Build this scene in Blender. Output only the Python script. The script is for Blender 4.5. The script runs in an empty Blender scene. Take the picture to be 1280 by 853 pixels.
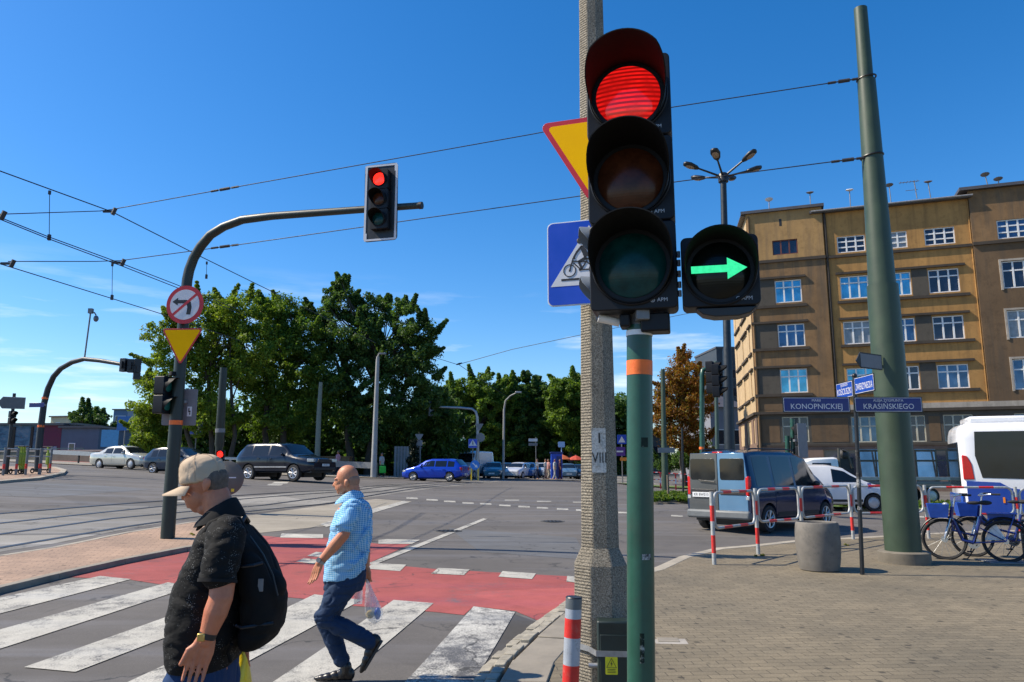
import bpy, bmesh, math, random
import numpy as np
from mathutils import Vector, Matrix, Euler
R = math.radians
scene = bpy.context.scene
col = scene.collection
rng = random.Random(7)

# ------------------------------------------------------------------ camera maths
F, CX, CY, PITCH, HC = 940.0, 640.0, 426.5, R(9.55), 1.70
CP, SP = math.cos(PITCH), math.sin(PITCH)
def S(t):
    t = max(0.0, min(1.0, t)); return t*t*(3-2*t)
def T(x, y):
    """height of the terrain: rises gently away and towards the bridge ramp on the left"""
    t = -x-1.5
    sp = min(0.5*(t+math.sqrt(t*t+4)), 40)
    return 0.65*S((y-5)/35)*(1-0.85*S((x-3)/11)*(1-S((y-70)/40))) + 0.042*sp*S((y-3)/27)
def ray(u, v):
    a, b = (u-CX)/F, (CY-v)/F
    return Vector((a, CP-SP*b, SP+CP*b))
def at(u, v, Y):
    d = ray(u, v); return Vector((0, 0, HC)) + d*(Y/d.y)
def gp(u, v, dz=0.0):
    """ground point seen at pixel u, v (dz: height of the paving above the terrain)"""
    d = ray(u, v); Y = 10.0
    lo, hi = 0.5, 220.0
    for _ in range(50):
        m = (lo+hi)/2; p = Vector((0, 0, HC)) + d*(m/d.y)
        if p.z > T(p.x, p.y)+dz: lo = m
        else: hi = m
    return Vector((0, 0, HC)) + d*(lo/d.y)
PAVE = 0.08

# ------------------------------------------------------------------ materials
def new_mat(name):
    m = bpy.data.materials.new(name); m.use_nodes = True
    nt = m.node_tree
    for n in list(nt.nodes): nt.nodes.remove(n)
    out = nt.nodes.new('ShaderNodeOutputMaterial')
    b = nt.nodes.new('ShaderNodeBsdfPrincipled')
    nt.links.new(b.outputs[0], out.inputs[0])
    return m, nt, b, out
def N(nt, t, **k):
    n = nt.nodes.new(t)
    for a, v in k.items():
        if a.startswith('i_'):
            key = a[2:]
            n.inputs[int(key) if key.isdigit() else key.replace('_', ' ')].default_value = v
        else: setattr(n, a, v)
    return n
def coords(nt, kind='Object', scale=(1, 1, 1), rot=(0, 0, 0), loc=(0, 0, 0)):
    tc = N(nt, 'ShaderNodeTexCoord')
    mp = N(nt, 'ShaderNodeMapping')
    mp.inputs['Scale'].default_value = scale; mp.inputs['Rotation'].default_value = rot
    mp.inputs['Location'].default_value = loc
    nt.links.new(tc.outputs[kind], mp.inputs['Vector'])
    return mp.outputs[0]
def rgba(c): return (c[0], c[1], c[2], 1)
def noise(nt, vec, scale, detail=4, rough=0.6):
    n = N(nt, 'ShaderNodeTexNoise')
    n.inputs['Scale'].default_value = scale; n.inputs['Detail'].default_value = detail
    n.inputs['Roughness'].default_value = rough
    nt.links.new(vec, n.inputs['Vector']); return n.outputs['Fac']
def ramp(nt, fac, stops, interp='LINEAR'):
    r = N(nt, 'ShaderNodeValToRGB'); e = r.color_ramp.elements
    r.color_ramp.interpolation = interp
    while len(e) < len(stops): e.new(0.5)
    for i, (p, c) in enumerate(stops):
        e[i].position = p; e[i].color = rgba(c) if not isinstance(c, (int, float)) else (c, c, c, 1)
    nt.links.new(fac, r.inputs[0]); return r.outputs[0]
def mix(nt, fac, a, b, blend='MIX'):
    m = N(nt, 'ShaderNodeMix'); m.data_type = 'RGBA'; m.blend_type = blend
    for sock, v in ((m.inputs[0], fac), (m.inputs[6], a), (m.inputs[7], b)):
        if isinstance(v, bpy.types.NodeSocket): nt.links.new(v, sock)
        elif isinstance(v, (int, float)): sock.default_value = v
        else: sock.default_value = rgba(v)
    return m.outputs[2]
def bump(nt, b, fac, strength, dist=0.01):
    n = N(nt, 'ShaderNodeBump'); n.inputs['Strength'].default_value = strength
    n.inputs['Distance'].default_value = dist
    nt.links.new(fac, n.inputs['Height']); nt.links.new(n.outputs[0], b.inputs['Normal'])
def M(name, c, rough=0.6, metal=0.0, var=0.15, scale=6.0, bmp=0.0, bscale=60.0, coat=0.0, spec=0.5, dirt=None):
    m, nt, b, out = new_mat(name)
    v = coords(nt)
    f = noise(nt, v, scale, 5)
    lo = [x*(1-var) for x in c]; hi = [min(1, x*(1+var)) for x in c]
    cc = ramp(nt, f, [(0.3, lo), (0.7, hi)])
    if dirt:
        f3 = noise(nt, v, scale*2.3, 6, 0.7)
        cc = mix(nt, ramp(nt, f3, [(0.52, 0.0), (0.72, 0.8)]), cc, dirt)
    nt.links.new(cc, b.inputs['Base Color'])
    b.inputs['Roughness'].default_value = rough; b.inputs['Metallic'].default_value = metal
    b.inputs['Specular IOR Level'].default_value = spec
    if rough < 0.9:
        nt.links.new(ramp(nt, f, [(0.3, max(0.0, rough-0.07)), (0.7, min(1, rough+0.07))]), b.inputs['Roughness'])
    if coat: b.inputs['Coat Weight'].default_value = coat; b.inputs['Coat Roughness'].default_value = 0.03
    if bmp: bump(nt, b, noise(nt, v, bscale, 6, 0.65), bmp)
    return m
def emit(name, c, strength, lines=0):
    m, nt, b, out = new_mat(name)
    v = coords(nt)
    b.inputs['Base Color'].default_value = rgba([x*0.3 for x in c]); b.inputs['Roughness'].default_value = 0.12
    b.inputs['Emission Strength'].default_value = strength
    if lines:
        w = N(nt, 'ShaderNodeTexWave', wave_type='BANDS', bands_direction='Z')
        w.inputs['Scale'].default_value = lines; w.inputs['Distortion'].default_value = 0.4
        nt.links.new(v, w.inputs['Vector'])
        f = noise(nt, v, 9.0, 3)
        c1 = ramp(nt, w.outputs['Fac'], [(0.25, [x*0.22 for x in c]), (0.75, c)])
        c2 = mix(nt, ramp(nt, f, [(0.35, 0.15), (0.62, 1.0)]), [x*0.35 for x in c], c1)
        nt.links.new(c2, b.inputs['Emission Color'])
    else:
        f = noise(nt, v, 60.0, 2)
        nt.links.new(ramp(nt, f, [(0.3, [x*0.75 for x in c]), (0.7, c)]), b.inputs['Emission Color'])
    return m

# ------------------------------------------------------------------ mesh builder
class MB:
    def __init__(s): s.v = []; s.f = []; s.mi = []; s.cur = 0
    def add(s, vs, fs, mi=None):
        o = len(s.v); s.v.extend([tuple(p) for p in vs])
        for f in fs: s.f.append([i+o for i in f]); s.mi.append(s.cur if mi is None else mi)
        return s
    def box(s, c, size, rot=None, mi=None):
        hx, hy, hz = size[0]/2, size[1]/2, size[2]/2
        vs = [Vector((x, y, z)) for x in (-hx, hx) for y in (-hy, hy) for z in (-hz, hz)]
        if rot is not None:
            m = rot if isinstance(rot, Matrix) else Euler(rot).to_matrix()
            vs = [m @ p for p in vs]
        vs = [p+Vector(c) for p in vs]
        return s.add(vs, [(0, 1, 3, 2), (4, 6, 7, 5), (0, 4, 5, 1), (2, 3, 7, 6), (0, 2, 6, 4), (1, 5, 7, 3)], mi)
    def ring_loft(s, rings, cap=True, mi=None, closed=False):
        n = len(rings[0]); vs = [p for r in rings for p in r]; fs = []
        m = len(rings)
        for i in range(m if closed else m-1):
            j = (i+1) % m
            for k in range(n):
                l = (k+1) % n
                fs.append((i*n+k, i*n+l, j*n+l, j*n+k))
        if cap and not closed:
            fs.append(tuple(range(n-1, -1, -1))); fs.append(tuple((m-1)*n+k for k in range(n)))
        return s.add(vs, fs, mi)
    def tube(s, pts, rad, seg=12, cap=True, mi=None, closed=False, up=None):
        pts = [Vector(p) for p in pts]
        if not isinstance(rad, (list, tuple)): rad = [rad]*len(pts)
        rings = []; prev = None
        for i, p in enumerate(pts):
            if closed: t = (pts[(i+1) % len(pts)]-pts[i-1]).normalized()
            else: t = (pts[min(i+1, len(pts)-1)]-pts[max(i-1, 0)]).normalized()
            if prev is None:
                a = Vector((0, 0, 1)) if abs(t.z) < 0.9 else Vector((1, 0, 0))
                x = t.cross(a).normalized()
            else:
                x = (prev - t*prev.dot(t)).normalized()
            prev = x; y = t.cross(x)
            rings.append([p + (x*math.cos(2*math.pi*k/seg)+y*math.sin(2*math.pi*k/seg))*rad[i] for k in range(seg)])
        return s.ring_loft(rings, cap, mi, closed)
    def cyl(s, p0, p1, r0, r1=None, seg=16, mi=None):
        return s.tube([p0, p1], [r0, r0 if r1 is None else r1], seg, True, mi)
    def lathe(s, prof, seg=24, mat=None, mi=None, cap=True, close=False):
        """prof: (r, z) pairs about local z; mat: Matrix placing it"""
        rings = []
        for r, z in prof:
            rings.append([Vector((r*math.cos(2*math.pi*k/seg), r*math.sin(2*math.pi*k/seg), z)) for k in range(seg)])
        if mat is not None: rings = [[mat @ p for p in r] for r in rings]
        return s.ring_loft(rings, cap, mi, close)
    def prism(s, poly, depth, mat=None, mi=None):
        """poly in local xz, extruded along y from 0 to depth"""
        n = len(poly)
        vs = [Vector((x, 0, z)) for x, z in poly]+[Vector((x, depth, z)) for x, z in poly]
        if mat is not None: vs = [mat @ p for p in vs]
        fs = [tuple(range(n)), tuple(range(2*n-1, n-1, -1))]
        for i in range(n):
            j = (i+1) % n; fs.append((i, i+n, j+n, j))
        return s.add(vs, fs, mi)
    def sphere(s, c, r, seg=14, rings=9, sc=(1, 1, 1), mat=None, mi=None):
        vs = []; fs = []
        for i in range(rings+1):
            a = math.pi*i/rings
            for k in range(seg):
                b = 2*math.pi*k/seg
                p = Vector((math.sin(a)*math.cos(b)*sc[0]*r, math.sin(a)*math.sin(b)*sc[1]*r, math.cos(a)*sc[2]*r))
                if mat is not None: p = mat @ p
                vs.append(p+Vector(c))
        for i in range(rings):
            for k in range(seg):
                l = (k+1) % seg
                fs.append((i*seg+k, (i+1)*seg+k, (i+1)*seg+l, i*seg+l))
        return s.add(vs, fs, mi)
    def mesh(s, name, mats, smooth=35):
        me = bpy.data.meshes.new(name)
        me.from_pydata(s.v, [], s.f); me.validate()
        mats = mats if isinstance(mats, (list, tuple)) else [mats]
        for m in mats: me.materials.append(m)
        if len(mats) > 1 and len(me.polygons) == len(s.mi):
            me.polygons.foreach_set('material_index', s.mi)
        bm = bmesh.new(); bm.from_mesh(me)
        bmesh.ops.remove_doubles(bm, verts=bm.verts, dist=1e-5)
        bmesh.ops.recalc_face_normals(bm, faces=bm.faces)
        bm.to_mesh(me); bm.free()
        if smooth:
            me.shade_smooth(); me.set_sharp_from_angle(angle=R(smooth))
        return me
    def build(s, name, mats, parent=None, smooth=35, bevel=0, loc=None, world=None):
        if world is not None:      # vertices were given in world space: bring them into the space of the thing
            inv = (Matrix.Translation(world.location) @ Matrix.Rotation(world.rotation_euler[2], 4, 'Z')).inverted()
            s.v = [tuple(inv @ Vector(p)) for p in s.v]
        o = bpy.data.objects.new(name, s.mesh(name, mats, smooth)); col.objects.link(o)
        if parent is not None: o.parent = parent
        if loc is not None: o.location = loc
        if bevel:
            b = o.modifiers.new('bevel', 'BEVEL'); b.width = bevel; b.segments = 2
            b.limit_method = 'ANGLE'; b.angle_limit = R(40)
        return o
def tag(o, label, cat, group=None):
    o['label'] = label; o['category'] = cat
    if group: o['group'] = group
    return o
def thing(name, label, cat, loc=(0, 0, 0), rz=0.0, group=None):
    o = bpy.data.objects.new(name, None); col.objects.link(o); o.empty_display_size = 0.2
    o.location = loc; o.rotation_euler = (0, 0, rz)
    return tag(o, label, cat, group)
def struct(o, kind='structure'): o['kind'] = kind; return o
def copy_tree(o, parent=None):
    c = o.copy(); col.objects.link(c)
    if parent is not None: c.parent = parent
    for ch in list(o.children): copy_tree(ch, c)
    return c
def yaw(p, rz): return Matrix.Translation(p) @ Matrix.Rotation(rz, 4, 'Z')
def bake(o, mats=None):
    """apply the modifiers of o"""
    bpy.context.view_layer.update()
    dg = bpy.context.evaluated_depsgraph_get()
    me = bpy.data.meshes.new_from_object(o.evaluated_get(dg))
    old = o.data; o.modifiers.clear(); o.data = me
    bpy.data.meshes.remove(old)
    return o
def text(name, body, size, mat, parent, M4, extrude=0.001, align='CENTER', sx=1.0):
    cu = bpy.data.curves.new(name, 'FONT'); cu.body = body; cu.size = size
    cu.extrude = extrude; cu.align_x = align; cu.align_y = 'CENTER'; cu.resolution_u = 3
    t = bpy.data.objects.new(name, cu); col.objects.link(t)
    bpy.context.view_layer.update()
    me = bpy.data.meshes.new_from_object(t.evaluated_get(bpy.context.evaluated_depsgraph_get()))
    bpy.data.objects.remove(t); bpy.data.curves.remove(cu)
    me.transform(M4 @ Matrix.Diagonal((sx, 1, 1, 1))); me.materials.clear(); me.materials.append(mat)
    o = bpy.data.objects.new(name, me); col.objects.link(o); o.parent = parent
    return o
# a matrix whose local xy plane faces -y (towards the viewer), used for text on signs
FACE = Matrix.Rotation(R(90), 4, 'X')
def rrect(w, h, r, n=4):
    pts = []
    for cx, cz, a0 in ((w/2-r, h/2-r, 0), (-w/2+r, h/2-r, 90), (-w/2+r, -h/2+r, 180), (w/2-r, -h/2+r, 270)):
        for k in range(n+1):
            a = R(a0+90*k/n); pts.append((cx+r*math.cos(a), cz+r*math.sin(a)))
    return pts
def circ(r, n=32, cx=0, cz=0): return [(cx+r*math.cos(2*math.pi*k/n), cz+r*math.sin(2*math.pi*k/n)) for k in range(n)]
def rtri(w, r, n=5, down=True):
    """rounded equilateral triangle of side w centred on its centroid"""
    pts = []; Rr = w/math.sqrt(3)-2*r
    for a0 in (-90, 30, 150) if down else (90, 210, 330):
        c = (Rr*math.cos(R(a0)), Rr*math.sin(R(a0)))
        for k in range(n+1):
            a = R(a0-60+120*k/n); pts.append((c[0]+r*math.cos(a), c[1]+r*math.sin(a)))
    return pts

# ------------------------------------------------------------------ palette
green_paint = M('green_pole_paint', (0.016, 0.075, 0.050), 0.36, 0, 0.25, 5, 0.08, 90, dirt=(0.03, 0.06, 0.042))
mast_green = M('mast_green', (0.036, 0.060, 0.034), 0.5, 0, 0.2, 2, 0.06, 40, dirt=(0.04, 0.058, 0.036))
dark_green = M('dark_green_paint', (0.012, 0.022, 0.018), 0.45, 0, 0.25, 4)
black_paint = M('black_paint', (0.012, 0.013, 0.015), 0.42, 0, 0.3, 6)
housing = M('signal_housing', (0.007, 0.008, 0.011), 0.5, 0, 0.2, 5, 0.03, 200, spec=0.3)
visor_mat = M('visor_plastic', (0.004, 0.004, 0.004), 0.65, 0, 0.2, 5, spec=0.25)
grey_plastic = M('grey_plastic', (0.16, 0.19, 0.23), 0.45)
orange_band = M('orange_band', (0.85, 0.16, 0.02), 0.5, 0, 0.12, 20, 0.25, 40)
galv = M('galvanised_steel', (0.34, 0.35, 0.36), 0.42, 0.6, 0.2, 15)
grey_metal = M('grey_metal', (0.17, 0.175, 0.18), 0.5, 0.3, 0.2, 8)
sign_back = M('sign_back_grey', (0.19, 0.19, 0.20), 0.55, 0.2, 0.12, 6)
white_paint = M('white_paint', (0.72, 0.72, 0.72), 0.45, 0, 0.08, 8)
red_paint = M('red_paint', (0.62, 0.025, 0.02), 0.45, 0, 0.15, 12, dirt=(0.5, 0.12, 0.09))
sign_white = M('sign_white', (0.62, 0.62, 0.64), 0.4, 0, 0.05, 6)
sign_red = M('sign_red', (0.52, 0.012, 0.02), 0.4, 0, 0.08, 6)
sign_yellow = M('sign_yellow', (1.0, 0.50, 0.004), 0.75, 0, 0.04, 5, spec=0.05)
sign_blue = M('sign_blue', (0.006, 0.06, 0.48), 0.35, 0, 0.08, 5)
street_blue = M('street_sign_blue', (0.008, 0.02, 0.16), 0.35, 0, 0.12, 5)
ink = M('black_ink', (0.012, 0.012, 0.014), 0.5)
rubber = M('tyre_rubber', (0.018, 0.018, 0.019), 0.8, 0, 0.2, 20)
rim_mat = M('alloy_rim', (0.55, 0.55, 0.56), 0.32, 0.7, 0.1, 10)
hubcap = M('hubcap', (0.5, 0.5, 0.5), 0.4, 0.3, 0.1, 10)
car_glass = M('car_glass', (0.008, 0.011, 0.014), 0.05, 0, 0.2, 2, spec=0.5)
car_trim = M('car_trim', (0.02, 0.02, 0.021), 0.55, 0, 0.2, 10)
headlamp = M('headlamp', (0.45, 0.48, 0.5), 0.12, 0.3, 0.15, 20)
tail_red = M('tail_lamp_red', (0.55, 0.012, 0.012), 0.15, 0, 0.2, 30)
plate_white = M('number_plate', (0.65, 0.66, 0.66), 0.5, 0, 0.1, 20)
concrete = M('concrete', (0.33, 0.30, 0.26), 0.9, 0, 0.2, 3, 0.4, 90)
wood_brown = M('brown_board', (0.20, 0.11, 0.05), 0.8, 0, 0.3, 4)

# ------------------------------------------------------------------ camera, sun, sky
cam = bpy.data.cameras.new('camera'); cam.sensor_width = 36; cam.lens = F/1280*36
cam.clip_start = 0.05; cam.clip_end = 3000
co = bpy.data.objects.new('camera', cam); col.objects.link(co)
co.location = (0, 0, HC); co.rotation_euler = (R(90)+PITCH, 0, 0)
scene.camera = co
SUN_AZ, SUN_EL = R(273.5), R(46)
sv = Vector((math.sin(SUN_AZ)*math.cos(SUN_EL), math.cos(SUN_AZ)*math.cos(SUN_EL), math.sin(SUN_EL)))
sl = bpy.data.lights.new('sun', 'SUN'); sl.energy = 5.0; sl.angle = R(0.53); sl.color = (1.0, 0.90, 0.74)
so = bpy.data.objects.new('sun', sl); col.objects.link(so); so.rotation_euler = sv.to_track_quat('Z', 'Y').to_euler()
so.location = (-30, 0, 40)
w = bpy.data.worlds.new('World'); scene.world = w; w.use_nodes = True
nt = w.node_tree
for n in list(nt.nodes): nt.nodes.remove(n)
out = N(nt, 'ShaderNodeOutputWorld'); bg = N(nt, 'ShaderNodeBackground'); bg.inputs[1].default_value = 0.12
sky = N(nt, 'ShaderNodeTexSky', sky_type='NISHITA'); sky.sun_disc = False
sky.sun_elevation = SUN_EL; sky.sun_rotation = SUN_AZ
sky.air_density = 1.0; sky.dust_density = 0.55; sky.ozone_density = 3.0; sky.altitude = 200
hs = N(nt, 'ShaderNodeHueSaturation'); hs.inputs['Saturation'].default_value = 1.32; hs.inputs['Hue'].default_value = 0.5
skt = mix(nt, 1.0, sky.outputs[0], (0.96, 1.0, 1.08), 'MULTIPLY'); nt.links.new(skt, hs.inputs['Color'])
# thin fair-weather cloud wisps low over the horizon
tc = N(nt, 'ShaderNodeTexCoord')
mp = N(nt, 'ShaderNodeMapping'); mp.inputs['Scale'].default_value = (2.2, 2.2, 17)
mp.inputs['Location'].default_value = (0.55, 0.2, 0.1)
nt.links.new(tc.outputs['Generated'], mp.inputs[0])
cn = noise(nt, mp.outputs[0], 2.4, 7, 0.55)
sx = N(nt, 'ShaderNodeSeparateXYZ'); nt.links.new(tc.outputs['Generated'], sx.inputs[0])
band = ramp(nt, sx.outputs['Z'], [(0.0, 0.55), (0.06, 0.8), (0.16, 0.55), (0.25, 0.0)])
cl = ramp(nt, cn, [(0.53, 0.0), (0.72, 1.0)])
fac = N(nt, 'ShaderNodeMath', operation='MULTIPLY')
nt.links.new(band, fac.inputs[0]); nt.links.new(cl, fac.inputs[1])
skyc = mix(nt, fac.outputs[0], hs.outputs[0], (7.0, 7.4, 8.0))
nt.links.new(skyc, bg.inputs[0]); nt.links.new(bg.outputs[0], out.inputs[0])
vs = scene.view_settings
vs.view_transform = 'Standard'; vs.look = 'None'; vs.exposure = 0.5; vs.gamma = 1; vs.use_curve_mapping = False

# ------------------------------------------------------------------ ground surfaces
def asphalt_mat(name, base, tint=(1, 1, 1.03), paint=None, worn=0.5, patch=0.14):
    m, nt, b, o = new_mat(name)
    v = coords(nt)
    big = noise(nt, v, 0.22, 5, 0.6); mid = noise(nt, v, 2.2, 6, 0.7); fine = noise(nt, v, 95, 3, 0.7)
    c = [base*t for t in tint]
    cc = ramp(nt, big, [(0.3, [x*0.74 for x in c]), (0.52, c), (0.75, [x*1.22 for x in c])])
    cc = mix(nt, ramp(nt, mid, [(0.35, 0.0), (0.7, 0.35)]), cc, [x*0.55 for x in c])
    # tyre-polished streaks and long repairs
    v2 = coords(nt, scale=(0.10, 1.1, 1), rot=(0, 0, R(-22)))
    st = noise(nt, v2, 1.4, 4, 0.5)
    cc = mix(nt, ramp(nt, st, [(0.5, 0.0), (0.62, 0.45)]), cc, [x*1.35 for x in c])
    # cracks
    vo = N(nt, 'ShaderNodeTexVoronoi', feature='DISTANCE_TO_EDGE'); vo.inputs['Scale'].default_value = 0.33
    wv = N(nt, 'ShaderNodeMix', data_type='VECTOR')
    nz = N(nt, 'ShaderNodeTexNoise'); nz.inputs['Scale'].default_value = 1.5; nz.inputs['Detail'].default_value = 5
    nt.links.new(v, nz.inputs['Vector'])
    va = N(nt, 'ShaderNodeVectorMath', operation='MULTIPLY_ADD'); va.inputs[1].default_value = (1.5, 1.5, 1.5)
    nt.links.new(nz.outputs['Color'], va.inputs[0]); nt.links.new(v, va.inputs[2])
    nt.links.new(va.outputs[0], vo.inputs['Vector'])
    crack = ramp(nt, vo.outputs['Distance'], [(0.002, 1.0), (0.008, 0.0)])
    gate = ramp(nt, noise(nt, v, 0.5, 2), [(0.42, 0.0), (0.55, 0.85)])
    ck = N(nt, 'ShaderNodeMath', operation='MULTIPLY'); nt.links.new(crack, ck.inputs[0]); nt.links.new(gate, ck.inputs[1])
    if paint is not None:
        p1 = noise(nt, v, 4.5, 8, 0.75); p2 = noise(nt, v, 55, 3, 0.7)
        keep = mix(nt, 0.28, mix(nt, 0.45, p1, p2), noise(nt, v, 0.8, 4, 0.6))
        k = ramp(nt, keep, [(worn-0.05, 0.0), (worn+0.05, 1.0)])
        pc = ramp(nt, mid, [(0.3, [x*0.74 for x in paint]), (0.7, paint)])
        cc = mix(nt, k, cc, pc)
    cc = mix(nt, ck.outputs[0], cc, (0.03, 0.03, 0.03))
    # repairs: angular areas of older and newer material, and dark drips along the lanes
    vc = N(nt, 'ShaderNodeTexVoronoi', distance='CHEBYCHEV'); vc.inputs['Scale'].default_value = 0.21
    vcr = coords(nt, rot=(0, 0, R(-24)), scale=(0.7, 1.5, 1)); nt.links.new(vcr, vc.inputs['Vector'])
    sepc = N(nt, 'ShaderNodeSeparateColor'); nt.links.new(vc.outputs['Color'], sepc.inputs[0])
    cc = mix(nt, 1.0, cc, ramp(nt, sepc.outputs[0], [(0.0, 1.0-patch), (0.45, 1.0), (0.8, 1.0), (1.0, 1.0+patch)]), 'MULTIPLY')
    dr = noise(nt, v, 1.1, 7, 0.72)
    cc = mix(nt, ramp(nt, dr, [(0.60, 0.0), (0.72, 0.55)]), cc, [x*0.4 for x in c])
    spk = ramp(nt, fine, [(0.3, 0.74), (0.7, 1.26)])
    cc = mix(nt, 1.0, cc, spk, 'MULTIPLY')
    nt.links.new(cc, b.inputs['Base Color'])
    nt.links.new(ramp(nt, st, [(0.45, 0.9), (0.65, 0.62)]), b.inputs['Roughness'])
    b.inputs['Specular IOR Level'].default_value = 0.35
    bump(nt, b, fine, 0.35, 0.004)
    return m
asphalt = asphalt_mat('asphalt', 0.112, tint=(1.10, 1, 0.90))
asphalt_dark = asphalt_mat('fresh_asphalt', 0.06, tint=(1.1, 1, .88))
red_path = asphalt_mat('red_path_surface', 0.10, paint=(0.36, 0.085, 0.075), worn=0.40)
zebra = asphalt_mat('white_road_paint', 0.10, paint=(0.50, 0.475, 0.41), worn=0.455)
zebra_worn = asphalt_mat('worn_road_paint', 0.10, paint=(0.60, 0.58, 0.52), worn=0.505)
tram_bed = asphalt_mat('tram_bed_concrete', 0.19, tint=(1.05, 0.98, 0.86), patch=0.45)
tan_bed = asphalt_mat('tan_island_surface', 0.30, tint=(1.08, 0.95, 0.74))
rail_mat = M('rail_steel', (0.05, 0.045, 0.04), 0.45, 0.4, 0.3, 10)
slab_mat = M('kerb_slab', (0.24, 0.21, 0.165), 0.88, 0, 0.22, 3, 0.3, 60, dirt=(0.25, 0.22, 0.17))
kerb_mat = M('kerb_stone', (0.34, 0.30, 0.235), 0.88, 0, 0.2, 2, 0.3, 50, dirt=(0.22, 0.2, 0.16))
sett_mat = M('granite_setts', (0.30, 0.27, 0.21), 0.85, 0, 0.35, 7, 0.5, 50)
def paver_mat(name, c, scale, rot, bw=2.0, dark=0.16):
    m, nt, b, o = new_mat(name)
    v = coords(nt, rot=(0, 0, rot))
    br = N(nt, 'ShaderNodeTexBrick'); br.offset = 0.5
    br.inputs['Scale'].default_value = 1.0; br.inputs['Brick Width'].default_value = scale*bw
    br.inputs['Row Height'].default_value = scale; br.inputs['Mortar Size'].default_value = scale*0.035
    br.inputs['Mortar Smooth'].default_value = 0.3; br.inputs['Bias'].default_value = 0.0
    br.inputs['Color1'].default_value = rgba([x*0.9 for x in c]); br.inputs['Color2'].default_value = rgba([x*1.12 for x in c])
    br.inputs['Mortar'].default_value = rgba([x*dark*1.7 for x in c])
    # wobble so that the courses are not ruler-straight
    nz = N(nt, 'ShaderNodeTexNoise'); nz.inputs['Scale'].default_value = 2.3; nt.links.new(v, nz.inputs['Vector'])
    va = N(nt, 'ShaderNodeVectorMath', operation='MULTIPLY_ADD'); va.inputs[1].default_value = (0.035, 0.035, 0)
    nt.links.new(nz.outputs['Color'], va.inputs[0]); nt.links.new(v, va.inputs[2]); nt.links.new(va.outputs[0], br.inputs['Vector'])
    big = noise(nt, v, 0.55, 6, 0.65); fine = noise(nt, v, 60, 4, 0.7); mid = noise(nt, v, 5, 5, 0.7)
    cc = mix(nt, 1.0, br.outputs['Color'], ramp(nt, big, [(0.3, (0.70, 0.71, 0.72)), (0.7, (1.16, 1.13, 1.08))]), 'MULTIPLY')
    cc = mix(nt, 1.0, cc, ramp(nt, fine, [(0.3, 0.72), (0.7, 1.22)]), 'MULTIPLY')
    cc = mix(nt, ramp(nt, mid, [(0.56, 0.0), (0.74, 0.55)]), cc, [x*0.55 for x in c])
    # sand and weeds missing at random corners: dark pin holes
    vo = N(nt, 'ShaderNodeTexVoronoi'); vo.inputs['Scale'].default_value = 0.42/scale; vo.inputs['Randomness'].default_value = 0.75
    nt.links.new(va.outputs[0], vo.inputs['Vector'])
    hole = ramp(nt, vo.outputs['Distance'], [(0.09, 0.8), (0.15, 0.0)])
    cc = mix(nt, hole, cc, [x*0.2 for x in c])
    gum = N(nt, 'ShaderNodeTexVoronoi'); gum.inputs['Scale'].default_value = 2.6; gum.inputs['Randomness'].default_value = 1.0
    nt.links.new(v, gum.inputs['Vector'])
    cc = mix(nt, ramp(nt, gum.outputs['Distance'], [(0.035, 0.7), (0.06, 0.0)]), cc, [x*0.42 for x in c])
    cc = mix(nt, ramp(nt, noise(nt, v, 0.9, 7, 0.75), [(0.56, 0.0), (0.70, 0.5)]), cc, [x*0.5 for x in c])
    nt.links.new(cc, b.inputs['Base Color']); b.inputs['Roughness'].default_value = 0.9
    h = mix(nt, 0.25, br.outputs['Fac'], fine)
    inv = N(nt, 'ShaderNodeInvert'); nt.links.new(h, inv.inputs['Color'])
    bump(nt, b, inv.outputs[0], 0.5, 0.006)
    return m
pavers = paver_mat('tan_paving_bricks', (0.185, 0.153, 0.102), 0.105, R(-4))
red_pavers = paver_mat('reddish_paving_bricks', (0.37, 0.25, 0.175), 0.12, R(-17))
grass_mat = M('grass_ground', (0.075, 0.125, 0.02), 0.95, 0, 0.45, 1.2, 0.6, 20)
earth_mat = M('earth', (0.10, 0.09, 0.06), 0.95, 0, 0.35, 0.6, 0.4, 12)

GXL = sorted(set([-400, -250, -150, -100, -80, -60, -50]+[float(x) for x in range(-45, -14, 3)]+[float(x) for x in range(-14, 17)]+[20., 25., 30., 35., 40., 50., 70., 100., 150., 250., 400.]))
GYL = sorted(set([-30., -6., 0.]+[float(y) for y in range(2, 42)]+[42., 46., 50., 60., 66., 70., 74., 78., 82., 86., 90., 94., 98., 102., 106., 110., 130., 200., 300., 600.]))
def grid_sheet(name, x0, x1, y0, y1, dz, mat):
    xs = [x for x in GXL if x0 < x < x1]; xs = [x0]+xs+[x1]
    ys = [y for y in GYL if y0 < y < y1]; ys = [y0]+ys+[y1]
    vs = [(x, y, T(x, y)+dz) for y in ys for x in xs]; n = len(xs)
    fs = [(j*n+i, j*n+i+1, (j+1)*n+i+1, (j+1)*n+i) for j in range(len(ys)-1) for i in range(n-1)]
    b = MB(); b.add(vs, fs); return struct(b.build(name, mat, smooth=60))
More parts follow.
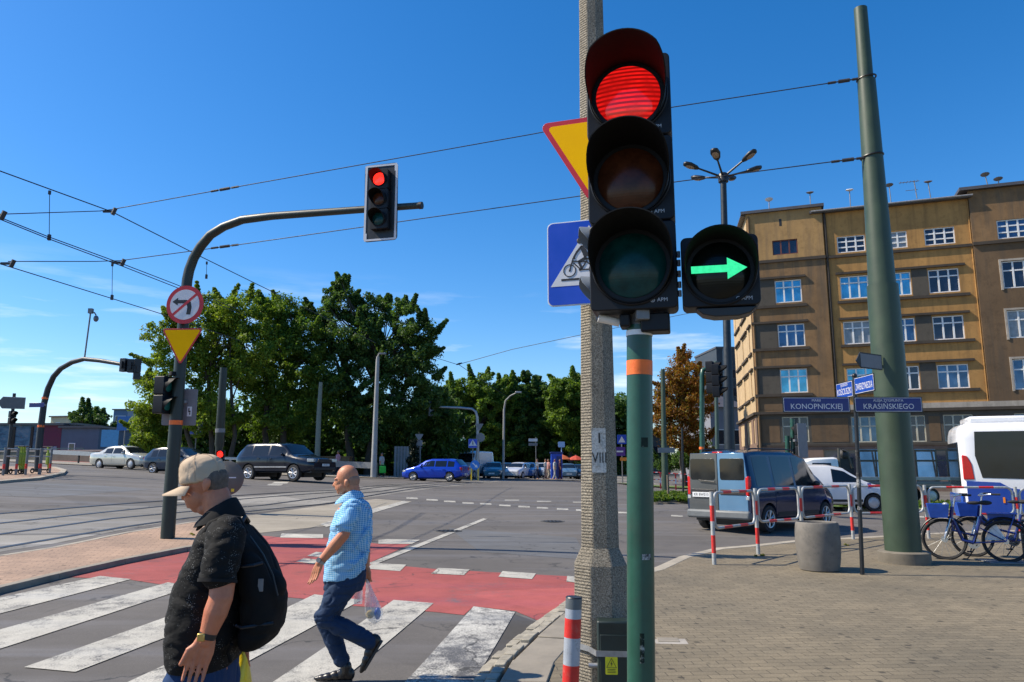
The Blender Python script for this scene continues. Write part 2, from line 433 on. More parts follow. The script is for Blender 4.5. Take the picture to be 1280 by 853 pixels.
def drape_bm(pts, dz):
    bm = bmesh.new()
    vs = [bm.verts.new((p[0], p[1], 0)) for p in pts]
    f = bm.faces.new(vs); bm.normal_update()
    if f.normal.z < 0: f.normal_flip()
    xs = [p[0] for p in pts]; ys = [p[1] for p in pts]
    for x in GXL:
        if min(xs) < x < max(xs):
            bmesh.ops.bisect_plane(bm, geom=bm.verts[:]+bm.edges[:]+bm.faces[:], plane_co=(x, 0, 0), plane_no=(1, 0, 0), dist=1e-5)
    for y in GYL:
        if min(ys) < y < max(ys):
            bmesh.ops.bisect_plane(bm, geom=bm.verts[:]+bm.edges[:]+bm.faces[:], plane_co=(0, y, 0), plane_no=(0, 1, 0), dist=1e-5)
    bmesh.ops.triangulate(bm, faces=bm.faces[:])
    for v in bm.verts: v.co.z = T(v.co.x, v.co.y)+dz
    return bm
def drape(name, polys, dz, mat, world=False):
    """polys: lists of pixels (or world xy when world) laid on the ground as one sheet"""
    bmo = bmesh.new()
    for poly in polys:
        pts = poly if world else [tuple(gp(u, v, dz))[:2] for u, v in poly]
        b = drape_bm(pts, dz); me = bpy.data.meshes.new('t'); b.to_mesh(me); b.free()
        bmo.from_mesh(me); bpy.data.meshes.remove(me)
    me = bpy.data.meshes.new(name); bmo.to_mesh(me); bmo.free(); me.materials.append(mat); me.shade_smooth()
    o = bpy.data.objects.new(name, me); col.objects.link(o); return struct(o)
def resample(pts, step):
    out = [Vector(pts[0])]
    for a, b in zip(pts[:-1], pts[1:]):
        a, b = Vector(a), Vector(b); n = max(1, int((b-a).length/step))
        for k in range(1, n+1): out.append(a.lerp(b, k/n))
    return out
def kerb(name, line, width, top, mat, joint=1.0, bottom=-0.02, side=1, gap=0.004, jit=0.004):
    """row of kerb stones along a world polyline; width measured to its left (side=1) or right"""
    pts = resample([(p[0], p[1], 0) for p in line], joint)
    b = MB()
    for i in range(len(pts)-1):
        p, q = pts[i], pts[i+1]
        t0 = (pts[min(i+1, len(pts)-1)]-pts[max(i-1, 0)]).normalized()
        t1 = (pts[min(i+2, len(pts)-1)]-pts[i]).normalized()
        n0, n1 = Vector((-t0.y, t0.x, 0))*side, Vector((-t1.y, t1.x, 0))*side
        g = (q-p).normalized()*gap*rng.uniform(0.6, 1.4)
        dz = rng.uniform(-jit, jit); n0 = n0*rng.uniform(1-jit*8, 1); n1 = n1*rng.uniform(1-jit*8, 1)
        a = [p+g, q-g, q-g+n1*width, p+g+n0*width]
        vs = [Vector((c.x, c.y, T(c.x, c.y)+bottom)) for c in a]+[Vector((c.x, c.y, T(c.x, c.y)+top+dz)) for c in a]
        b.add(vs, [(3, 2, 1, 0), (4, 5, 6, 7), (0, 1, 5, 4), (1, 2, 6, 5), (2, 3, 7, 6), (3, 0, 4, 7)])
    return struct(b.build(name, mat, smooth=20, bevel=0.008))

grid_sheet('ground', -400, 400, -30, 600, -0.012, earth_mat)
grid_sheet('road', -60, 70, -6, 100, 0.0, asphalt)
# tram tracks
bed = [(-60, 697), (0, 690), (65, 680), (160, 661), (235, 649), (330, 640), (470, 621), (560, 609), (640, 600), (640, 597), (560, 600), (470, 607), (330, 620), (210, 627), (0, 643), (-60, 649)]
drape('tram_track_bed', [bed], 0.004, tram_bed)
def strip(a, b, w):
    """a strip of constant width w (m) between two ground pixels"""
    p, q = gp(*a), gp(*b); d = (q-p); d.z = 0; d.normalize(); n = Vector((-d.y, d.x, 0))*w/2
    return [tuple((p-n)[:2]), tuple((q-n)[:2]), tuple((q+n)[:2]), tuple((p+n)[:2])]
def strip_line(pxs, w):
    return [strip(a, b, w) for a, b in zip(pxs[:-1], pxs[1:])]
rails = []
for ln in ([(-40, 646), (210, 626), (420, 613), (600, 600)], [(-40, 659), (197, 634), (430, 615), (620, 599)],
           [(-40, 674), (138, 649), (330, 632), (480, 614), (630, 599)], [(-40, 692), (157, 659), (235, 648), (410, 630), (560, 607), (640, 599)]):
    for k, s in enumerate(strip_line(ln, 0.15)): rails.append(s)
drape('tram_rail', rails, 0.012, rail_mat, world=True)
# our pavement
def gpw(px, dz=0.0): return [tuple(gp(u, v, dz))[:2] for u, v in px]
kline = [(560, 900), (604, 838), (640, 806), (672, 780), (704, 757), (760, 732), (817, 717), (849, 702), (893, 691), (940, 687), (1002, 680), (1060, 677), (1111, 674), (1200, 669), (1300, 666), (1500, 660)]
kw = gpw(kline)
kw = [(-0.62, 2.4), (-0.75, 3.6)][:1]+kw
near = kw[:7]; far = kw[6:]
def off(line, d):
    out = []
    for i, p in enumerate(line):
        a, b = Vector(line[max(i-1, 0)]+(0,)), Vector(line[min(i+1, len(line)-1)]+(0,))
        t = (b-a).normalized(); out.append((p[0]+t.y*d, p[1]-t.x*d))
    return out
kin = off(near, 0.25)
pave = kin + far[1:] + [(30, 15.5), (30, -6), (-0.55, -6)]
drape('pavement', [pave], PAVE, pavers, world=True)
kerb('kerb', far, 0.20, PAVE+0.006, kerb_mat, 1.0, side=-1)
# two rows of setts and a row of slabs along the crossing
kerb('sett_kerb', near, 0.10, 0.045, sett_mat, 0.20, side=-1, gap=0.011, jit=0.012)
kerb('sett_kerb', off(near, 0.125), 0.10, 0.085, sett_mat, 0.17, side=-1, gap=0.012, jit=0.014)
kerb('kerb_slab', off(near, 0.255), 0.36, PAVE+0.012, slab_mat, 0.46, side=-1, gap=0.007, jit=0.007)
drape('kerb_bedding', [near+list(reversed(off(near, 0.26)))], 0.012, asphalt_dark, world=True)
# crossing and cycle path
drape('red_cycle_path', [[(75, 721), (157, 703), (235, 687), (318, 669), (352, 672), (404, 672), (473, 680), (514, 680), (461, 704), (540, 711), (625, 716), (740, 722), (765, 731), (704, 758), (675, 777), (644, 764), (592, 758), (580, 769), (542, 765), (410, 755), (395, 750), (216, 733), (164, 725)]], 0.004, red_path)
drape('zebra_stripe', [[(-30, 754), (0, 747), (125, 720), (164, 724), (0, 767), (-30, 775)], [(-30, 795), (0, 787), (210, 728), (240, 733), (0, 811), (-30, 821)],
      [(30, 834), (300, 738), (345, 743), (94, 840)], [(150, 857), (393, 743), (452, 750), (200, 885)], [(300, 880), (492, 750), (542, 754), (385, 885)]], 0.008, zebra)
drape('worn_zebra_stripe', [[(592, 758), (644, 765), (601, 838), (560, 890), (470, 890), (520, 838)]], 0.008, zebra_worn)
dashes = [[(352, 667), (404, 668), (404, 673), (350, 672)], [(473, 675), (484, 674), (525, 675), (515, 680), (473, 680)], [(461, 709), (465, 704), (508, 706), (500, 714), (458, 711)],
          [(548, 710), (587, 712), (580, 719), (539, 717)], [(628, 714), (670, 717), (665, 724), (623, 721)], [(709, 720), (740, 722), (735, 730), (708, 727)], [(300, 672), (318, 669), (330, 672), (312, 676)],
          [(395, 690), (420, 692), (412, 697), (384, 695)], [(380, 698), (400, 700), (392, 705), (370, 702)]]
drape('cycle_path_dash', dashes, 0.010, zebra)
drape('lane_line', [[(458, 705), (604, 648), (609, 649), (468, 706)], [(400, 655), (505, 626), (512, 628), (408, 659)]], 0.009, zebra)
bd = []
for u, v in [(515, 623), (540, 625), (562, 627), (585, 629), (607, 630), (631, 632), (655, 633.5), (678, 635), (703, 636.5), (727, 638), (780, 641), (806, 643), (846, 645), (1010, 633), (1148, 646), (1180, 648)]:
    bd.append([(u-7, v-1.2), (u+7, v-0.6), (u+7.5, v+1.2), (u-7, v+0.7)])
for u, v in [(680, 627), (725, 628), (640, 625.5)]: bd.append([(u-9, v-.7), (u+9, v-.5), (u+9, v+.4), (u-9, v+.4)])
for u, v in [(345, 606), (352, 603.5)]: bd.append([(u-9, v-1), (u+9, v-1), (u+7, v+1), (u-12, v+1)])
drape('road_dash', bd, 0.005, zebra)
# crumbling asphalt beside the kerb
drape('asphalt_patch', [[(644, 768), (672, 778), (640, 806), (604, 838), (596, 846), (606, 832)]], 0.005, asphalt_dark)
drape('road_repair', [[(560, 660), (720, 672), (735, 700), (600, 690)], [(0, 600), (85, 604), (190, 612), (60, 622), (0, 620)]], 0.003, asphalt_mat('repair_asphalt', 0.12, tint=(1.0, 1, 1.0)))
# refuge with brick paving under the signal mast
isl = [(-80, 760), (0, 735), (75, 717), (157, 699), (235, 684), (290, 675), (318, 667), (306, 659), (262, 651), (235, 653), (160, 665), (65, 684), (0, 694), (-80, 704)]
iw = gpw(isl, PAVE)
drape('refuge_paving', [iw], PAVE, red_pavers, world=True)
kerb('refuge_kerb', iw[:7], 0.14, PAVE+0.006, slab_mat, 0.9, side=1)
kerb('refuge_kerb', iw[7:], 0.12, PAVE+0.005, kerb_mat, 0.9, side=1)
drape('hatched_island', [[(318, 667), (306, 659), (262, 651), (330, 642), (420, 630), (470, 624), (515, 627), (405, 658)]], 0.006, tan_bed)
# refuge far left
il2 = gpw([(-60, 604), (0, 602), (50, 598), (80, 592), (84, 588), (70, 584), (0, 583), (-60, 583)], PAVE)
drape('far_refuge_paving', [il2], PAVE, red_pavers, world=True)
kerb('far_refuge_kerb', il2[:6], 0.25, PAVE+0.02, kerb_mat, 0.9, side=1)
# pavement behind the guard rail, and the verge by the car park
def wpoly(px): return gpw(px)
fp = [(-62, 62), (-30, 56.5), (-14, 51), (-7, 55), (-7, 62), (-62, 75)]
drape('far_pavement', [[(-60, 53.5), (-33, 53.5), (-20, 50.5), (-13.5, 48), (-7.5, 53), (-7.5, 60), (-60, 66)]], 0.05, slab_mat, world=True)
drape('red_lane_far', [[(52, 576), (128, 580), (128, 583), (60, 580)]], 0.006, red_path)
drape('car_park_surface', [[(-8.5, 66), (2, 64), (14, 64), (14, 100), (-8.5, 100)]], 0.05, tram_bed, world=True)
drape('car_park_kerb', [[(-8.5, 65.6), (2, 63.6), (14, 63.6), (14, 64), (2, 64), (-8.5, 66)]], 0.09, kerb_mat, world=True)
# green islands on the right, pavement before the building
g1 = gpw([(806, 622), (840, 617), (872, 617), (930, 619), (930, 627), (870, 628), (815, 627)])
drape('grass_verge', [g1], 0.12, grass_mat, world=True)
kerb('verge_kerb', [g1[1], g1[0], g1[6], g1[5], g1[4]], 0.3, 0.12, kerb_mat, 0.9, side=-1)
drape('grass_verge', [[(9, 58), (15, 56), (16, 61), (9, 66)]], 0.1, grass_mat, world=True)
drape('grass_verge', [[(12.5, 29.0), (40, 26.5), (40, 32), (12.5, 36)]], 0.1, grass_mat, world=True)
kerb('verge_kerb', [(12.5, 28.9), (40, 26.4)], 0.25, 0.1, kerb_mat, 1.0, side=1)

# ------------------------------------------------------------------ signal heads
def lens_mat(name, c, rough=0.22):
    m, nt, b, o = new_mat(name)
    v = coords(nt); f = noise(nt, v, 14, 4)
    nt.links.new(ramp(nt, f, [(0.35, [x*0.5 for x in c]), (0.7, c)]), b.inputs['Base Color'])
    b.inputs['Roughness'].default_value = rough; b.inputs['Specular IOR Level'].default_value = 0.25
    b.inputs['Coat Weight'].default_value = 0.06; b.inputs['Coat Roughness'].default_value = 0.06
    w = N(nt, 'ShaderNodeTexWave', wave_type='BANDS', bands_direction='Z'); w.inputs['Scale'].default_value = 26
    nt.links.new(v, w.inputs['Vector']); bump(nt, b, w.outputs['Fac'], 0.05, 0.002)
    return m
red_lit = emit('red_lens_lit', (1.0, 0.012, 0.010), 0.72, lines=14)
red_lit_far = emit('red_lens_lit_far', (1.0, 0.02, 0.012), 2.2)
amber_off = lens_mat('amber_lens_dark', (0.10, 0.03, 0.012))
red_off = lens_mat('red_lens_dark', (0.14, 0.008, 0.006))
green_off = lens_mat('green_lens_dark', (0.004, 0.06, 0.06))
green_far = lens_mat('green_lens_teal', (0.02, 0.16, 0.13))
dark_lens = lens_mat('dark_lens', (0.004, 0.007, 0.006))
arrow_lit = emit('arrow_lit', (0.045, 0.85, 0.34), 0.85)
# inside of the red visor catches the light of the lamp for real; the visor itself is dark plastic

def visor(mb, M4, r, L, Lmin, th=0.005, seg=36, y0=0.0):
    ro, ri = [], []
    a_, b_, c_, d_ = [], [], [], []
    for k in range(seg):
        t = 2*math.pi*k/seg; s_ = math.sin(t)
        f = max(0.0, min(1.0, (s_+0.75)/1.35)); f = f*f*(3-2*f)*0.35+f*0.65
        ln = Lmin+(L-Lmin)*f
        flare = 1+0.05*ln/L
        a_.append(M4 @ Vector((r*math.cos(t), y0, r*math.sin(t))))
        b_.append(M4 @ Vector((r*flare*math.cos(t), y0-ln, r*flare*math.sin(t))))
        c_.append(M4 @ Vector(((r*flare-th)*math.cos(t), y0-ln, (r*flare-th)*math.sin(t))))
        d_.append(M4 @ Vector(((r-th)*math.cos(t), y0, (r-th)*math.sin(t))))
    mb.ring_loft([a_, b_, c_, d_], False, None, True)
def lens(mb, M4, r, y0, bulge=0.2, seg=36):
    prof = [(r, 0.0), (r*0.97, bulge*r*0.12), (r*0.8, bulge*r*0.42), (r*0.55, bulge*r*0.75), (r*0.28, bulge*r*0.94), (0.001, bulge*r)]
    mb.lathe(prof, seg, M4 @ Matrix.Translation((0, y0, 0)) @ Matrix.Rotation(R(90), 4, 'X'), cap=False)
def signal_head(root, M4, mats, w, h, lr, depth, L, vr=None, seg=36, vm=None, hm=None, names=None, bevel=0.02, logo=False, one_body=False):
    """column of len(mats) sections, top one first; M4 places the middle of the front face (front looks along -y)"""
    n = len(mats); vr = vr or lr*1.15; hb = None
    if one_body:
        b = MB(); b.box(M4 @ Vector((0, depth/2, 0)), (w, depth, h*n), M4.to_3x3())
        hb = b.build('housing', hm or housing, root, bevel=bevel)
    for i, m in enumerate(mats):
        zc = (n-1)/2*h - i*h
        A = M4 @ Matrix.Translation((0, 0, zc))
        if not one_body:
            b = MB()
            b.prism(rrect(w, h-0.006, 0.025), depth, A)
            b.lathe([(vr*1.06, 0), (vr*1.06, 0.012), (vr*1.0, 0.014), (vr*1.0, 0)], seg, A @ Matrix.Rotation(R(90), 4, 'X'), close=True)
            hb = b.build('housing', hm or housing, root, bevel=0.006)
            if logo:
                text('lettering', 'APM', 0.024, grey_lettering, hb, A @ Matrix.Translation((w*0.325, -0.002, -h*0.40)) @ FACE, 0.0006)
                t = MB(); t.tube([A @ Vector((w*0.215+0.0085*math.cos(R(20*k)), -0.002, -h*0.40+0.0085*math.sin(R(20*k)))) for k in range(18)], 0.0018, 5, closed=True)
                t.sphere(A @ Vector((w*0.215, -0.002, -h*0.40)), 0.004, 8, 5)
                t.build('emblem', grey_lettering, hb)
        b = MB(); lens(b, A, lr, -0.004); b.build('lens', m, root, smooth=60)
        b = MB(); visor(b, A, vr, L, L*0.07, seg=seg); b.build('visor', vm or visor_mat, root)
    return hb
grey_lettering = M('grey_lettering', (0.42, 0.44, 0.47), 0.5)

# ------------------------------------------------------------------ the near signal
P0, P1 = at(801.5, 853, 3.42), at(799, 400, 3.42)
ax = (P0-P1).normalized(); base = P1 + ax*((P1.z-PAVE)/-ax.z)
sig = thing('traffic_light', 'large traffic light lit red beside a green right arrow, on a green pole', 'traffic light', base)
def onpole(v):  # point of the pole axis seen at row v
    lo = 0.0; best = None
    for k in range(400):
        p = base.lerp(P1, k/380)
        d = p-Vector((0, 0, HC)); f = d.y*CP+d.z*SP; u_ = CY-F*(d.z*CP-d.y*SP)/f
        if best is None or abs(u_-v) < best[0]: best = (abs(u_-v), p)
    return best[1]
top = P1 + (P1-base).normalized()*0.10
b = MB(); b.tube([base, onpole(700), onpole(470), onpole(408)], [0.0605, 0.0595, 0.058, 0.0575], 32)
b.lathe([(0.12, 0), (0.12, 0.015), (0.075, 0.02), (0.066, 0.09), (0.0, 0.09)], 24, Matrix.Translation(base))
pole_o = b.build('pole', green_paint, sig, world=sig)
b = MB(); b.tube([onpole(469), onpole(451)], 0.0592, 32); b.build('orange_band', orange_band, sig, world=sig)
b = MB(); b.tube([onpole(421), onpole(415)], 0.0605, 32); b.build('collar', white_paint, sig, world=sig)
b = MB(); b.tube([onpole(413), top], [0.042, 0.036], 20); b.tube([onpole(408), onpole(396)], 0.05, 20); b.build('pole_neck', grey_metal, sig, world=sig)
YAWH = R(-13)
c0 = at(788, 230, 3.30); c0.z = (3.63+2.395)/2
MH = yaw(c0, YAWH)
inv = Matrix.Translation(-base)
hb = signal_head(sig, inv @ MH, [red_lit, amber_off, green_off], 0.392, 0.411, 0.150, 0.15, 0.272, 0.175, 48, logo=True)
ha = MH @ Matrix.Translation((0.196+0.018+0.166, 0.0, -0.4567))
signal_head(sig, inv @ ha, [dark_lens], 0.332, 0.325, 0.128, 0.14, 0.17, 0.150, 48, logo=True)
# the arrow shows on the lens
b = MB()
sh = [(-0.118, -0.016), (0.035, -0.016), (0.035, -0.048), (0.118, 0.0), (0.035, 0.048), (0.035, 0.016), (-0.118, 0.016)]
b.prism(sh, 0.003, inv @ ha @ Matrix.Translation((-0.006, -0.034, 0.0)))
b.build('arrow_symbol', arrow_lit, sig)['label'] = 'lit green arrow pointing right'
# hinges, brackets, connector and terminal box
for dz in (-0.09, -0.05, 0.0, 0.05, 0.09):
    b = MB(); b.cyl(ha @ Vector((-0.176, 0.02, dz-0.014)), ha @ Vector((-0.176, 0.02, dz+0.014)), 0.008, seg=8)
    b.build('hinge', grey_metal, sig, world=sig)
b = MB()
b.prism([(-0.13, 0.0), (0.13, 0.0), (0.10, -0.028), (0.05, -0.04), (-0.05, -0.04), (-0.10, -0.028)], 0.10, ha @ Matrix.Translation((0.02, 0.01, -0.1635)))
b.build('arrow_bracket', black_paint, sig, world=sig, bevel=0.004)
b = MB(); b.box(MH @ Vector((0.09, 0.10, -0.665)), (0.13, 0.11, 0.085), MH.to_3x3()); b.box(MH @ Vector((-0.045, 0.10, -0.65)), (0.05, 0.10, 0.06), MH.to_3x3())
b.build('terminal_box', housing, sig, world=sig, bevel=0.008)
b = MB(); b.cyl(MH @ Vector((-0.17, 0.10, -0.625)), MH @ Vector((-0.075, 0.12, -0.648)), 0.02, seg=14); b.build('cable_gland', white_paint, sig, world=sig)
b = MB(); b.box(onpole(398)+Vector((0, -0.03, 0)), (0.06, 0.16, 0.05)); b.build('mounting_bracket', grey_metal, sig, world=sig, bevel=0.004)
# scratches and a torn sticker on the pole
def patch_on_pole(name, v0, v1, a0, a1, mat, r=0.0606):
    p, q = onpole(v0), onpole(v1); vs = []; fs = []; n = 6
    for i in range(n+1):
        a = R(a0+(a1-a0)*i/n)
        for e in (p, q): vs.append(e+Vector((math.sin(a)*r, -math.cos(a)*r, 0)))
    for i in range(n): fs.append((2*i, 2*i+1, 2*i+3, 2*i+2))
    MB().add(vs, fs).build(name, mat, sig, world=sig)
torn = asphalt_mat('torn_sticker', 0.02, paint=(0.6, 0.62, 0.6), worn=0.5)
patch_on_pole('torn_sticker', 691, 699, -3, 38, white_paint if False else torn)
scr = asphalt_mat('scratched_paint', 0.012, tint=(0.5, 1.6, 1.0), paint=(0.45, 0.5, 0.46), worn=0.545)
patch_on_pole('scratch', 788, 826, -14, 4, scr)
patch_on_pole('scratch', 548, 559, -4, 26, scr)
# small pedestrian signal behind, looking towards the crossing
pc = at(752, 335, 3.50)
ps = thing('pedestrian_signal', 'small pedestrian signal with grey visors, half hidden behind the big red traffic light', 'traffic light', pc)
signal_head(ps, yaw((0, 0, 0), R(-90)) @ Matrix.Translation((0, -0.02, 0)), [dark_lens, green_off], 0.23, 0.245, 0.065, 0.12, 0.085, 0.075, 24, vm=grey_plastic)
b = MB(); b.cyl((0.1, 0.0, -0.2), (0.16, -0.03, -0.2), 0.02, seg=10); b.build('mounting_arm', grey_metal, ps)

# ------------------------------------------------------------------ concrete pole with its signs
def agg_mat(name, rib):
    m, nt, b, o = new_mat(name)
    v = coords(nt)
    big = noise(nt, v, 1.3, 5); fine = noise(nt, v, 115, 4, 0.7)
    cc = ramp(nt, fine, [(0.35, (0.07, 0.060, 0.046)), (0.5, (0.235, 0.205, 0.155)), (0.66, (0.42, 0.37, 0.29))])
    cc = mix(nt, 1.0, cc, ramp(nt, big, [(0.3, 0.72), (0.7, 1.12)]), 'MULTIPLY')
    nt.links.new(cc, b.inputs['Base Color']); b.inputs['Roughness'].default_value = 0.93
    w = N(nt, 'ShaderNodeTexWave', wave_type='BANDS', bands_direction='Z'); w.inputs['Scale'].default_value = 16
    w.inputs['Distortion'].default_value = 1.6; w.inputs['Detail'].default_value = 2; w.inputs['Detail Scale'].default_value = 3
    nt.links.new(v, w.inputs['Vector'])
    b1 = N(nt, 'ShaderNodeBump'); b1.inputs['Strength'].default_value = rib; b1.inputs['Distance'].default_value = 0.012
    nt.links.new(w.outputs['Fac'], b1.inputs['Height'])
    b2 = N(nt, 'ShaderNodeBump'); b2.inputs['Strength'].default_value = 0.9; b2.inputs['Distance'].default_value = 0.006
    nt.links.new(fine, b2.inputs['Height']); nt.links.new(b1.outputs[0], b2.inputs['Normal'])
    nt.links.new(b2.outputs[0], b.inputs['Normal'])
    return m
aggregate = agg_mat('exposed_aggregate_concrete', 0.04); ribbed = agg_mat('ribbed_aggregate_concrete', 0.6)
YP = 5.2
pb = at(752.5, 830, YP); pt = at(737.5, -60, YP+0.05)
d_ = (pt-pb); pbase = pb - d_*((pb.z-PAVE)/d_.z)
cp = thing('concrete_pole', 'weathered octagonal concrete pole behind the traffic light, numbered 1 VIII', 'pole', pbase)
def octring(c, w, rot=-5):
    rr = w/2/math.cos(R(22.5)); return [c+Vector((rr*math.cos(R(22.5+45*k+rot)), rr*math.sin(R(22.5+45*k+rot)), 0)) for k in range(8)]
def zat(v): return at(752, v, YP).z
def pp(z): return pbase.lerp(pt, (z-pbase.z)/(pt.z-pbase.z))
zs = [(pbase.z-0.02, 0.36), (zat(705), 0.345), (zat(684), 0.248), (zat(560), 0.238), (zat(300), 0.205), (pt.z+0.6, 0.165)]
b = MB(); b.ring_loft([octring(pp(z), w_) for z, w_ in zs])
for i in range(len(b.f)): b.mi[i] = 1 if len(b.f[i]) == 4 and i % 8 in (2, 3, 4) else 0
shaft = b.build('shaft', [aggregate, ribbed], cp, smooth=20, world=cp, bevel=0.008)
# joint in the footing
# painted number
lp = pp(zat(563)); rz5 = R(-5)
LM = Matrix.Translation(-pbase) @ Matrix.Translation(lp) @ Matrix.Rotation(rz5, 4, 'Z')
wl = asphalt_mat('whitewashed_number_panel', 0.25, tint=(1.1, 1, .8), paint=(0.62, 0.60, 0.55), worn=0.42)
b = MB(); b.add([LM @ Vector((x, -0.1225, z)) for x, z in ((-0.047, -0.15), (0.047, -0.15), (0.047, 0.145), (-0.047, 0.145))], [(0, 1, 2, 3)]); b.build('number_panel', wl, cp)
text('lettering', '1', 0.10, ink, cp, LM @ Matrix.Translation((0.004, -0.1235, 0.075)) @ FACE)
text('lettering', 'VIII', 0.10, ink, cp, LM @ Matrix.Translation((0.003, -0.1235, -0.055)) @ FACE, sx=0.75)
# cabinet, strap, warning sticker
zc1, zc0 = zat(765), PAVE+0.02
CMt = Matrix.Translation(-pbase) @ Matrix.Translation(pp((zc1+zc0)/2)) @ Matrix.Rotation(rz5, 4, 'Z')
cx_ = 0.075
b = MB(); b.box(CMt @ Vector((cx_, -0.245, 0)), (0.22, 0.12, zc1-zc0), CMt.to_3x3())
cab = b.build('junction_box', dark_green, cp, bevel=0.012)
b = MB(); b.box(CMt @ Vector((cx_, -0.307, -0.02)), (0.185, 0.008, zc1-zc0-0.12), CMt.to_3x3()); b.build('door', dark_green, cab, bevel=0.003)
b = MB(); zst = zat(803)-(zc1+zc0)/2
ring = []
for x, y in ((-0.178, 0.1), (-0.178, -0.09), (-0.09, -0.184), (-0.04, -0.312), (0.19, -0.312), (0.192, -0.16), (0.178, -0.05), (0.178, 0.1)):
    ring.append(CMt @ Vector((x, y, zst)))
for p, q in zip(ring[:-1], ring[1:]):
    d = (q-p).normalized(); n = Vector((d.y, -d.x, 0))*0.003
    h_ = Vector((0, 0, 0.017)); b.add([p+n-h_, q+n-h_, q+n+h_, p+n+h_, p-n-h_, q-n-h_, q-n+h_, p-n+h_], [(0, 1, 2, 3), (7, 6, 5, 4), (3, 2, 6, 7), (4, 5, 1, 0), (0, 3, 7, 4), (1, 5, 6, 2)])
b.build('strap', galv, cp)
yl = M('warning_sticker_yellow', (0.72, 0.66, 0.02), 0.5, 0, 0.1, 20)
SM = CMt @ Matrix.Translation((0.05, -0.3125, zst-0.068))
b = MB(); b.prism(rrect(0.075, 0.105, 0.006), 0.0015, SM); stk = b.build('warning_sticker', yl, cab)
b = MB()
tri = [(-0.03, -0.012), (0.03, -0.012), (0.0, 0.042)]
for p, q in zip(tri, tri[1:]+tri[:1]): b.tube([SM @ Vector((p[0], -0.0008, p[1])), SM @ Vector((q[0], -0.0008, q[1]))], 0.0014, 5)
b.prism([(0.003, 0.028), (-0.007, 0.008), (0.0, 0.008), (-0.003, -0.008), (0.007, 0.013), (0.001, 0.013)], 0.0005, SM @ Matrix.Translation((0, -0.0008, 0)))
for k in range(3): b.box(SM @ Vector((0, -0.0006, -0.022-0.009*k)), (0.05, 0.0006, 0.003), SM.to_3x3())
b.build('symbol', ink, stk)
b = MB(); b.cyl(CMt @ Vector((-0.09, -0.25, zst-0.085)), CMt @ Vector((-0.03, -0.25, zst-0.085)), 0.016, seg=12); b.build('cable_gland', galv, cab)

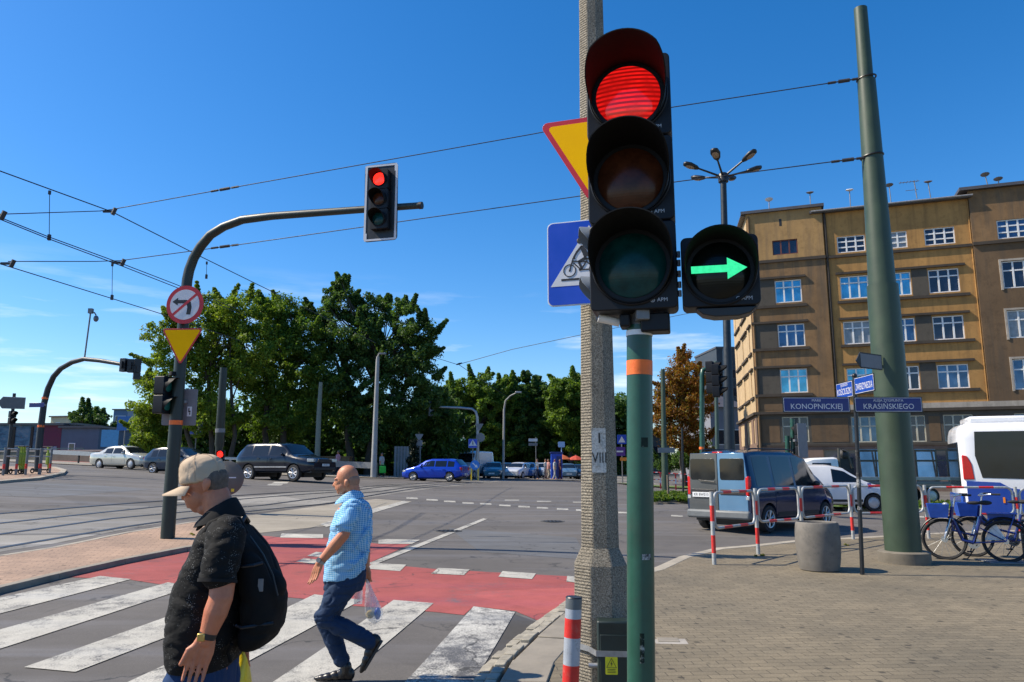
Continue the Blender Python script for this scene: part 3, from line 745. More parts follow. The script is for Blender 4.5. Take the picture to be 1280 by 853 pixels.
def yield_sign(name, label, centre, w, rz, border=0.07, group=None, back=None):
    t = thing(name, label, 'road sign', centre, rz, group)
    b = MB(); b.prism(rtri(w, 0.035*w/0.7), 0.012); b.build('sign_plate', sign_red, t, bevel=0.002)
    b = MB(); b.prism(rtri(w-border*3.4*w/0.9*0.9, 0.02*w/0.7), 0.002, Matrix.Translation((0, -0.0025, 0))); b.build('sign_face', sign_yellow, t)
    for z_, l_ in ((0.12*w, 0.5*w), (-0.12*w, 0.25*w)):
        b = MB(); b.box((0, 0.03, z_), (l_, 0.03, 0.04)); b.build('bracket', galv, t)
    return t
ys = at(737, 182, 4.98); yield_sign('yield_sign', 'yellow give way triangle with red rim, half hidden behind the big traffic light', ys, 0.74, R(-18), 0.05)
def square_crossing_sign(name, label, centre, w, h, rz, bicycle=False):
    t = thing(name, label, 'road sign', centre, rz)
    b = MB(); b.prism(rrect(w, h, 0.04*h/0.6), 0.014); b.build('sign_plate', sign_white, t, bevel=0.002)
    b = MB(); b.prism(rrect(w-0.016*h/0.6, h-0.016*h/0.6, 0.035*h/0.6), 0.002, Matrix.Translation((0, -0.0025, 0))); f = b.build('sign_face', sign_blue, t)
    b = MB(); b.prism([(-w*0.46, -h*0.27), (w*0.46, -h*0.27), (0, h*0.43)], 0.0015, Matrix.Translation((0, -0.0045, 0))); b.build('white_triangle', sign_white, f)
    b = MB(); u = h/0.6; Y = -0.0055
    if bicycle:
        for wx in (-0.095, 0.085):
            b.tube([(u*(wx+0.042*math.cos(R(15*k))), Y, u*(-0.055+0.042*math.sin(R(15*k)))) for k in range(24)], 0.0035*u, 6, closed=True)
            b.sphere((u*wx, Y, -0.055*u), 0.008*u, 8, 5, (1, .3, 1))
        def st(p, q, r=0.005): b.tube([(u*p[0], Y, u*p[1]), (u*q[0], Y, u*q[1])], r*u, 6)
        st((-0.095, -0.055), (-0.072, 0.022)); st((-0.072, 0.01), (0.02, 0.0)); st((-0.07, 0.0), (-0.015, -0.055)); st((-0.015, -0.055), (0.03, 0.012)); st((0.085, -0.055), (-0.015, -0.055)); st((0.085, -0.055), (0.025, 0.0))
        st((-0.075, 0.028), (-0.055, 0.03)); st((0.01, 0.02), (0.045, 0.02), 0.007)
        st((0.025, 0.035), (-0.005, 0.115), 0.020); st((-0.005, 0.115), (-0.045, 0.07), 0.008); st((-0.045, 0.07), (-0.066, 0.034), 0.007)
        st((0.025, 0.03), (-0.03, 0.0), 0.013); st((-0.03, 0.0), (-0.008, -0.05), 0.009); st((-0.008, -0.052), (-0.03, -0.056), 0.007)
        b.sphere((-u*0.02, Y, u*0.152), 0.022*u, 12, 7, (1, .2, 1))
        b.box((0, Y, -0.118*u), (0.40*u, 0.002, 0.014*u))
    else:
        def st(p, q, r=0.012): b.tube([(u*p[0], Y, u*p[1]), (u*q[0], Y, u*q[1])], r*u, 6)
        st((0, 0.08), (0, -0.02), 0.028); st((0, -0.02), (-0.05, -0.12)); st((0, -0.02), (0.05, -0.12)); st((0, 0.06), (-0.06, 0.0)); st((0, 0.06), (0.06, 0.0)); b.sphere((0, Y, 0.13*u), 0.03*u, 10, 6, (1, .2, 1))
    for i in range(len(b.v)):
        x_, y_, z_ = b.v[i]; x_ -= 0.045 if bicycle and abs(z_+0.118*u) > 0.012*u else 0; b.v[i] = (x_, max(y_, Y-0.002) if y_ < Y else min(y_, Y+0.001), z_)
    b.build('pictogram', ink, f)
    for z_ in (h*0.2, -h*0.2):
        b = MB(); b.box((0, 0.03, z_), (w*0.4, 0.03, 0.04)); b.build('bracket', galv, t)
    return t
bs = at(737, 327, 5.0)
square_crossing_sign('crossing_sign', 'blue square sign with a cyclist in a white triangle, behind the traffic light', bs, 0.60, 0.60, R(-18), True)

# ------------------------------------------------------------------ red and white bollard
q0, q1 = at(713.2, 853, 4.2), at(717.5, 746, 4.2)
d_ = q1-q0; bb = q0-d_*((q0.z-PAVE)/d_.z)
bo = thing('bollard', 'red and white striped steel bollard beside the concrete pole', 'bollard', bb)
def band_tube(mb, stops, r, seg=24):
    """stops: (point, material index) from bottom; consecutive bands"""
    for (p, m), (q, _) in zip(stops[:-1], stops[1:]): mb.tube([p, q], r, seg, cap=True, mi=m)
def bp(v): 
    t = (853-v)/(853-746); return q0.lerp(q1, t)
b = MB(); band_tube(b, [(bb, 2), (bb.lerp(q1, 0.12), 0), (bp(831), 1), (bp(797), 0), (bp(773), 1), (bp(761), 2), (bp(747.5), 2)], 0.044)
refl_grey = M('reflective_grey', (0.40, 0.44, 0.50), 0.3, 0.2, 0.1, 20)
b.build('post', [red_paint, refl_grey, M('bollard_grey', (0.13, 0.15, 0.16), 0.45, 0.2, 0.15, 15)], bo, world=bo)
b = MB(); b.tube([bp(747.5), bp(746)], [0.0455, 0.041], 24); b.build('cap', black_paint, bo, world=bo)

# paving cover in the pavement
cv = gp(838, 801, PAVE)
t = thing('valve_cover', 'small square valve cover set in the paving right of the green pole', 'manhole cover', (cv.x, cv.y, PAVE), R(-4))
b = MB(); b.box((0, 0, 0.004), (0.30, 0.26, 0.014)); b.build('frame', concrete, t, bevel=0.003)
b = MB(); b.box((-0.02, 0.02, 0.010), (0.20, 0.17, 0.014)); b.build('lid', slab_mat, t, bevel=0.003)

# ------------------------------------------------------------------ signal mast on the refuge
mb_ = gp(209.5, 673, PAVE); Y0 = mb_.y
mast = thing('signal_mast', 'tall dark signal mast curving over the road, standing on the brick refuge', 'signal mast', mb_)
path = [(209.5, 673), (213, 620), (219, 540), (226.5, 440), (231.5, 375), (234, 350), (236.5, 338), (242, 323), (251, 308), (263, 294), (280, 283.5), (303, 275), (340, 270.3), (400, 266), (455, 262), (527, 257)]
def ymast(u): return Y0 - max(0, (u-240))/290*1.6
pts = [mb_] + [at(u, v, ymast(u)) for u, v in path[1:]]
rad = [0.135, 0.132, 0.127, 0.115, 0.108, 0.105, 0.103, 0.100, 0.097, 0.093, 0.09, 0.087, 0.08, 0.074, 0.070, 0.064]
b = MB(); b.tube(pts, rad, 18); b.build('pole', dark_green, mast, world=mast, smooth=60)
b = MB(); b.tube([pts[-1]-(pts[-1]-pts[-2]).normalized()*0.05, pts[-1]+(pts[-1]-pts[-2]).normalized()*0.012], 0.072, 18); b.build('end_cap', black_paint, mast, world=mast)
def mp(v):   # point of the straight part at row v
    for (a, pa), (c, pc_) in zip(zip(path, pts), zip(path[1:], pts[1:])):
        if c[1] <= v <= a[1]: return pa.lerp(pc_, (a[1]-v)/(a[1]-c[1]))
b = MB(); b.tube([mp(531.5), mp(526)], 0.130, 18); b.build('orange_band', orange_band, mast, world=mast)
ov = thing('overhead_signal', 'overhead traffic light with white-edged backing board lit red on the mast arm', 'traffic light', at(476, 253, ymast(476)-0.1), R(-14))
OM = Matrix.Rotation(R(-0.8), 4, 'Y')
b = MB(); b.prism(rrect(0.69, 1.56, 0.07), 0.02, OM @ Matrix.Translation((0, 0.0, 0))); bbd = b.build('backing_board', black_paint, ov)
b = MB()
for p, q in (((-0.318, 0.62), (-0.318, -0.62)), ((0.318, 0.62), (0.318, -0.62))): b.box(OM @ Vector(((p[0]+q[0])/2, -0.004, 0)), (0.042, 0.006, 1.47))
for z in (-0.752, 0.752): b.box(OM @ Vector((0, -0.0045, z)), (0.6, 0.006, 0.038))
for sx_ in (-1, 1):
    for sz_ in (-1, 1): b.box(OM @ Vector((sx_*0.309, -0.004, sz_*0.69)), (0.05, 0.0064, 0.155))
b.build('white_border', sign_white, bbd)
signal_head(ov, OM @ Matrix.Translation((0.02, -0.14, 0.02)), [red_lit_far, amber_off, green_off], 0.36, 0.40, 0.125, 0.135, 0.22, 0.145, 24)
b = MB(); b.box((0, 0.05, 0.05), (0.2, 0.08, 0.12)); b.build('bracket', grey_metal, ov)
# no left turn sign
ns = thing('no_left_turn_sign', 'round no left turn sign with red rim on the curved signal mast', 'road sign', at(231, 381, Y0-0.24), R(-6))
rr_ = 25.3*ns.location.y/F*0.985
b = MB(); b.prism(circ(rr_, 40), 0.015); b.build('sign_plate', sign_red, ns)
b = MB(); b.prism(circ(rr_*0.79, 40), 0.003, Matrix.Translation((0, -0.004, 0))); nf = b.build('sign_face', sign_white, ns)
b = MB(); k_ = rr_/25.3
arr = [(-17, 4.0), (-9.5, 9.3), (-9.5, 6.2), (2, 6.2), (8, 3.5), (9.8, -3.5), (8.6, -13.5), (3.0, -13.0), (3.9, -4), (2.8, 0.2), (0.5, 1.4), (-9.5, 1.8), (-9.5, -1.0)]
b.prism([(x*k_, z*k_) for x, z in arr], 0.002, Matrix.Translation((0, -0.006, 0))); b.build('arrow_symbol', ink, nf)
b = MB(); b.box((0, -0.0085, 0.0), (rr_*1.62, 0.002, rr_*0.135), Euler((0, R(-41), 0)).to_matrix()); b.build('slash', sign_red, nf)
b = MB(); b.box((0, 0.06, 0), (rr_*1.2, 0.05, 0.05)); b.build('bracket', galv, ns)
yield_sign('yield_sign', 'yellow give way triangle on the signal mast under the round no left turn sign', at(227, 426, Y0-0.22), 54*Y0/F*1.0, R(-4), 0.035)
# backing panel and two-lens signal on the mast
pn = thing('rectangular_sign', 'grey back of a rectangular sign with a white sticker on the signal mast', 'road sign', at(224.5, 509, Y0+0.17), R(8))
pw, ph = 41*Y0/F, 46*Y0/F
b = MB(); b.prism(rrect(pw, ph, 0.03), 0.03); b.build('sign_plate', sign_back, pn)
b = MB(); b.box((pw*0.30, -0.004, -ph*0.12), (0.09, 0.006, 0.20)); stq = b.build('sticker', white_paint, pn)
b = MB(); b.box((pw*0.30, -0.0085, -ph*0.12), (0.045, 0.004, 0.03)); b.box((pw*0.30-0.012, -0.0085, -ph*0.12+0.045), (0.02, 0.004, 0.06)); b.box((pw*0.30+0.01, -0.0085, -ph*0.12-0.045), (0.02, 0.004, 0.05)); b.build('print', ink, stq)
b = MB(); b.box((0, -0.06, 0.1), (0.3, 0.10, 0.05)); b.build('bracket', galv, pn)
cs = thing('cyclist_signal', 'small two-lens green signal turned sideways on the brick refuge mast', 'traffic light', at(213.5, 494, Y0-0.12))
signal_head(cs, yaw((-0.06, 0.0, 0), R(76)), [green_far, green_far], 0.30, 0.38, 0.125, 0.22, 0.20, 0.15, 20)
b = MB(); b.cyl((0.0, 0.05, 0.40), (0.0, 0.05, 0.48), 0.10, 0.08, seg=16); b.build('top_cap', visor_mat, cs)
b = MB(); b.box((0.10, 0.06, 0), (0.12, 0.06, 0.5)); b.build('bracket', grey_metal, cs)

# ------------------------------------------------------------------ tram mast on our pavement
YM = 12.9
tb = at(1130.5, 699, YM); tb.z = PAVE+T(tb.x, tb.y)
tm = thing('tram_mast', 'tall olive green steel mast carrying the tram wires, by the barriers', 'pole', tb)
def ax_(u, v): return at(u, v, YM)
def wr(px, v): p = ax_(1100, v); f = (p-Vector((0, 0, HC))); dep = f.y*CP+f.z*SP; return px*dep/F/2
mpts = [(1129.5, 693, 42.5), (1119, 560, 40.5), (1110.5, 450, 38.5), (1103, 357, 36.0)]
mp2 = [(1102.7, 356, 32.0), (1093, 230, 26), (1083, 101, 21.0)]
mp3 = [(1082.5, 100, 17.5), (1075.5, 11, 15.5)]
for nm, L_ in (('lower_shaft', mpts), ('middle_shaft', mp2), ('top_shaft', mp3)):
    b = MB(); P_ = [ax_(u, v) for u, v, w_ in L_]
    if nm == 'lower_shaft': P_[0] = Vector((P_[0].x, P_[0].y, tb.z))
    else: P_[0] = P_[0]-(P_[1]-P_[0]).normalized()*0.10
    b.tube(P_, [wr(w_, v) for u, v, w_ in L_], 28)
    b.build(nm, mast_green, tm, world=tm)
b = MB(); b.lathe([(0.40, -0.05), (0.40, 0.17), (0.37, 0.19), (0.1, 0.19)], 28); b.build('concrete_foot', M('foot_concrete', (0.15, 0.13, 0.10), 0.9, 0, 0.25, 4, 0.4, 60), tm)
for u, v, w_ in ((1083, 98.5, 22), (1090, 196, 26)):
    b = MB(); p = ax_(u, v); r_ = wr(w_, v)
    b.tube([p+Vector((r_*math.cos(R(20*k)), r_*math.sin(R(20*k)), 0.02*math.cos(R(20*k)))) for k in range(18)], 0.016, 6, closed=True)
    b.build('wire_collar', black_paint, tm, world=tm)
# arrow shaped sign seen from behind
asg = thing('direction_sign', 'grey back of a small arrow shaped sign on the tall green mast', 'road sign', at(1086, 451.5, YM-0.28), R(16))
k_ = (YM-0.28)/F
b = MB()
b.prism([(x*k_, z*k_) for x, z in ((-19, 0), (-12, 11), (20, 8.5), (20, -11), (-12, -9))], 0.02); b.build('sign_plate', black_paint, asg)
b = MB(); b.prism([(x*k_, z*k_) for x, z in ((-12.3, 9.3), (19, 7), (19, -9.6), (-12.3, -7.6))], 0.003, Matrix.Translation((0, -0.0045, 0))); b.build('back_sheet', sign_back, asg)
b = MB(); b.cyl((16*k_, 0.02, 0), (20*k_, 0.3, 0), 0.02, seg=8); b.build('bracket', grey_metal, asg)

# ------------------------------------------------------------------ street name signs
pb_ = gp(1078, 718.5, PAVE); ptop = at(1068, 470, pb_.y)
sp = thing('street_sign_post', 'thin black post with stickers carrying four blue street name plates', 'sign post', pb_)
b = MB()
prev = pb_
for k in range(14):
    q = pb_.lerp(ptop, (k+1)/14)
    b.tube([prev, q], 0.031, 14, mi=(1 if k in (6, ) else 0)); prev = q
sticker_m = asphalt_mat('sticker_residue', 0.02, paint=(0.55, 0.55, 0.53), worn=0.52)
b.build('post', [black_paint, sticker_m], sp, world=sp)
b = MB(); b.sphere(ptop, 0.04, 12, 8); b.build('finial', black_paint, sp, world=sp)
for v0_, v1_ in ((606, 611), (566, 576), (636, 640)):
    b = MB(); f0 = (718.5-v0_)/248.5; f1 = (718.5-v1_)/248.5
    b.tube([pb_.lerp(ptop, f1), pb_.lerp(ptop, f0)], 0.032, 14); b.build('sticker', sticker_m, sp, world=sp)
kp = pb_.y/F
def name_plate(cx, cy, wpx, hpx, big, small, rz, sgn, slabel, bigsize=0.115):
    c = at(cx, cy, pb_.y-0.05)
    t = thing('street_name_sign', slabel, 'street sign', c, rz, 'street name plates on the black post')
    W_, H_ = wpx*kp, hpx*kp
    b = MB(); b.prism(rrect(W_, H_, 0.012), 0.012); b.build('plate', black_paint, t, bevel=0.002)
    b = MB(); b.prism(rrect(W_-0.03, H_-0.03, 0.008), 0.001, Matrix.Translation((0, -0.002, 0))); b.build('rim', sign_white, t)
    b = MB(); b.prism(rrect(W_-0.044, H_-0.044, 0.008), 0.001, Matrix.Translation((0, -0.0035, 0))); f = b.build('plate_face', sgn, t)
    o_ = text('lettering', big, bigsize, sign_white, f, Matrix.Translation((0, -0.0045, -H_*0.13)) @ FACE, 0.0006)
    xs = [v.co.x for v in o_.data.vertices]; wid = max(xs)-min(xs)
    lim = W_*0.80
    if wid > lim: o_.data.transform(Matrix.Diagonal((lim/wid, 1, 1, 1)))
    text('lettering', small, 0.055, sign_white, f, Matrix.Translation((0, -0.0045, H_*0.26)) @ FACE, 0.0006)
    return t
name_plate(1020.5, 506, 84, 19.5, 'KONOPNICKIEJ', 'MARII', R(0), street_blue, 'dark blue street name plate reading KONOPNICKIEJ on the black post')
name_plate(1110.5, 506, 85, 19.5, 'KRASIŃSKIEGO', 'ALEJA ZYGMUNTA', R(0), street_blue, 'dark blue street name plate reading KRASIŃSKIEGO on the black post')
# the pair of plates that cross the post run away from us: seen at a slant
street_blue_lit = M('street_sign_blue_lit', (0.010, 0.055, 0.33), 0.35, 0, 0.1, 5)  # lit copy of the street plate blue: sunlight is put into the colour
ra = R(-90)
c = at(1068, 484, pb_.y)
def slant(cx, cy, dy, W_, big, small, lab):
    c = at(cx, cy, pb_.y+dy); H_ = 0.265
    t = thing('street_name_sign', lab, 'street sign', c, ra, 'street name plates on the black post')
    b = MB(); b.prism(rrect(W_, H_, 0.012), 0.012); b.build('plate', black_paint, t, bevel=0.002)
    b = MB(); b.prism(rrect(W_-0.03, H_-0.03, 0.008), 0.001, Matrix.Translation((0, -0.002, 0))); b.build('rim', sign_white, t)
    b = MB(); b.prism(rrect(W_-0.044, H_-0.044, 0.008), 0.001, Matrix.Translation((0, -0.0035, 0))); f = b.build('plate_face', street_blue_lit, t)
    o_ = text('lettering', big, 0.14, sign_white, f, Matrix.Translation((0, -0.0045, -H_*0.1)) @ FACE, 0.0006)
    xs = [v.co.x for v in o_.data.vertices]; wid = max(xs)-min(xs); lim = W_*0.84
    if wid > lim: o_.data.transform(Matrix.Diagonal((lim/wid, 1, 1, 1)))
    text('lettering', small, 0.055, sign_white, f, Matrix.Translation((0, -0.0045, H_*0.30)) @ FACE, 0.0006)
slant(1080, 480.5, -0.36, 0.64, 'ZWIERZYNIECKA', '', 'slanted blue street name plate reading ZWIERZYNIECKA, upper right on the black post')
slant(1055.5, 488, 0.34, 0.60, 'KOŚCIUSZKI', 'TADEUSZA', 'slanted blue street name plate pointing away, upper left on the black post')

# ------------------------------------------------------------------ litter bin
bp_ = gp(1034, 716, PAVE); bp_.y += 0.28
lb = thing('litter_bin', 'grey barrel shaped concrete litter bin beside the sign post', 'litter bin', bp_)
hB = at(1034, 653, bp_.y).z-bp_.z; 
def rB(px): return px*bp_.y/F/2*1.01
b = MB(); b.lathe([(rB(40), 0), (rB(45), 0.015), (rB(49), hB*0.25), (rB(51.5), hB*0.55), (rB(51), hB*0.8), (rB(49), hB-0.02), (rB(47.5), hB), (rB(43), hB-0.01), (rB(42), hB-0.06), (rB(41), 0.2), (0.001, 0.2)], 40)
bin_m = M('bin_concrete', (0.15, 0.135, 0.115), 0.75, 0, 0.2, 5, 0.15, 60, dirt=(0.085, 0.08, 0.075))
b.build('shell', bin_m, lb)
b = MB(); b.lathe([(rB(40.5), hB*0.55), (rB(40.5), hB*0.6), (0.001, hB*0.62)], 24); b.build('liner', black_paint, lb)
b = MB(); b.lathe([(rB(43), hB-0.008), (rB(45), hB+0.008), (rB(47), hB-0.004)], 40, close=False, cap=False); b.build('rim', bin_m, lb)

# ------------------------------------------------------------------ red and white barriers
pipe_m = M('barrier_grey', (0.42, 0.43, 0.42), 0.45, 0.2, 0.25, 12, dirt=(0.30, 0.26, 0.22))
def barrier(p, q, label, post_end=True):
    p, q = Vector(p), Vector(q); d = q-p; L_ = math.hypot(d.x, d.y); rz = math.atan2(d.y, d.x)
    t = thing('barrier', label, 'barrier', p, rz, 'red and white barriers along the kerb')
    dzq = q.z-p.z
    def post(x, z0):
        b = MB()
        for k, (a, c_) in enumerate(((0, 0.18), (0.18, 0.46), (0.46, 0.68), (0.68, 0.93), (0.93, 1.15))):
            b.tube([(x, 0, z0+a), (x, 0, z0+c_)], 0.034, 14, mi=k % 2)
        b.build('post', [pipe_m, red_paint], t)
    post(0, 0)
    if post_end: post(L_, dzq)
    x0, x1 = 0.075, L_-0.075; z0, z1, rc = 0.55, 1.12, 0.13
    # rounded loop, painted in bands: tube of many short pieces
    loop = []
    for cx, cz, a0 in ((x1-rc, z1-rc, 0), (x0+rc, z1-rc, 90), (x0+rc, z0+rc, 180), (x1-rc, z0+rc, 270)):
        for k in range(7): a = R(a0+15*k); loop.append(Vector((cx+rc*math.cos(a), 0, cz+rc*math.sin(a)+dzq*0.5)))
    dense = []
    for i in range(len(loop)):
        a, c_ = loop[i], loop[(i+1) % len(loop)]; n = max(1, int((c_-a).length/0.06))
        for k in range(n): dense.append(a.lerp(c_, k/n))
    b = MB(); n = len(dense); seg = 10; rings = []
    for i in range(n):
        tt = (dense[(i+1) % n]-dense[i-1]).normalized(); x = tt.cross(Vector((0, 1, 0))).normalized()
        rings.append([dense[i]+(x*math.cos(2*math.pi*k/seg)+Vector((0, 1, 0))*math.sin(2*math.pi*k/seg))*0.024 for k in range(seg)])
    vs = [v for r in rings for v in r]; b.v = [tuple(v) for v in vs]
    for i in range(n):
        j = (i+1) % n; pm = (dense[i]+dense[j])/2; fx = (pm.x-x0)/(x1-x0)
        hor = pm.z > z1-0.04+dzq*.5 or pm.z < z0+0.04+dzq*.5
        red = hor and (0.22 < fx < 0.42 or 0.60 < fx < 0.78)
        for k in range(seg):
            l = (k+1) % seg; b.f.append([i*seg+k, i*seg+l, j*seg+l, j*seg+k]); b.mi.append(1 if red else 0)
    b.build('rail_loop', [pipe_m, red_paint], t, smooth=60)
    for x_ in (x0, x1):
        for z in (0.70, 0.97):
            b = MB(); b.cyl((0.03 if x_ == x0 else L_-0.03, 0, z+dzq*.5), (x_+0.01 if x_ == x0 else x_-0.01, 0, z+dzq*.5), 0.014, seg=8); b.build('clip', pipe_m, t)
    return t
def pv(x, y): return Vector((x, y, T(x, y)+PAVE))
bpts = [gp(893, 706, PAVE), gp(948, 693, PAVE), gp(1004, 685, PAVE)]
bpts += [pv(7.25, 16.45), pv(9.1, 16.9), pv(11.0, 16.75), pv(12.9, 16.5), pv(14.8, 16.2)]
blab = ['nearest red and white barrier behind the parked grey van, left of the bin', 'second red and white barrier before the grey van', 'red and white barrier ending behind the litter bin', 'red and white barrier before the white van, behind the sign post',
        'red and white barrier just behind the tall green mast', 'red and white barrier behind the front wheel of the blue bicycle', 'red and white barrier behind the saddle of the blue bicycle']
for i in range(7): barrier(bpts[i], bpts[i+1], blab[i], i in (6,))

# ------------------------------------------------------------------ bicycles
blue_frame = M('bike_blue', (0.008, 0.022, 0.16), 0.35, 0, 0.15, 10, coat=0.4)
basket_blue = M('basket_blue', (0.015, 0.08, 0.42), 0.4, 0, 0.15, 10)
chrome = M('chrome', (0.6, 0.6, 0.6), 0.25, 0.9, 0.1, 10)
def bicycle(label, p_front, p_rear):
    """origin between the wheels on the ground, x towards the front wheel"""
    d = p_front-p_rear; wb = math.hypot(d.x, d.y)
    t = thing('bicycle', label, 'bicycle', (p_front+p_rear)/2, math.atan2(d.y, d.x), 'parked blue bicycles')
    r = 0.345; xf, xr = wb/2, -wb/2
    for x in (xf, xr):
        b = MB(); b.tube([(x+r*0.955*math.cos(R(10*k)), 0, r+r*0.955*math.sin(R(10*k))) for k in range(36)], 0.021, 8, closed=True)
        wl_ = b.build('wheel', rubber, t, smooth=60)
        b = MB(); b.tube([(x+r*0.88*math.cos(R(10*k)), 0, r+r*0.88*math.sin(R(10*k))) for k in range(36)], 0.011, 6, closed=True); b.build('rim', car_trim, wl_, smooth=60)
        b = MB()
        for k in range(14):
            a = R(360/14*k); s_ = 0.03 if k % 2 else -0.03
            b.tube([(x+0.03*math.cos(a+0.6), s_, r+0.03*math.sin(a+0.6)), (x+r*0.88*math.cos(a), 0, r+r*0.88*math.sin(a))], 0.0022, 4)
        b.build('spokes', galv, wl_)
        b = MB(); b.cyl((x, -0.05, r), (x, 0.05, r), 0.05 if x == xf else 0.045, seg=14); b.build('hub', chrome, wl_)
        b = MB(); arc = [(x+(r+0.035)*math.cos(R(a)), 0, r+(r+0.035)*math.sin(R(a))) for a in (range(-10, 141, 10) if x == xf else range(40, 201, 10))]
        b.tube(arc, 0.022, 6); b.build('mudguard', black_paint, t, smooth=60)
    bbx, bbz = xr+0.46, 0.30
    sx_, sz_ = xr+0.30, 0.80; hx, hz = xf-0.16, 0.90
    b = MB()
    b.tube([(hx, 0, hz), (hx+0.03, 0, hz-0.18), (hx-0.02, 0, 0.62), (bbx+0.16, 0, 0.34), (bbx, 0, bbz)], 0.03, 10)
    b.tube([(hx+0.02, 0, hz-0.12), (bbx+0.30, 0, 0.50), (bbx-0.03, 0, 0.42)], 0.02, 8)
    b.tube([(bbx, 0, bbz), (sx_+0.02, 0, sz_-0.05)], 0.024, 10)
    for s_ in (-0.05, 0.05):
        b.tube([(bbx, s_*.4, bbz), (xr, s_, r)], 0.013, 6); b.tube([(sx_+0.05, s_*.5, sz_-0.25), (xr, s_, r)], 0.011, 6)
    b.build('frame', blue_frame, t, smooth=60)
    b = MB()
    for s_ in (-0.055, 0.055): b.tube([(hx+0.01, s_*.6, hz-0.22), (hx+0.05, s_, r+0.36), (xf, s_, r)], 0.015, 8)
    b.build('fork', chrome, t, smooth=60)
    b = MB(); b.tube([(hx-0.01, 0, hz-0.06), (hx-0.05, 0, hz+0.16)], 0.014, 8)
    b.tube([(hx-0.24, -0.29, hz+0.20), (hx-0.10, -0.24, hz+0.20), (hx-0.02, -0.08, hz+0.17), (hx-0.02, 0.08, hz+0.17), (hx-0.10, 0.24, hz+0.20), (hx-0.24, 0.29, hz+0.20)], 0.013, 8)
    hbr = b.build('handlebar', chrome, t, smooth=60)
    for s_ in (-1, 1):
        b = MB(); b.cyl((hx-0.27, s_*0.30, hz+0.20), (hx-0.14, s_*0.255, hz+0.20), 0.018, seg=10); b.build('grip', rubber, hbr)
    b = MB(); b.tube([(sx_+0.03, 0, sz_-0.07), (sx_, 0, sz_+0.13)], 0.014, 8); b.build('seat_post', chrome, t)
    b = MB(); b.sphere((sx_-0.06, 0, sz_+0.17), 0.11, 14, 8, (0.95, 0.85, 0.36)); b.sphere((sx_+0.10, 0, sz_+0.165), 0.075, 12, 8, (1.5, 0.42, 0.4)); b.build('saddle', rubber, t, smooth=60)
    # front basket
    bx, bz = hx+0.22, hz-0.06
    b = MB(); lo = [(-0.13, -0.15), (0.13, -0.15), (0.13, 0.15), (-0.13, 0.15)]; hi = [(-0.16, -0.19), (0.17, -0.19), (0.17, 0.19), (-0.16, 0.19)]
    A_ = [Vector((bx+x, y, bz-0.13)) for x, y in lo]; B_ = [Vector((bx+x, y, bz+0.10)) for x, y in hi]; C_ = [Vector((bx+x*.93, y*.93, bz+0.10)) for x, y in hi]; D_ = [Vector((bx+x*.92, y*.92, bz-0.12)) for x, y in lo]
    b.ring_loft([A_, B_, C_, D_]); b.build('basket', basket_blue, t, smooth=20)
    b = MB(); b.sphere((hx+0.10, 0, hz+0.02), 0.05, 10, 7); b.build('headlight', headlamp, t)
    # crank, chain ring, skirt guard, stand, rack
    b = MB(); b.lathe([(0.10, -0.006), (0.10, 0.006)], 24, Matrix.Translation((bbx, -0.05, bbz)) @ Matrix.Rotation(R(90), 4, 'X')); b.build('chain_ring', chrome, t)
    for s_, a in ((-0.08, -70), (0.08, 110)):
        b = MB(); e = (bbx+0.17*math.cos(R(a)), s_, bbz+0.17*math.sin(R(a))); b.tube([(bbx, s_, bbz), e], 0.011, 6); b.box((e[0], s_*1.6, e[2]), (0.09, 0.08, 0.022)); b.build('pedal', black_paint, t)
    b = MB()
    b.prism([(xr-0.02, r+0.02), (xr+0.30, r+0.00), (xr+0.14, r+0.34)], 0.006, Matrix.Translation((0, -0.055, 0))); b.build('skirt_guard', white_paint, t)
    b = MB(); b.box((xr+0.02, 0, 2*r+0.11), (0.44, 0.12, 0.02)); b.tube([(xr-0.16, 0.05, 2*r+0.1), (xr, 0.06, r)], 0.007, 6); b.tube([(xr-0.16, -0.05, 2*r+0.1), (xr, -0.06, r)], 0.007, 6); b.box((xr+0.02, -0.067, 2*r+0.02), (0.40, 0.012, 0.16)); b.build('rear_rack', basket_blue, t)
    b = MB(); b.tube([(bbx-0.05, -0.04, bbz-0.03), (bbx+0.10, -0.16, 0.02), (bbx+0.17, -0.17, 0.015)], 0.010, 6); b.build('kickstand', black_paint, t)
    b = MB(); b.box((xr-r-0.02, 0, r+0.30), (0.03, 0.05, 0.05)); b.build('tail_light', tail_red, t)
    return t
f1, r1 = gp(1183, 699.5, PAVE), gp(1260, 704, PAVE)
bicycle('blue city bicycle with front basket leaning by the tall green mast', f1, r1)
f2 = Vector((f1.x+0.75, f1.y+0.45, 0)); r2 = Vector((f1.x+1.8, f1.y+0.10, 0)); f2.z = T(f2.x, f2.y)+PAVE; r2.z = T(r2.x, r2.y)+PAVE
bicycle('second blue bicycle parked at the edge, mostly behind the first one', f2, r2)
pnl = gp(1276, 702, PAVE)
t = thing('bike_stand', 'dark metal bicycle stand plate in front of the rear wheel', 'bike stand', (pnl.x+0.10, pnl.y-0.25, pnl.z), R(-8))
b = MB(); b.prism([(-0.18, 0.0), (0.3, 0.0), (0.3, 0.62), (-0.10, 0.62), (-0.18, 0.56)], 0.05); b.build('plate', M('stand_plate', (0.03, 0.032, 0.035), 0.45), t, bevel=0.006)
b = MB(); b.box((0.0, 0.03, 0.012), (1.6, 0.5, 0.024)); b.build('base', grey_metal, t, bevel=0.004)
text('lettering', 'P', 0.08, white_paint, t, Matrix.Translation((-0.05, -0.002, 0.30)) @ FACE)

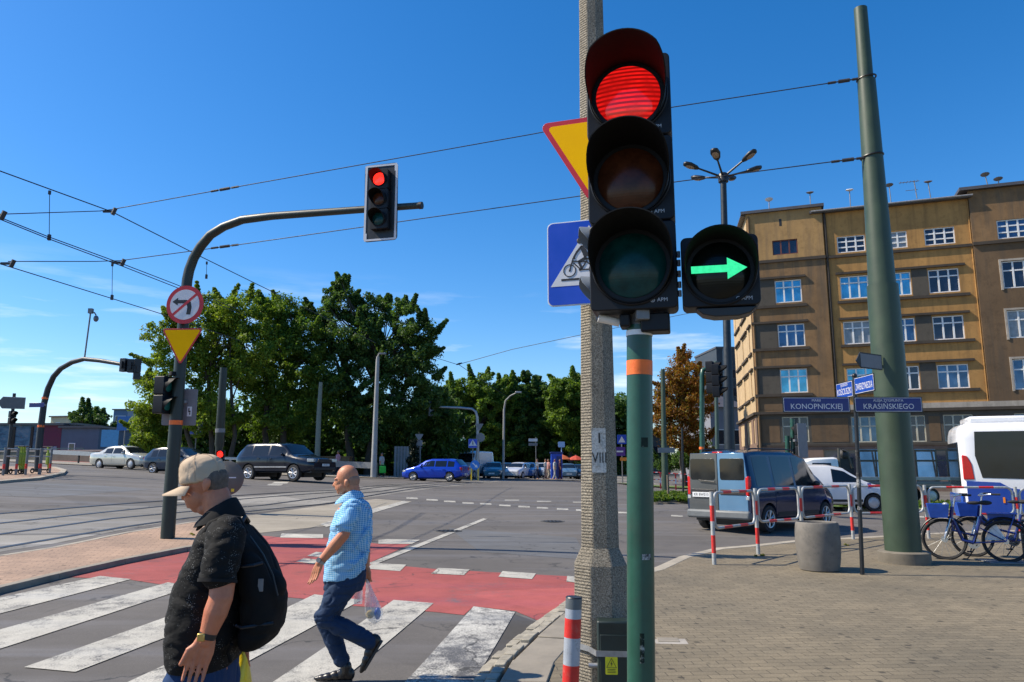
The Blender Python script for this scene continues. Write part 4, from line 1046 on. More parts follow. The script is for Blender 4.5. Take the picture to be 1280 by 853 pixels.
# ------------------------------------------------------------------ the apartment house
def plaster(name, c, var=0.18, streak=0.5, dirt=(0.10, 0.075, 0.05)):
    m, nt, b, o = new_mat(name)
    v = coords(nt)
    f1 = noise(nt, v, 0.35, 6, 0.65); f2 = noise(nt, v, 2.4, 6, 0.7); f3 = noise(nt, v, 30, 4, 0.7)
    vst = coords(nt, scale=(2.2, 2.2, 0.16)); fs = noise(nt, vst, 1.2, 5, 0.6)
    cc = ramp(nt, f1, [(0.3, [x*(1-var) for x in c]), (0.7, [x*(1+var) for x in c])])
    cc = mix(nt, ramp(nt, fs, [(0.47, 0.0), (0.68, streak)]), cc, dirt)
    cc = mix(nt, ramp(nt, f2, [(0.5, 0.0), (0.68, 0.5)]), cc, [x*0.5 for x in c])
    cc = mix(nt, 1.0, cc, ramp(nt, f3, [(0.3, 0.88), (0.7, 1.1)]), 'MULTIPLY')
    nt.links.new(cc, b.inputs['Base Color']); b.inputs['Roughness'].default_value = 0.92
    bump(nt, b, f2, 0.15, 0.03)
    return m
pl_orange = plaster('ochre_plaster', (0.41, 0.215, 0.066), 0.2, 0.6, (0.20, 0.11, 0.04))
pl_brown = plaster('brown_plaster', (0.225, 0.128, 0.056), 0.28, 0.75)
pl_tan = plaster('tan_plaster', (0.41, 0.24, 0.09), 0.18, 0.6, (0.22, 0.14, 0.07))
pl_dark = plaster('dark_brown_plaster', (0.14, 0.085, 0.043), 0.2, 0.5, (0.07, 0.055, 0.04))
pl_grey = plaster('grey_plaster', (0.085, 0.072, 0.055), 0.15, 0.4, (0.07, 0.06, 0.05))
pl_side = plaster('side_plaster', (0.50, 0.36, 0.20), 0.12, 0.35, (0.3, 0.2, 0.12))
pl_plinth = plaster('pink_plinth', (0.20, 0.125, 0.09), 0.15, 0.3)
stone_dark = plaster('dark_ledge', (0.06, 0.046, 0.034), 0.2, 0.2, (0.04, 0.035, 0.03))
ledge_pale = plaster('pale_band', (0.38, 0.33, 0.27), 0.2, 0.5, (0.2, 0.17, 0.14))
roof_metal = M('roof_metal', (0.11, 0.10, 0.10), 0.5, 0.4, 0.15, 1)
win_white = M('window_frame_white', (0.74, 0.73, 0.70), 0.5, 0, 0.06, 2)
win_brown = M('window_frame_brown', (0.13, 0.035, 0.02), 0.5, 0, 0.1, 2)
win_old = M('window_frame_old', (0.48, 0.44, 0.33), 0.6, 0, 0.15, 2)
def wglass(name, c, metal):
    m, nt, b, o = new_mat(name)
    v = coords(nt); f = noise(nt, v, 0.9, 3)
    nt.links.new(ramp(nt, f, [(0.35, [x*0.55 for x in c]), (0.65, c)]), b.inputs['Base Color'])
    b.inputs['Metallic'].default_value = metal; b.inputs['Roughness'].default_value = 0.05; b.inputs['Specular IOR Level'].default_value = 0.9
    bump(nt, b, noise(nt, v, 0.8, 2), 0.05, 0.05)
    return m
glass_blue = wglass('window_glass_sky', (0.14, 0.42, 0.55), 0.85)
glass_dark = wglass('window_glass_dark', (0.025, 0.03, 0.055), 0.3)
curtain = M('curtained_glass', (0.20, 0.215, 0.23), 0.18, 0, 0.45, 1.6, spec=0.8)
glass_mid = wglass('window_glass_half', (0.07, 0.14, 0.24), 0.6)

BC = Vector((18.144, 56.0, 0.0)); BRZ = math.atan2(-0.335, 0.942)
bld = thing('apartment_house', 'weathered ochre and brown five storey apartment house with white windows', 'building', (BC.x, BC.y, 0), BRZ)
def panel(name, s0, s1, z0, z1, y, ops, m, parent, back=0.35, M4=None, sides=True):
    """front wall at depth y with openings (s0, z0, s1, z1), reveals going back"""
    ss = sorted({s0, s1} | {o[0] for o in ops} | {o[2] for o in ops}); zz = sorted({z0, z1} | {o[1] for o in ops} | {o[3] for o in ops})
    ss = [s for s in ss if s0 <= s <= s1]; zz = [z for z in zz if z0 <= z <= z1]
    b = MB()
    def q(a): b.add([M4 @ Vector(p) for p in a] if M4 else a, [(0, 1, 2, 3)])
    for i in range(len(ss)-1):
        for j in range(len(zz)-1):
            cs_, cz = (ss[i]+ss[i+1])/2, (zz[j]+zz[j+1])/2
            if any(o[0] < cs_ < o[2] and o[1] < cz < o[3] for o in ops): continue
            q([(ss[i], y, zz[j]), (ss[i+1], y, zz[j]), (ss[i+1], y, zz[j+1]), (ss[i], y, zz[j+1])])
    for o in ops:
        a, c_, d, e = o[0], o[1], o[2], o[3]; yb = y+0.2
        q([(a, y, c_), (a, y, e), (a, yb, e), (a, yb, c_)]); q([(d, y, c_), (d, yb, c_), (d, yb, e), (d, y, e)])
        q([(a, y, e), (d, y, e), (d, yb, e), (a, yb, e)]); q([(a, y, c_), (a, yb, c_), (d, yb, c_), (d, y, c_)])
    if sides:
        yb = y+back
        q([(s0, y, z0), (s0, y, z1), (s0, yb, z1), (s0, yb, z0)]); q([(s1, y, z0), (s1, yb, z0), (s1, yb, z1), (s1, y, z1)])
        q([(s0, y, z1), (s1, y, z1), (s1, yb, z1), (s0, yb, z1)])
    return b.build(name, m, parent, smooth=0)
def window(o, y, glass, fm, parent, cols=3, rows=None, M4=None, fw=0.075):
    s0, z0, s1, z1 = o; yf = y+0.10; b = MB(); w_, h_ = s1-s0, z1-z0
    def bx(x0, x1, za, zb, yy=yf, t=0.06):
        c = Vector(((x0+x1)/2, yy, (za+zb)/2))
        b.box(M4 @ c if M4 else c, (x1-x0, t, zb-za), M4.to_3x3() if M4 else None)
    bx(s0+.004, s0+fw, z0+.004, z1-.004); bx(s1-fw, s1-.004, z0+.004, z1-.004); bx(s0+fw, s1-fw, z0+.004, z0+fw); bx(s0+fw, s1-fw, z1-fw, z1-.004)
    rows = rows or [0.68]
    mw = 0.11
    for k in range(1, cols): x = s0+w_*k/cols; bx(x-mw/2, x+mw/2, z0+fw, z1-fw, yf-0.004)
    for r_ in rows: z = z0+h_*r_; bx(s0+fw, s1-fw, z-0.045, z+0.045, yf+0.004, 0.05)
    f = b.build('window', fm, parent, smooth=0)
    p = MB(); vs = [(s0, y+0.145, z0), (s1, y+0.145, z0), (s1, y+0.145, z1), (s0, y+0.145, z1)]
    p.add([M4 @ Vector(v) for v in vs] if M4 else vs, [(0, 1, 2, 3)]); p.build('pane', glass, f, smooth=0)
    return f
def slab(name, s0, s1, z0, z1, y0, y1, m, parent, M4=None, bevel=0.0):
    b = MB(); c = Vector(((s0+s1)/2, (y0+y1)/2, (z0+z1)/2))
    b.box(M4 @ c if M4 else c, (s1-s0, y1-y0, z1-z0), M4.to_3x3() if M4 else None)
    return b.build(name, m, parent, smooth=0, bevel=bevel)
L = bld; RIGHT = 31.0
# core behind the facade
core = MB()
sd = Vector((0.19, 0.98, 0)).normalized(); sdl = Matrix.Rotation(-BRZ, 3, 'Z') @ sd; SL = 13.0
core_o = None
foot = [(0.03, 0.22), (RIGHT, 0.22), (RIGHT, 14), (sdl.x*SL+0.03, sdl.y*SL)]
core.ring_loft([[Vector((x, y, -0.5)) for x, y in foot], [Vector((x, y, 20.5)) for x, y in foot]]); core_o = core.build('wall', pl_side, L, smooth=0)
# --- left bay, proud of the middle by 0.2
PB = -0.20
wl = [(1.83, 17.58, 3.62, 18.72), (1.83, 13.86, 3.70, 15.58), (1.85, 10.52, 3.72, 12.22), (1.83, 7.10, 3.70, 8.86)]
gl_ = [(1.78, 3.52, 3.57, 5.36)]
panel('wall', 0, 5.45, 17.2, 21.0, PB, wl[:1], pl_tan, L)
panel('wall', 0, 5.45, 5.72, 17.2, PB, wl[1:], pl_brown, L, back=0.41)
for z0, z1 in ((13.7, 15.76), (10.46, 12.36), (7.03, 9.0)):
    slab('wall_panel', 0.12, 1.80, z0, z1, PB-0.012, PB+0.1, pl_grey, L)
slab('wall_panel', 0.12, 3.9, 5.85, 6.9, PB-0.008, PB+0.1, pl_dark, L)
window(wl[0], PB, glass_dark, win_brown, L, 3, [0.02])
for o, g in zip(wl[1:], (glass_blue, glass_mid, glass_blue)): window(o, PB, g, win_white, L)
# --- middle section
wm = []
for z0, z1 in ((17.36, 18.6), (13.86, 15.55), (10.5, 12.18), (7.08, 8.75)):
    for s0, s1 in ((6.36, 8.25), (9.15, 11.02), (12.13, 14.05)): wm.append((s0, z0, s1, z1))
panel('wall', 5.45, 15.08, 5.72, 20.6, 0.0, wm, pl_orange, L)
gmix = [glass_dark, curtain, glass_dark, glass_blue, glass_blue, glass_dark, curtain, glass_mid, glass_dark, glass_blue, glass_dark, glass_mid]
for i, (o, g) in enumerate(zip(wm, gmix)): window(o, 0.0, g, win_white, L, 3, [0.34, 0.68] if i < 3 else [0.70])
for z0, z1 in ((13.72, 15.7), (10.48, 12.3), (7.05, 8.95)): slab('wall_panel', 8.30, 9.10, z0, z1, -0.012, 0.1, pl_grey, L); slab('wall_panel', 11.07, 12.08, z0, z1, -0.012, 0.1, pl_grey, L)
# --- right section, proud again
wr_ = [(16.6, 17.32, 18.5, 18.66)]+[(16.62, z0, 18.6, z1) for z0, z1 in ((13.8, 15.7), (10.35, 12.25), (6.85, 8.9))]
wr2 = [(s0+4.2, z0, s1+4.2, z1) for s0, z0, s1, z1 in wr_]
panel('wall', 15.08, RIGHT, 17.2, 21.0, PB, [wr_[0], wr2[0]], pl_brown, L)
panel('wall', 15.08, RIGHT, 5.72, 17.2, PB, wr_[1:]+wr2[1:], pl_dark, L, back=0.41)
for k, o in enumerate(wr_+wr2):
    window(o, PB, (glass_mid, glass_dark, curtain)[k % 3], win_white, L, 3, [0.34, 0.68] if k % 4 == 0 else [0.66])
    if k % 4:
        s0, z0, s1, z1 = o
        b = MB()
        for a in ((s0-.16, s0-.02, z0-.1, z1+.16), (s1+.02, s1+.16, z0-.1, z1+.16), (s0-.02, s1+.02, z1+.02, z1+.16)): b.box(((a[0]+a[1])/2, PB-0.02, (a[2]+a[3])/2), (a[1]-a[0], 0.08, a[3]-a[2]))
        b.build('window_surround', ledge_pale, L, smooth=0)
# --- ledges, hoods and sills
slab('ledge', -0.05, 5.5, 17.0, 17.22, PB-0.14, PB+0.05, stone_dark, L); slab('ledge', 5.52, 15.02, 17.0, 17.2, -0.14, 0.05, stone_dark, L); slab('ledge', 15.04, RIGHT, 17.0, 17.22, PB-0.14, PB+0.05, stone_dark, L)
for zh, zs in ((15.72, 13.5), (12.32, 10.26), (8.96, 6.84)):
    slab('hood', 0.0, 4.0, zh, zh+0.16, PB-0.17, PB+0.05, stone_dark, L); slab('sill', 0.0, 4.0, zs, zs+0.2, PB-0.15, PB+0.05, stone_dark, L)
    slab('hood', 6.1, 14.45, zh-.02, zh+0.14, -0.17, 0.05, stone_dark, L); slab('sill', 6.1, 14.6, zs+.02, zs+0.22, -0.16, 0.05, stone_dark, L)
# --- ground floor
gops = [(1.78, 3.52, 3.57, 5.36), (6.4, 3.45, 8.2, 5.28), (10.0, 3.45, 11.1, 5.28), (12.2, 3.45, 14.0, 5.28), (16.4, 3.45, 18.4, 5.28), (20.6, 3.45, 22.6, 5.28)]
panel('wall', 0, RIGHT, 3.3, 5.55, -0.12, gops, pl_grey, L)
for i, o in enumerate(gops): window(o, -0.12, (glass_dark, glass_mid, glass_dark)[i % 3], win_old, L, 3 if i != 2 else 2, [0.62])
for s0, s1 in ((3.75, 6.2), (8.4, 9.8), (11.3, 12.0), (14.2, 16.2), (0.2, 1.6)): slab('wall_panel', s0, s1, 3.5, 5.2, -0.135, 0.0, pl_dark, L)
slab('cornice', -0.12, RIGHT, 5.55, 5.74, -0.36, 0.3, stone_dark, L); slab('ledge', 5.5, RIGHT, 5.76, 6.12, -0.05 if False else -0.215, 0.1, ledge_pale, L)
slab('ledge', -0.06, RIGHT, 3.2, 3.34, -0.20, 0.3, stone_dark, L)
slab('wall', -0.03, RIGHT, -0.5, 3.2, -0.13, 0.3, pl_plinth, L)
for s0 in (4.5, 8.0, 11.5, 15.0, 19.0): 
    sw = slab('shop_window', s0, s0+2.2, 1.1, 2.9, -0.16, 0.0, glass_dark, L)
    b = MB()
    for a in ((s0-.06, s0, 1.04, 2.96), (s0+2.2, s0+2.26, 1.04, 2.96), (s0+1.07, s0+1.13, 1.1, 2.9), (s0-.06, s0+2.26, 2.9, 2.98)): b.box(((a[0]+a[1])/2, -0.165, (a[2]+a[3])/2), (a[1]-a[0], 0.06, a[3]-a[2]))
    b.build('frame', stone_dark, sw, smooth=0)
# --- eaves and roofs
slab('roof', -0.35, 5.62, 21.0, 21.22, PB-0.22, 12, roof_metal, L); slab('roof', 4.6, 15.2, 20.5, 20.70, -0.40, 12, roof_metal, L); slab('roof', 14.5, RIGHT, 21.02, 21.24, PB-0.30, 12, roof_metal, L)
b = MB(); b.cyl((4.7, -0.46, 20.62), (15.3, -0.46, 20.62), 0.07, seg=10); b.build('gutter', M('gutter_zinc', (0.28, 0.27, 0.26), 0.5, 0.4), L)
for s_, z0, z1, mt in ((5.62, 5.8, 20.5, stone_dark), (0.18, 0.6, 20.8, pl_brown)):
    b = MB(); b.cyl((s_, -0.24 if s_ < 1 else -0.08, z0), (s_, -0.24 if s_ < 1 else -0.08, z1), 0.09, seg=10); b.build('drain_pipe', mt, L)
b = MB(); b.cyl((15.0, -0.06, 5.8), (15.0, -0.06, 20.4), 0.04, seg=8); b.build('drain_pipe', pl_orange, L)
for s_, z in ((2.5, 20.1), (19.2, 20.0)):
    slab('vent_slot', s_-0.09, s_+0.09, z-0.28, z+0.28, PB-0.006, PB+0.05, ink, L)
# --- side wall towards the left
SM4 = Matrix(((-sdl.x, sdl.y, 0, 0), (-sdl.y, -sdl.x, 0, 0), (0, 0, 1, 0), (0, 0, 0, 1)))   # x runs from far to the corner, y into the house
SM4 = Matrix(((-sdl.x, sdl.y, 0, 0), (-sdl.y, -sdl.x, 0, -0.02), (0, 0, 1, 0), (0, 0, 0, 1)))
sops = []
for z0, z1 in ((17.5, 18.7), (13.86, 15.5), (10.5, 12.2), (7.1, 8.8)):
    for a, c_ in ((-2.0, -1.1), (-6.6, -3.4), (-11.5, -8.3)): sops.append((a, z0, c_, z1))
panel('wall', -SL, -0.02, 5.72, 20.9, 0.0, sops, pl_side, L, M4=SM4, sides=False)
for o in sops: window(o, 0.0, glass_mid, win_old, L, 2 if o[2]-o[0] < 1.5 else 4, [0.66], SM4)
gso = [(a, 3.5, c_, 5.3) for a, c_ in ((-2.0, -1.1), (-6.6, -3.4), (-11.5, -8.3))]
panel('wall', -SL, -0.02, -0.5, 5.55, 0.0, gso, pl_plinth, L, M4=SM4, sides=False)
for o in gso: window(o, 0.0, glass_dark, win_old, L, 3, [0.66], SM4)
slab('cornice', -SL, 0.0, 5.55, 5.74, -0.2, 0.3, stone_dark, L, SM4)
for z in (15.72, 12.32, 8.96):
    for a, c_ in ((-7.0, -3.0), (-11.9, -7.9), (-2.2, -0.3)): slab('hood', a, c_, z, z+.13, -0.16, 0.05, stone_dark, L, SM4); slab('sill', a, c_, z-2.2, z-2.02, -0.14, 0.05, stone_dark, L, SM4)
slab('roof', -SL-0.3, 0.1, 20.9, 21.0, -0.40, 3, roof_metal, L, SM4)
# --- aerials on the roof
ant_m = M('aerial_metal', (0.2, 0.19, 0.18), 0.5, 0.5)
def aerial(u, vtop, vbot, kind, label):
    y_, x_ = 0, 0
    d = ray(u, vbot); Nn = Vector((-0.335, -0.942, 0)); den = d.dot(Nn); tt = (BC.dot(Nn)-0.6)/den
    p = Vector((0, 0, HC))+d*tt; zr = 21.15
    t = thing('aerial', label, 'aerial', (p.x, p.y, min(p.z-0.2, 21.2)), BRZ, 'aerials along the roof edge')
    hgt = (vbot-vtop)*58/F+0.2; b = MB()
    lean = rng.uniform(-0.15, 0.05)
    b.cyl((0, 0, 0), (lean, 0, hgt), 0.035, seg=6); b.build('pole', ant_m, t)
    b = MB()
    if kind == 'yagi':
        b.cyl((-1.1, 0, hgt-0.05), (0.25, 0, hgt-0.05), 0.025, seg=6)
        for k in range(6): b.cyl((-1.0+0.22*k, -0.25, hgt-0.05), (-1.0+0.22*k, 0.25, hgt-0.05), 0.015, seg=5)
        b.cyl((-0.7, 0, hgt-0.7), (0.1, 0, hgt-0.7), 0.02, seg=6)
    else:
        b.lathe([(0.02, -0.02), (0.22, 0.05), (0.30, 0.12), (0.22, 0.16), (0.02, 0.18)], 12, Matrix.Translation((lean, 0, hgt)) @ Matrix.Rotation(rng.uniform(-.4, .4), 4, 'X'))
    b.build('head', ant_m if kind != 'pale' else white_paint, t)
for u, v0, v1, k in ((961, 243, 256, 'pale'), (1013, 237, 253, 'd'), (1063, 239, 256, 'pale'), (1113.5, 233, 250, 'd'), (1146, 226, 245, 'yagi'), (1163, 229, 244, 'd'), (1235, 213, 227, 'd'), (1248, 219, 226, 'd')):
    aerial(u, v0, v1, k, {'pale': 'small pale capped aerial on the apartment house roof', 'd': 'small dark capped aerial on the apartment house roof', 'yagi': 'branched television aerial on the apartment house roof'}[k])

# ------------------------------------------------------------------ other buildings
def box_house(name, label, loc, rz, size, wallm, roofm, flat=True, wins=None, overhang=0.3, winmat=None, rise=1.5):
    t = thing(name, label, 'building', loc, rz)
    w_, d_, h_ = size
    b = MB(); b.box((w_/2, d_/2, h_/2-1), (w_, d_, h_+2)); b.build('wall', wallm, t, smooth=0)
    b = MB()
    if flat: b.box((w_/2, d_/2, h_+0.12), (w_+2*overhang, d_+2*overhang, 0.24))
    else:
        A_ = [Vector((-overhang, -overhang, h_)), Vector((w_+overhang, -overhang, h_)), Vector((w_+overhang, d_+overhang, h_)), Vector((-overhang, d_+overhang, h_))]
        e = min(w_, d_)*0.45
        B_ = [Vector((e, d_/2-.1, h_+rise)), Vector((w_-e, d_/2-.1, h_+rise)), Vector((w_-e, d_/2+.1, h_+rise)), Vector((e, d_/2+.1, h_+rise))]
        b.ring_loft([A_, B_])
    b.build('roof', roofm, t, smooth=0)
    for (x0, z0, x1, z1) in (wins or []):
        b = MB(); b.box(((x0+x1)/2, -0.02, (z0+z1)/2), (x1-x0, 0.08, z1-z0)); f = b.build('window', winmat or win_white, t, smooth=0)
        b = MB(); b.box(((x0+x1)/2, -0.05, (z0+z1)/2), (x1-x0-0.2, 0.05, z1-z0-0.2)); b.build('pane', glass_dark, f, smooth=0)
    return t
p = at(914, 585, 78); louv = M('dark_louvres', (0.05, 0.055, 0.06), 0.5, 0.2, 0.3, 0.8)
p = at(921, 585, 82)
box_house('grey_house', 'narrow grey house with a pale side wall beyond the apartment house', (p.x-2.6, p.y, 0.6), R(8), (4.5, 10, 7.6), M('grey_render', (0.20, 0.21, 0.24), 0.9, 0, 0.15, 0.5), roof_metal, False, [(0.6, 3.5, 1.6, 5.2), (2.4, 3.5, 3.4, 5.2)], rise=2.0)
p = at(905, 585, 98)
box_house('louvred_tower', 'dark louvred office tower standing behind the grey house', (p.x-0.3, p.y, 0.6), R(4), (5.0, 9, 16.6), louv, roof_metal, True, [(0.3, 3+2.4*k, 4.6, 4.3+2.4*k) for k in range(5)], 0.1, roof_metal)
p = at(770, 585, 125)
box_house('glass_pavilion', 'dark flat-roofed pavilion far down the road beside the concrete pole', (p.x, p.y, 0.6), 0, (9, 10, 6.4), M('pavilion_dark', (0.06, 0.07, 0.08), 0.5, 0, 0.2, 0.5), M('pavilion_roof', (0.25, 0.25, 0.26), 0.7), True, [(0.5, 1, 4.2, 4.6), (4.8, 1, 8.5, 4.6)], 1.0, roof_metal)
# long low building with murals across the bridge
def mural():
    m, nt, b, o = new_mat('mural_wall')
    v = coords(nt, scale=(0.35, 1, 0.8)); f = noise(nt, v, 2.2, 4, 0.7); f2 = noise(nt, coords(nt, scale=(1.2, 1, 1.2)), 1.7, 3)
    cc = ramp(nt, f, [(0.35, (0.05, 0.09, 0.14)), (0.5, (0.10, 0.19, 0.26)), (0.62, (0.22, 0.25, 0.28)), (0.7, (0.08, 0.12, 0.2))])
    cc = mix(nt, ramp(nt, f2, [(0.62, 0.0), (0.68, 0.75)]), cc, (0.26, 0.12, 0.13))
    nt.links.new(cc, b.inputs['Base Color']); b.inputs['Roughness'].default_value = 0.8
    return m
p = at(-60, 560, 92); zg = 1.2
t = box_house('low_hall', 'long low blue-grey hall painted with murals across the bridge road', (p.x, p.y, zg), R(0), (14.9, 12, 5.6), mural(), roof_metal, True)
for k in range(7): slab('pilaster', 0.6+2.2*k, 0.9+2.2*k, 0, 5.4, -0.12, 0.0, stone_dark, t)
p = at(44, 560, 91)
t = box_house('maroon_pavilion', 'maroon boxy pavilion with a pale door joined to the low mural hall', (p.x, p.y, zg), 0, (3.0, 12, 5.5), M('maroon_render', (0.13, 0.018, 0.045), 0.7, 0, 0.15, 0.6), roof_metal, True)
slab('door', 1.9, 2.6, 0.3, 3.0, -0.08, 0.0, M('pale_door', (0.25, 0.25, 0.32), 0.5), t)
p = at(75, 560, 91); box_house('grey_hall', 'plain grey-blue hall beside the maroon pavilion across the bridge road', (p.x, p.y, zg), 0, (4.5, 12, 5.2), M('grey_blue_render', (0.10, 0.13, 0.17), 0.8, 0, 0.15, 0.6), roof_metal, True, [(1.0, 1.2, 1.8, 3.4)])
cream = M('cream_render', (0.50, 0.46, 0.30), 0.85, 0, 0.12, 0.3)
p = at(44, 540, 150); box_house('cream_block', 'cream flat-roofed block rising behind the low mural hall', (p.x, p.y, 1.5), R(-12), (7.2, 12, 8.6), cream, roof_metal, True, [(1, 5.4, 2, 6.8), (3, 5.4, 4, 6.8), (5, 5.4, 6, 6.8)])
p = at(62, 540, 146); box_house('cream_block', 'taller cream block beside its twin behind the low mural hall', (p.x, p.y, 1.5), R(-12), (4.2, 10, 9.8), cream, roof_metal, True, [(1.2, 7.4, 2.2, 8.8)])
p = at(136, 560, 105); rtile = M('red_roof_tiles', (0.34, 0.12, 0.08), 0.8, 0, 0.2, 2)
box_house('red_roofed_house', 'small house with a red tiled roof beyond the silver car', (p.x, p.y, 1.3), R(-4), (6.4, 6, 2.9), M('pale_wall', (0.34, 0.32, 0.29), 0.9, 0, 0.15, 1), rtile, False, [(1.0, 1.0, 1.9, 2.2), (3.8, 1.0, 4.7, 2.2)], rise=1.7)
p = at(140, 540, 170); box_house('glass_office', 'distant blue glass office block above the red roofed house', (p.x, p.y, 1.5), 0, (3.2, 8, 13.0), M('blue_cladding', (0.06, 0.14, 0.26), 0.4, 0, 0.2, 0.3), roof_metal, True, [(0.4, 1.5+2.2*k, 2.8, 2.9+2.2*k) for k in range(5)])
p = at(170, 540, 165); box_house('office_slab', 'distant pale office block partly hidden by the left trees', (p.x, p.y, 1.5), 0, (5.2, 8, 9.5), M('pale_cladding', (0.3, 0.33, 0.36), 0.6, 0, 0.2, 0.3), roof_metal, True, [(0.4, 1.5+2.2*k, 4.8, 2.6+2.2*k) for k in range(3)])

# ------------------------------------------------------------------ trees
nrng = np.random.default_rng(11)
def leaf_mat(name, c1, c2, c3, trans=0.35):
    m = bpy.data.materials.new(name); m.use_nodes = True; nt = m.node_tree
    for n in list(nt.nodes): nt.nodes.remove(n)
    out = N(nt, 'ShaderNodeOutputMaterial'); b = N(nt, 'ShaderNodeBsdfPrincipled'); tr = N(nt, 'ShaderNodeBsdfTranslucent'); mx = N(nt, 'ShaderNodeMixShader'); mx.inputs[0].default_value = min(0.5, trans+0.12)
    g = N(nt, 'ShaderNodeNewGeometry')
    v = coords(nt); f = noise(nt, v, 0.45, 3)
    r1 = ramp(nt, g.outputs['Random Per Island'], [(0.0, c1), (0.55, c2), (1.0, c3)])
    cc = mix(nt, 1.0, r1, ramp(nt, f, [(0.3, 0.75), (0.7, 1.3)]), 'MULTIPLY')
    nt.links.new(cc, b.inputs['Base Color']); b.inputs['Roughness'].default_value = 0.55; b.inputs['Specular IOR Level'].default_value = 0.3
    nt.links.new(mix(nt, 1.0, cc, (1.35, 1.3, 0.55), 'MULTIPLY'), tr.inputs['Color'])
    nt.links.new(b.outputs[0], mx.inputs[1]); nt.links.new(tr.outputs[0], mx.inputs[2]); nt.links.new(mx.outputs[0], out.inputs[0])
    return m
leaf_yel = leaf_mat('leaves_fresh_green', (0.085, 0.15, 0.016), (0.15, 0.23, 0.024), (0.23, 0.30, 0.034))
leaf_mid = leaf_mat('leaves_mid_green', (0.055, 0.12, 0.018), (0.105, 0.185, 0.026), (0.17, 0.25, 0.034))
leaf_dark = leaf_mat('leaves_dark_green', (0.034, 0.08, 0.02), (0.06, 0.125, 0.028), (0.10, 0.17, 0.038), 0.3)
leaf_rust = leaf_mat('leaves_rusty', (0.15, 0.055, 0.014), (0.25, 0.115, 0.02), (0.17, 0.16, 0.025))
leaf_con = leaf_mat('leaves_conifer', (0.006, 0.014, 0.008), (0.010, 0.022, 0.011), (0.016, 0.03, 0.014), 0.05)
bark = M('bark', (0.055, 0.045, 0.035), 0.95, 0, 0.3, 4, 0.6, 20)
def leaves_mesh(name, centres, radii, per, size, mat, flat=0.75):
    n = len(centres)*per
    c = np.repeat(np.asarray(centres), per, 0); r = np.repeat(np.asarray(radii), per)
    d = nrng.normal(size=(n, 3)); d /= np.linalg.norm(d, axis=1)[:, None]
    rad = r*nrng.random(n)**0.45
    p = c+d*rad[:, None]*np.array([1, 1, flat])
    nrm = d*0.6+nrng.normal(size=(n, 3))*0.7+np.array([0, 0, 0.35]); nrm /= np.linalg.norm(nrm, axis=1)[:, None]
    a = np.cross(nrm, nrng.normal(size=(n, 3))); a /= np.linalg.norm(a, axis=1)[:, None]
    b = np.cross(nrm, a)
    s = size*(0.6+0.8*nrng.random(n))[:, None]
    v = np.empty((n, 4, 3))
    v[:, 0] = p-a*s*0.55; v[:, 1] = p+b*s*0.32+nrm*s*0.1; v[:, 2] = p+a*s*0.6; v[:, 3] = p-b*s*0.32+nrm*s*0.1
    me = bpy.data.meshes.new(name)
    me.vertices.add(n*4); me.vertices.foreach_set('co', v.reshape(-1).astype(np.float32))
    me.loops.add(n*4); me.loops.foreach_set('vertex_index', np.arange(n*4, dtype=np.int32))
    me.polygons.add(n); me.polygons.foreach_set('loop_start', np.arange(0, n*4, 4, dtype=np.int32)); me.polygons.foreach_set('loop_total', np.full(n, 4, dtype=np.int32))
    me.update(); me.validate(); me.materials.append(mat)
    return me
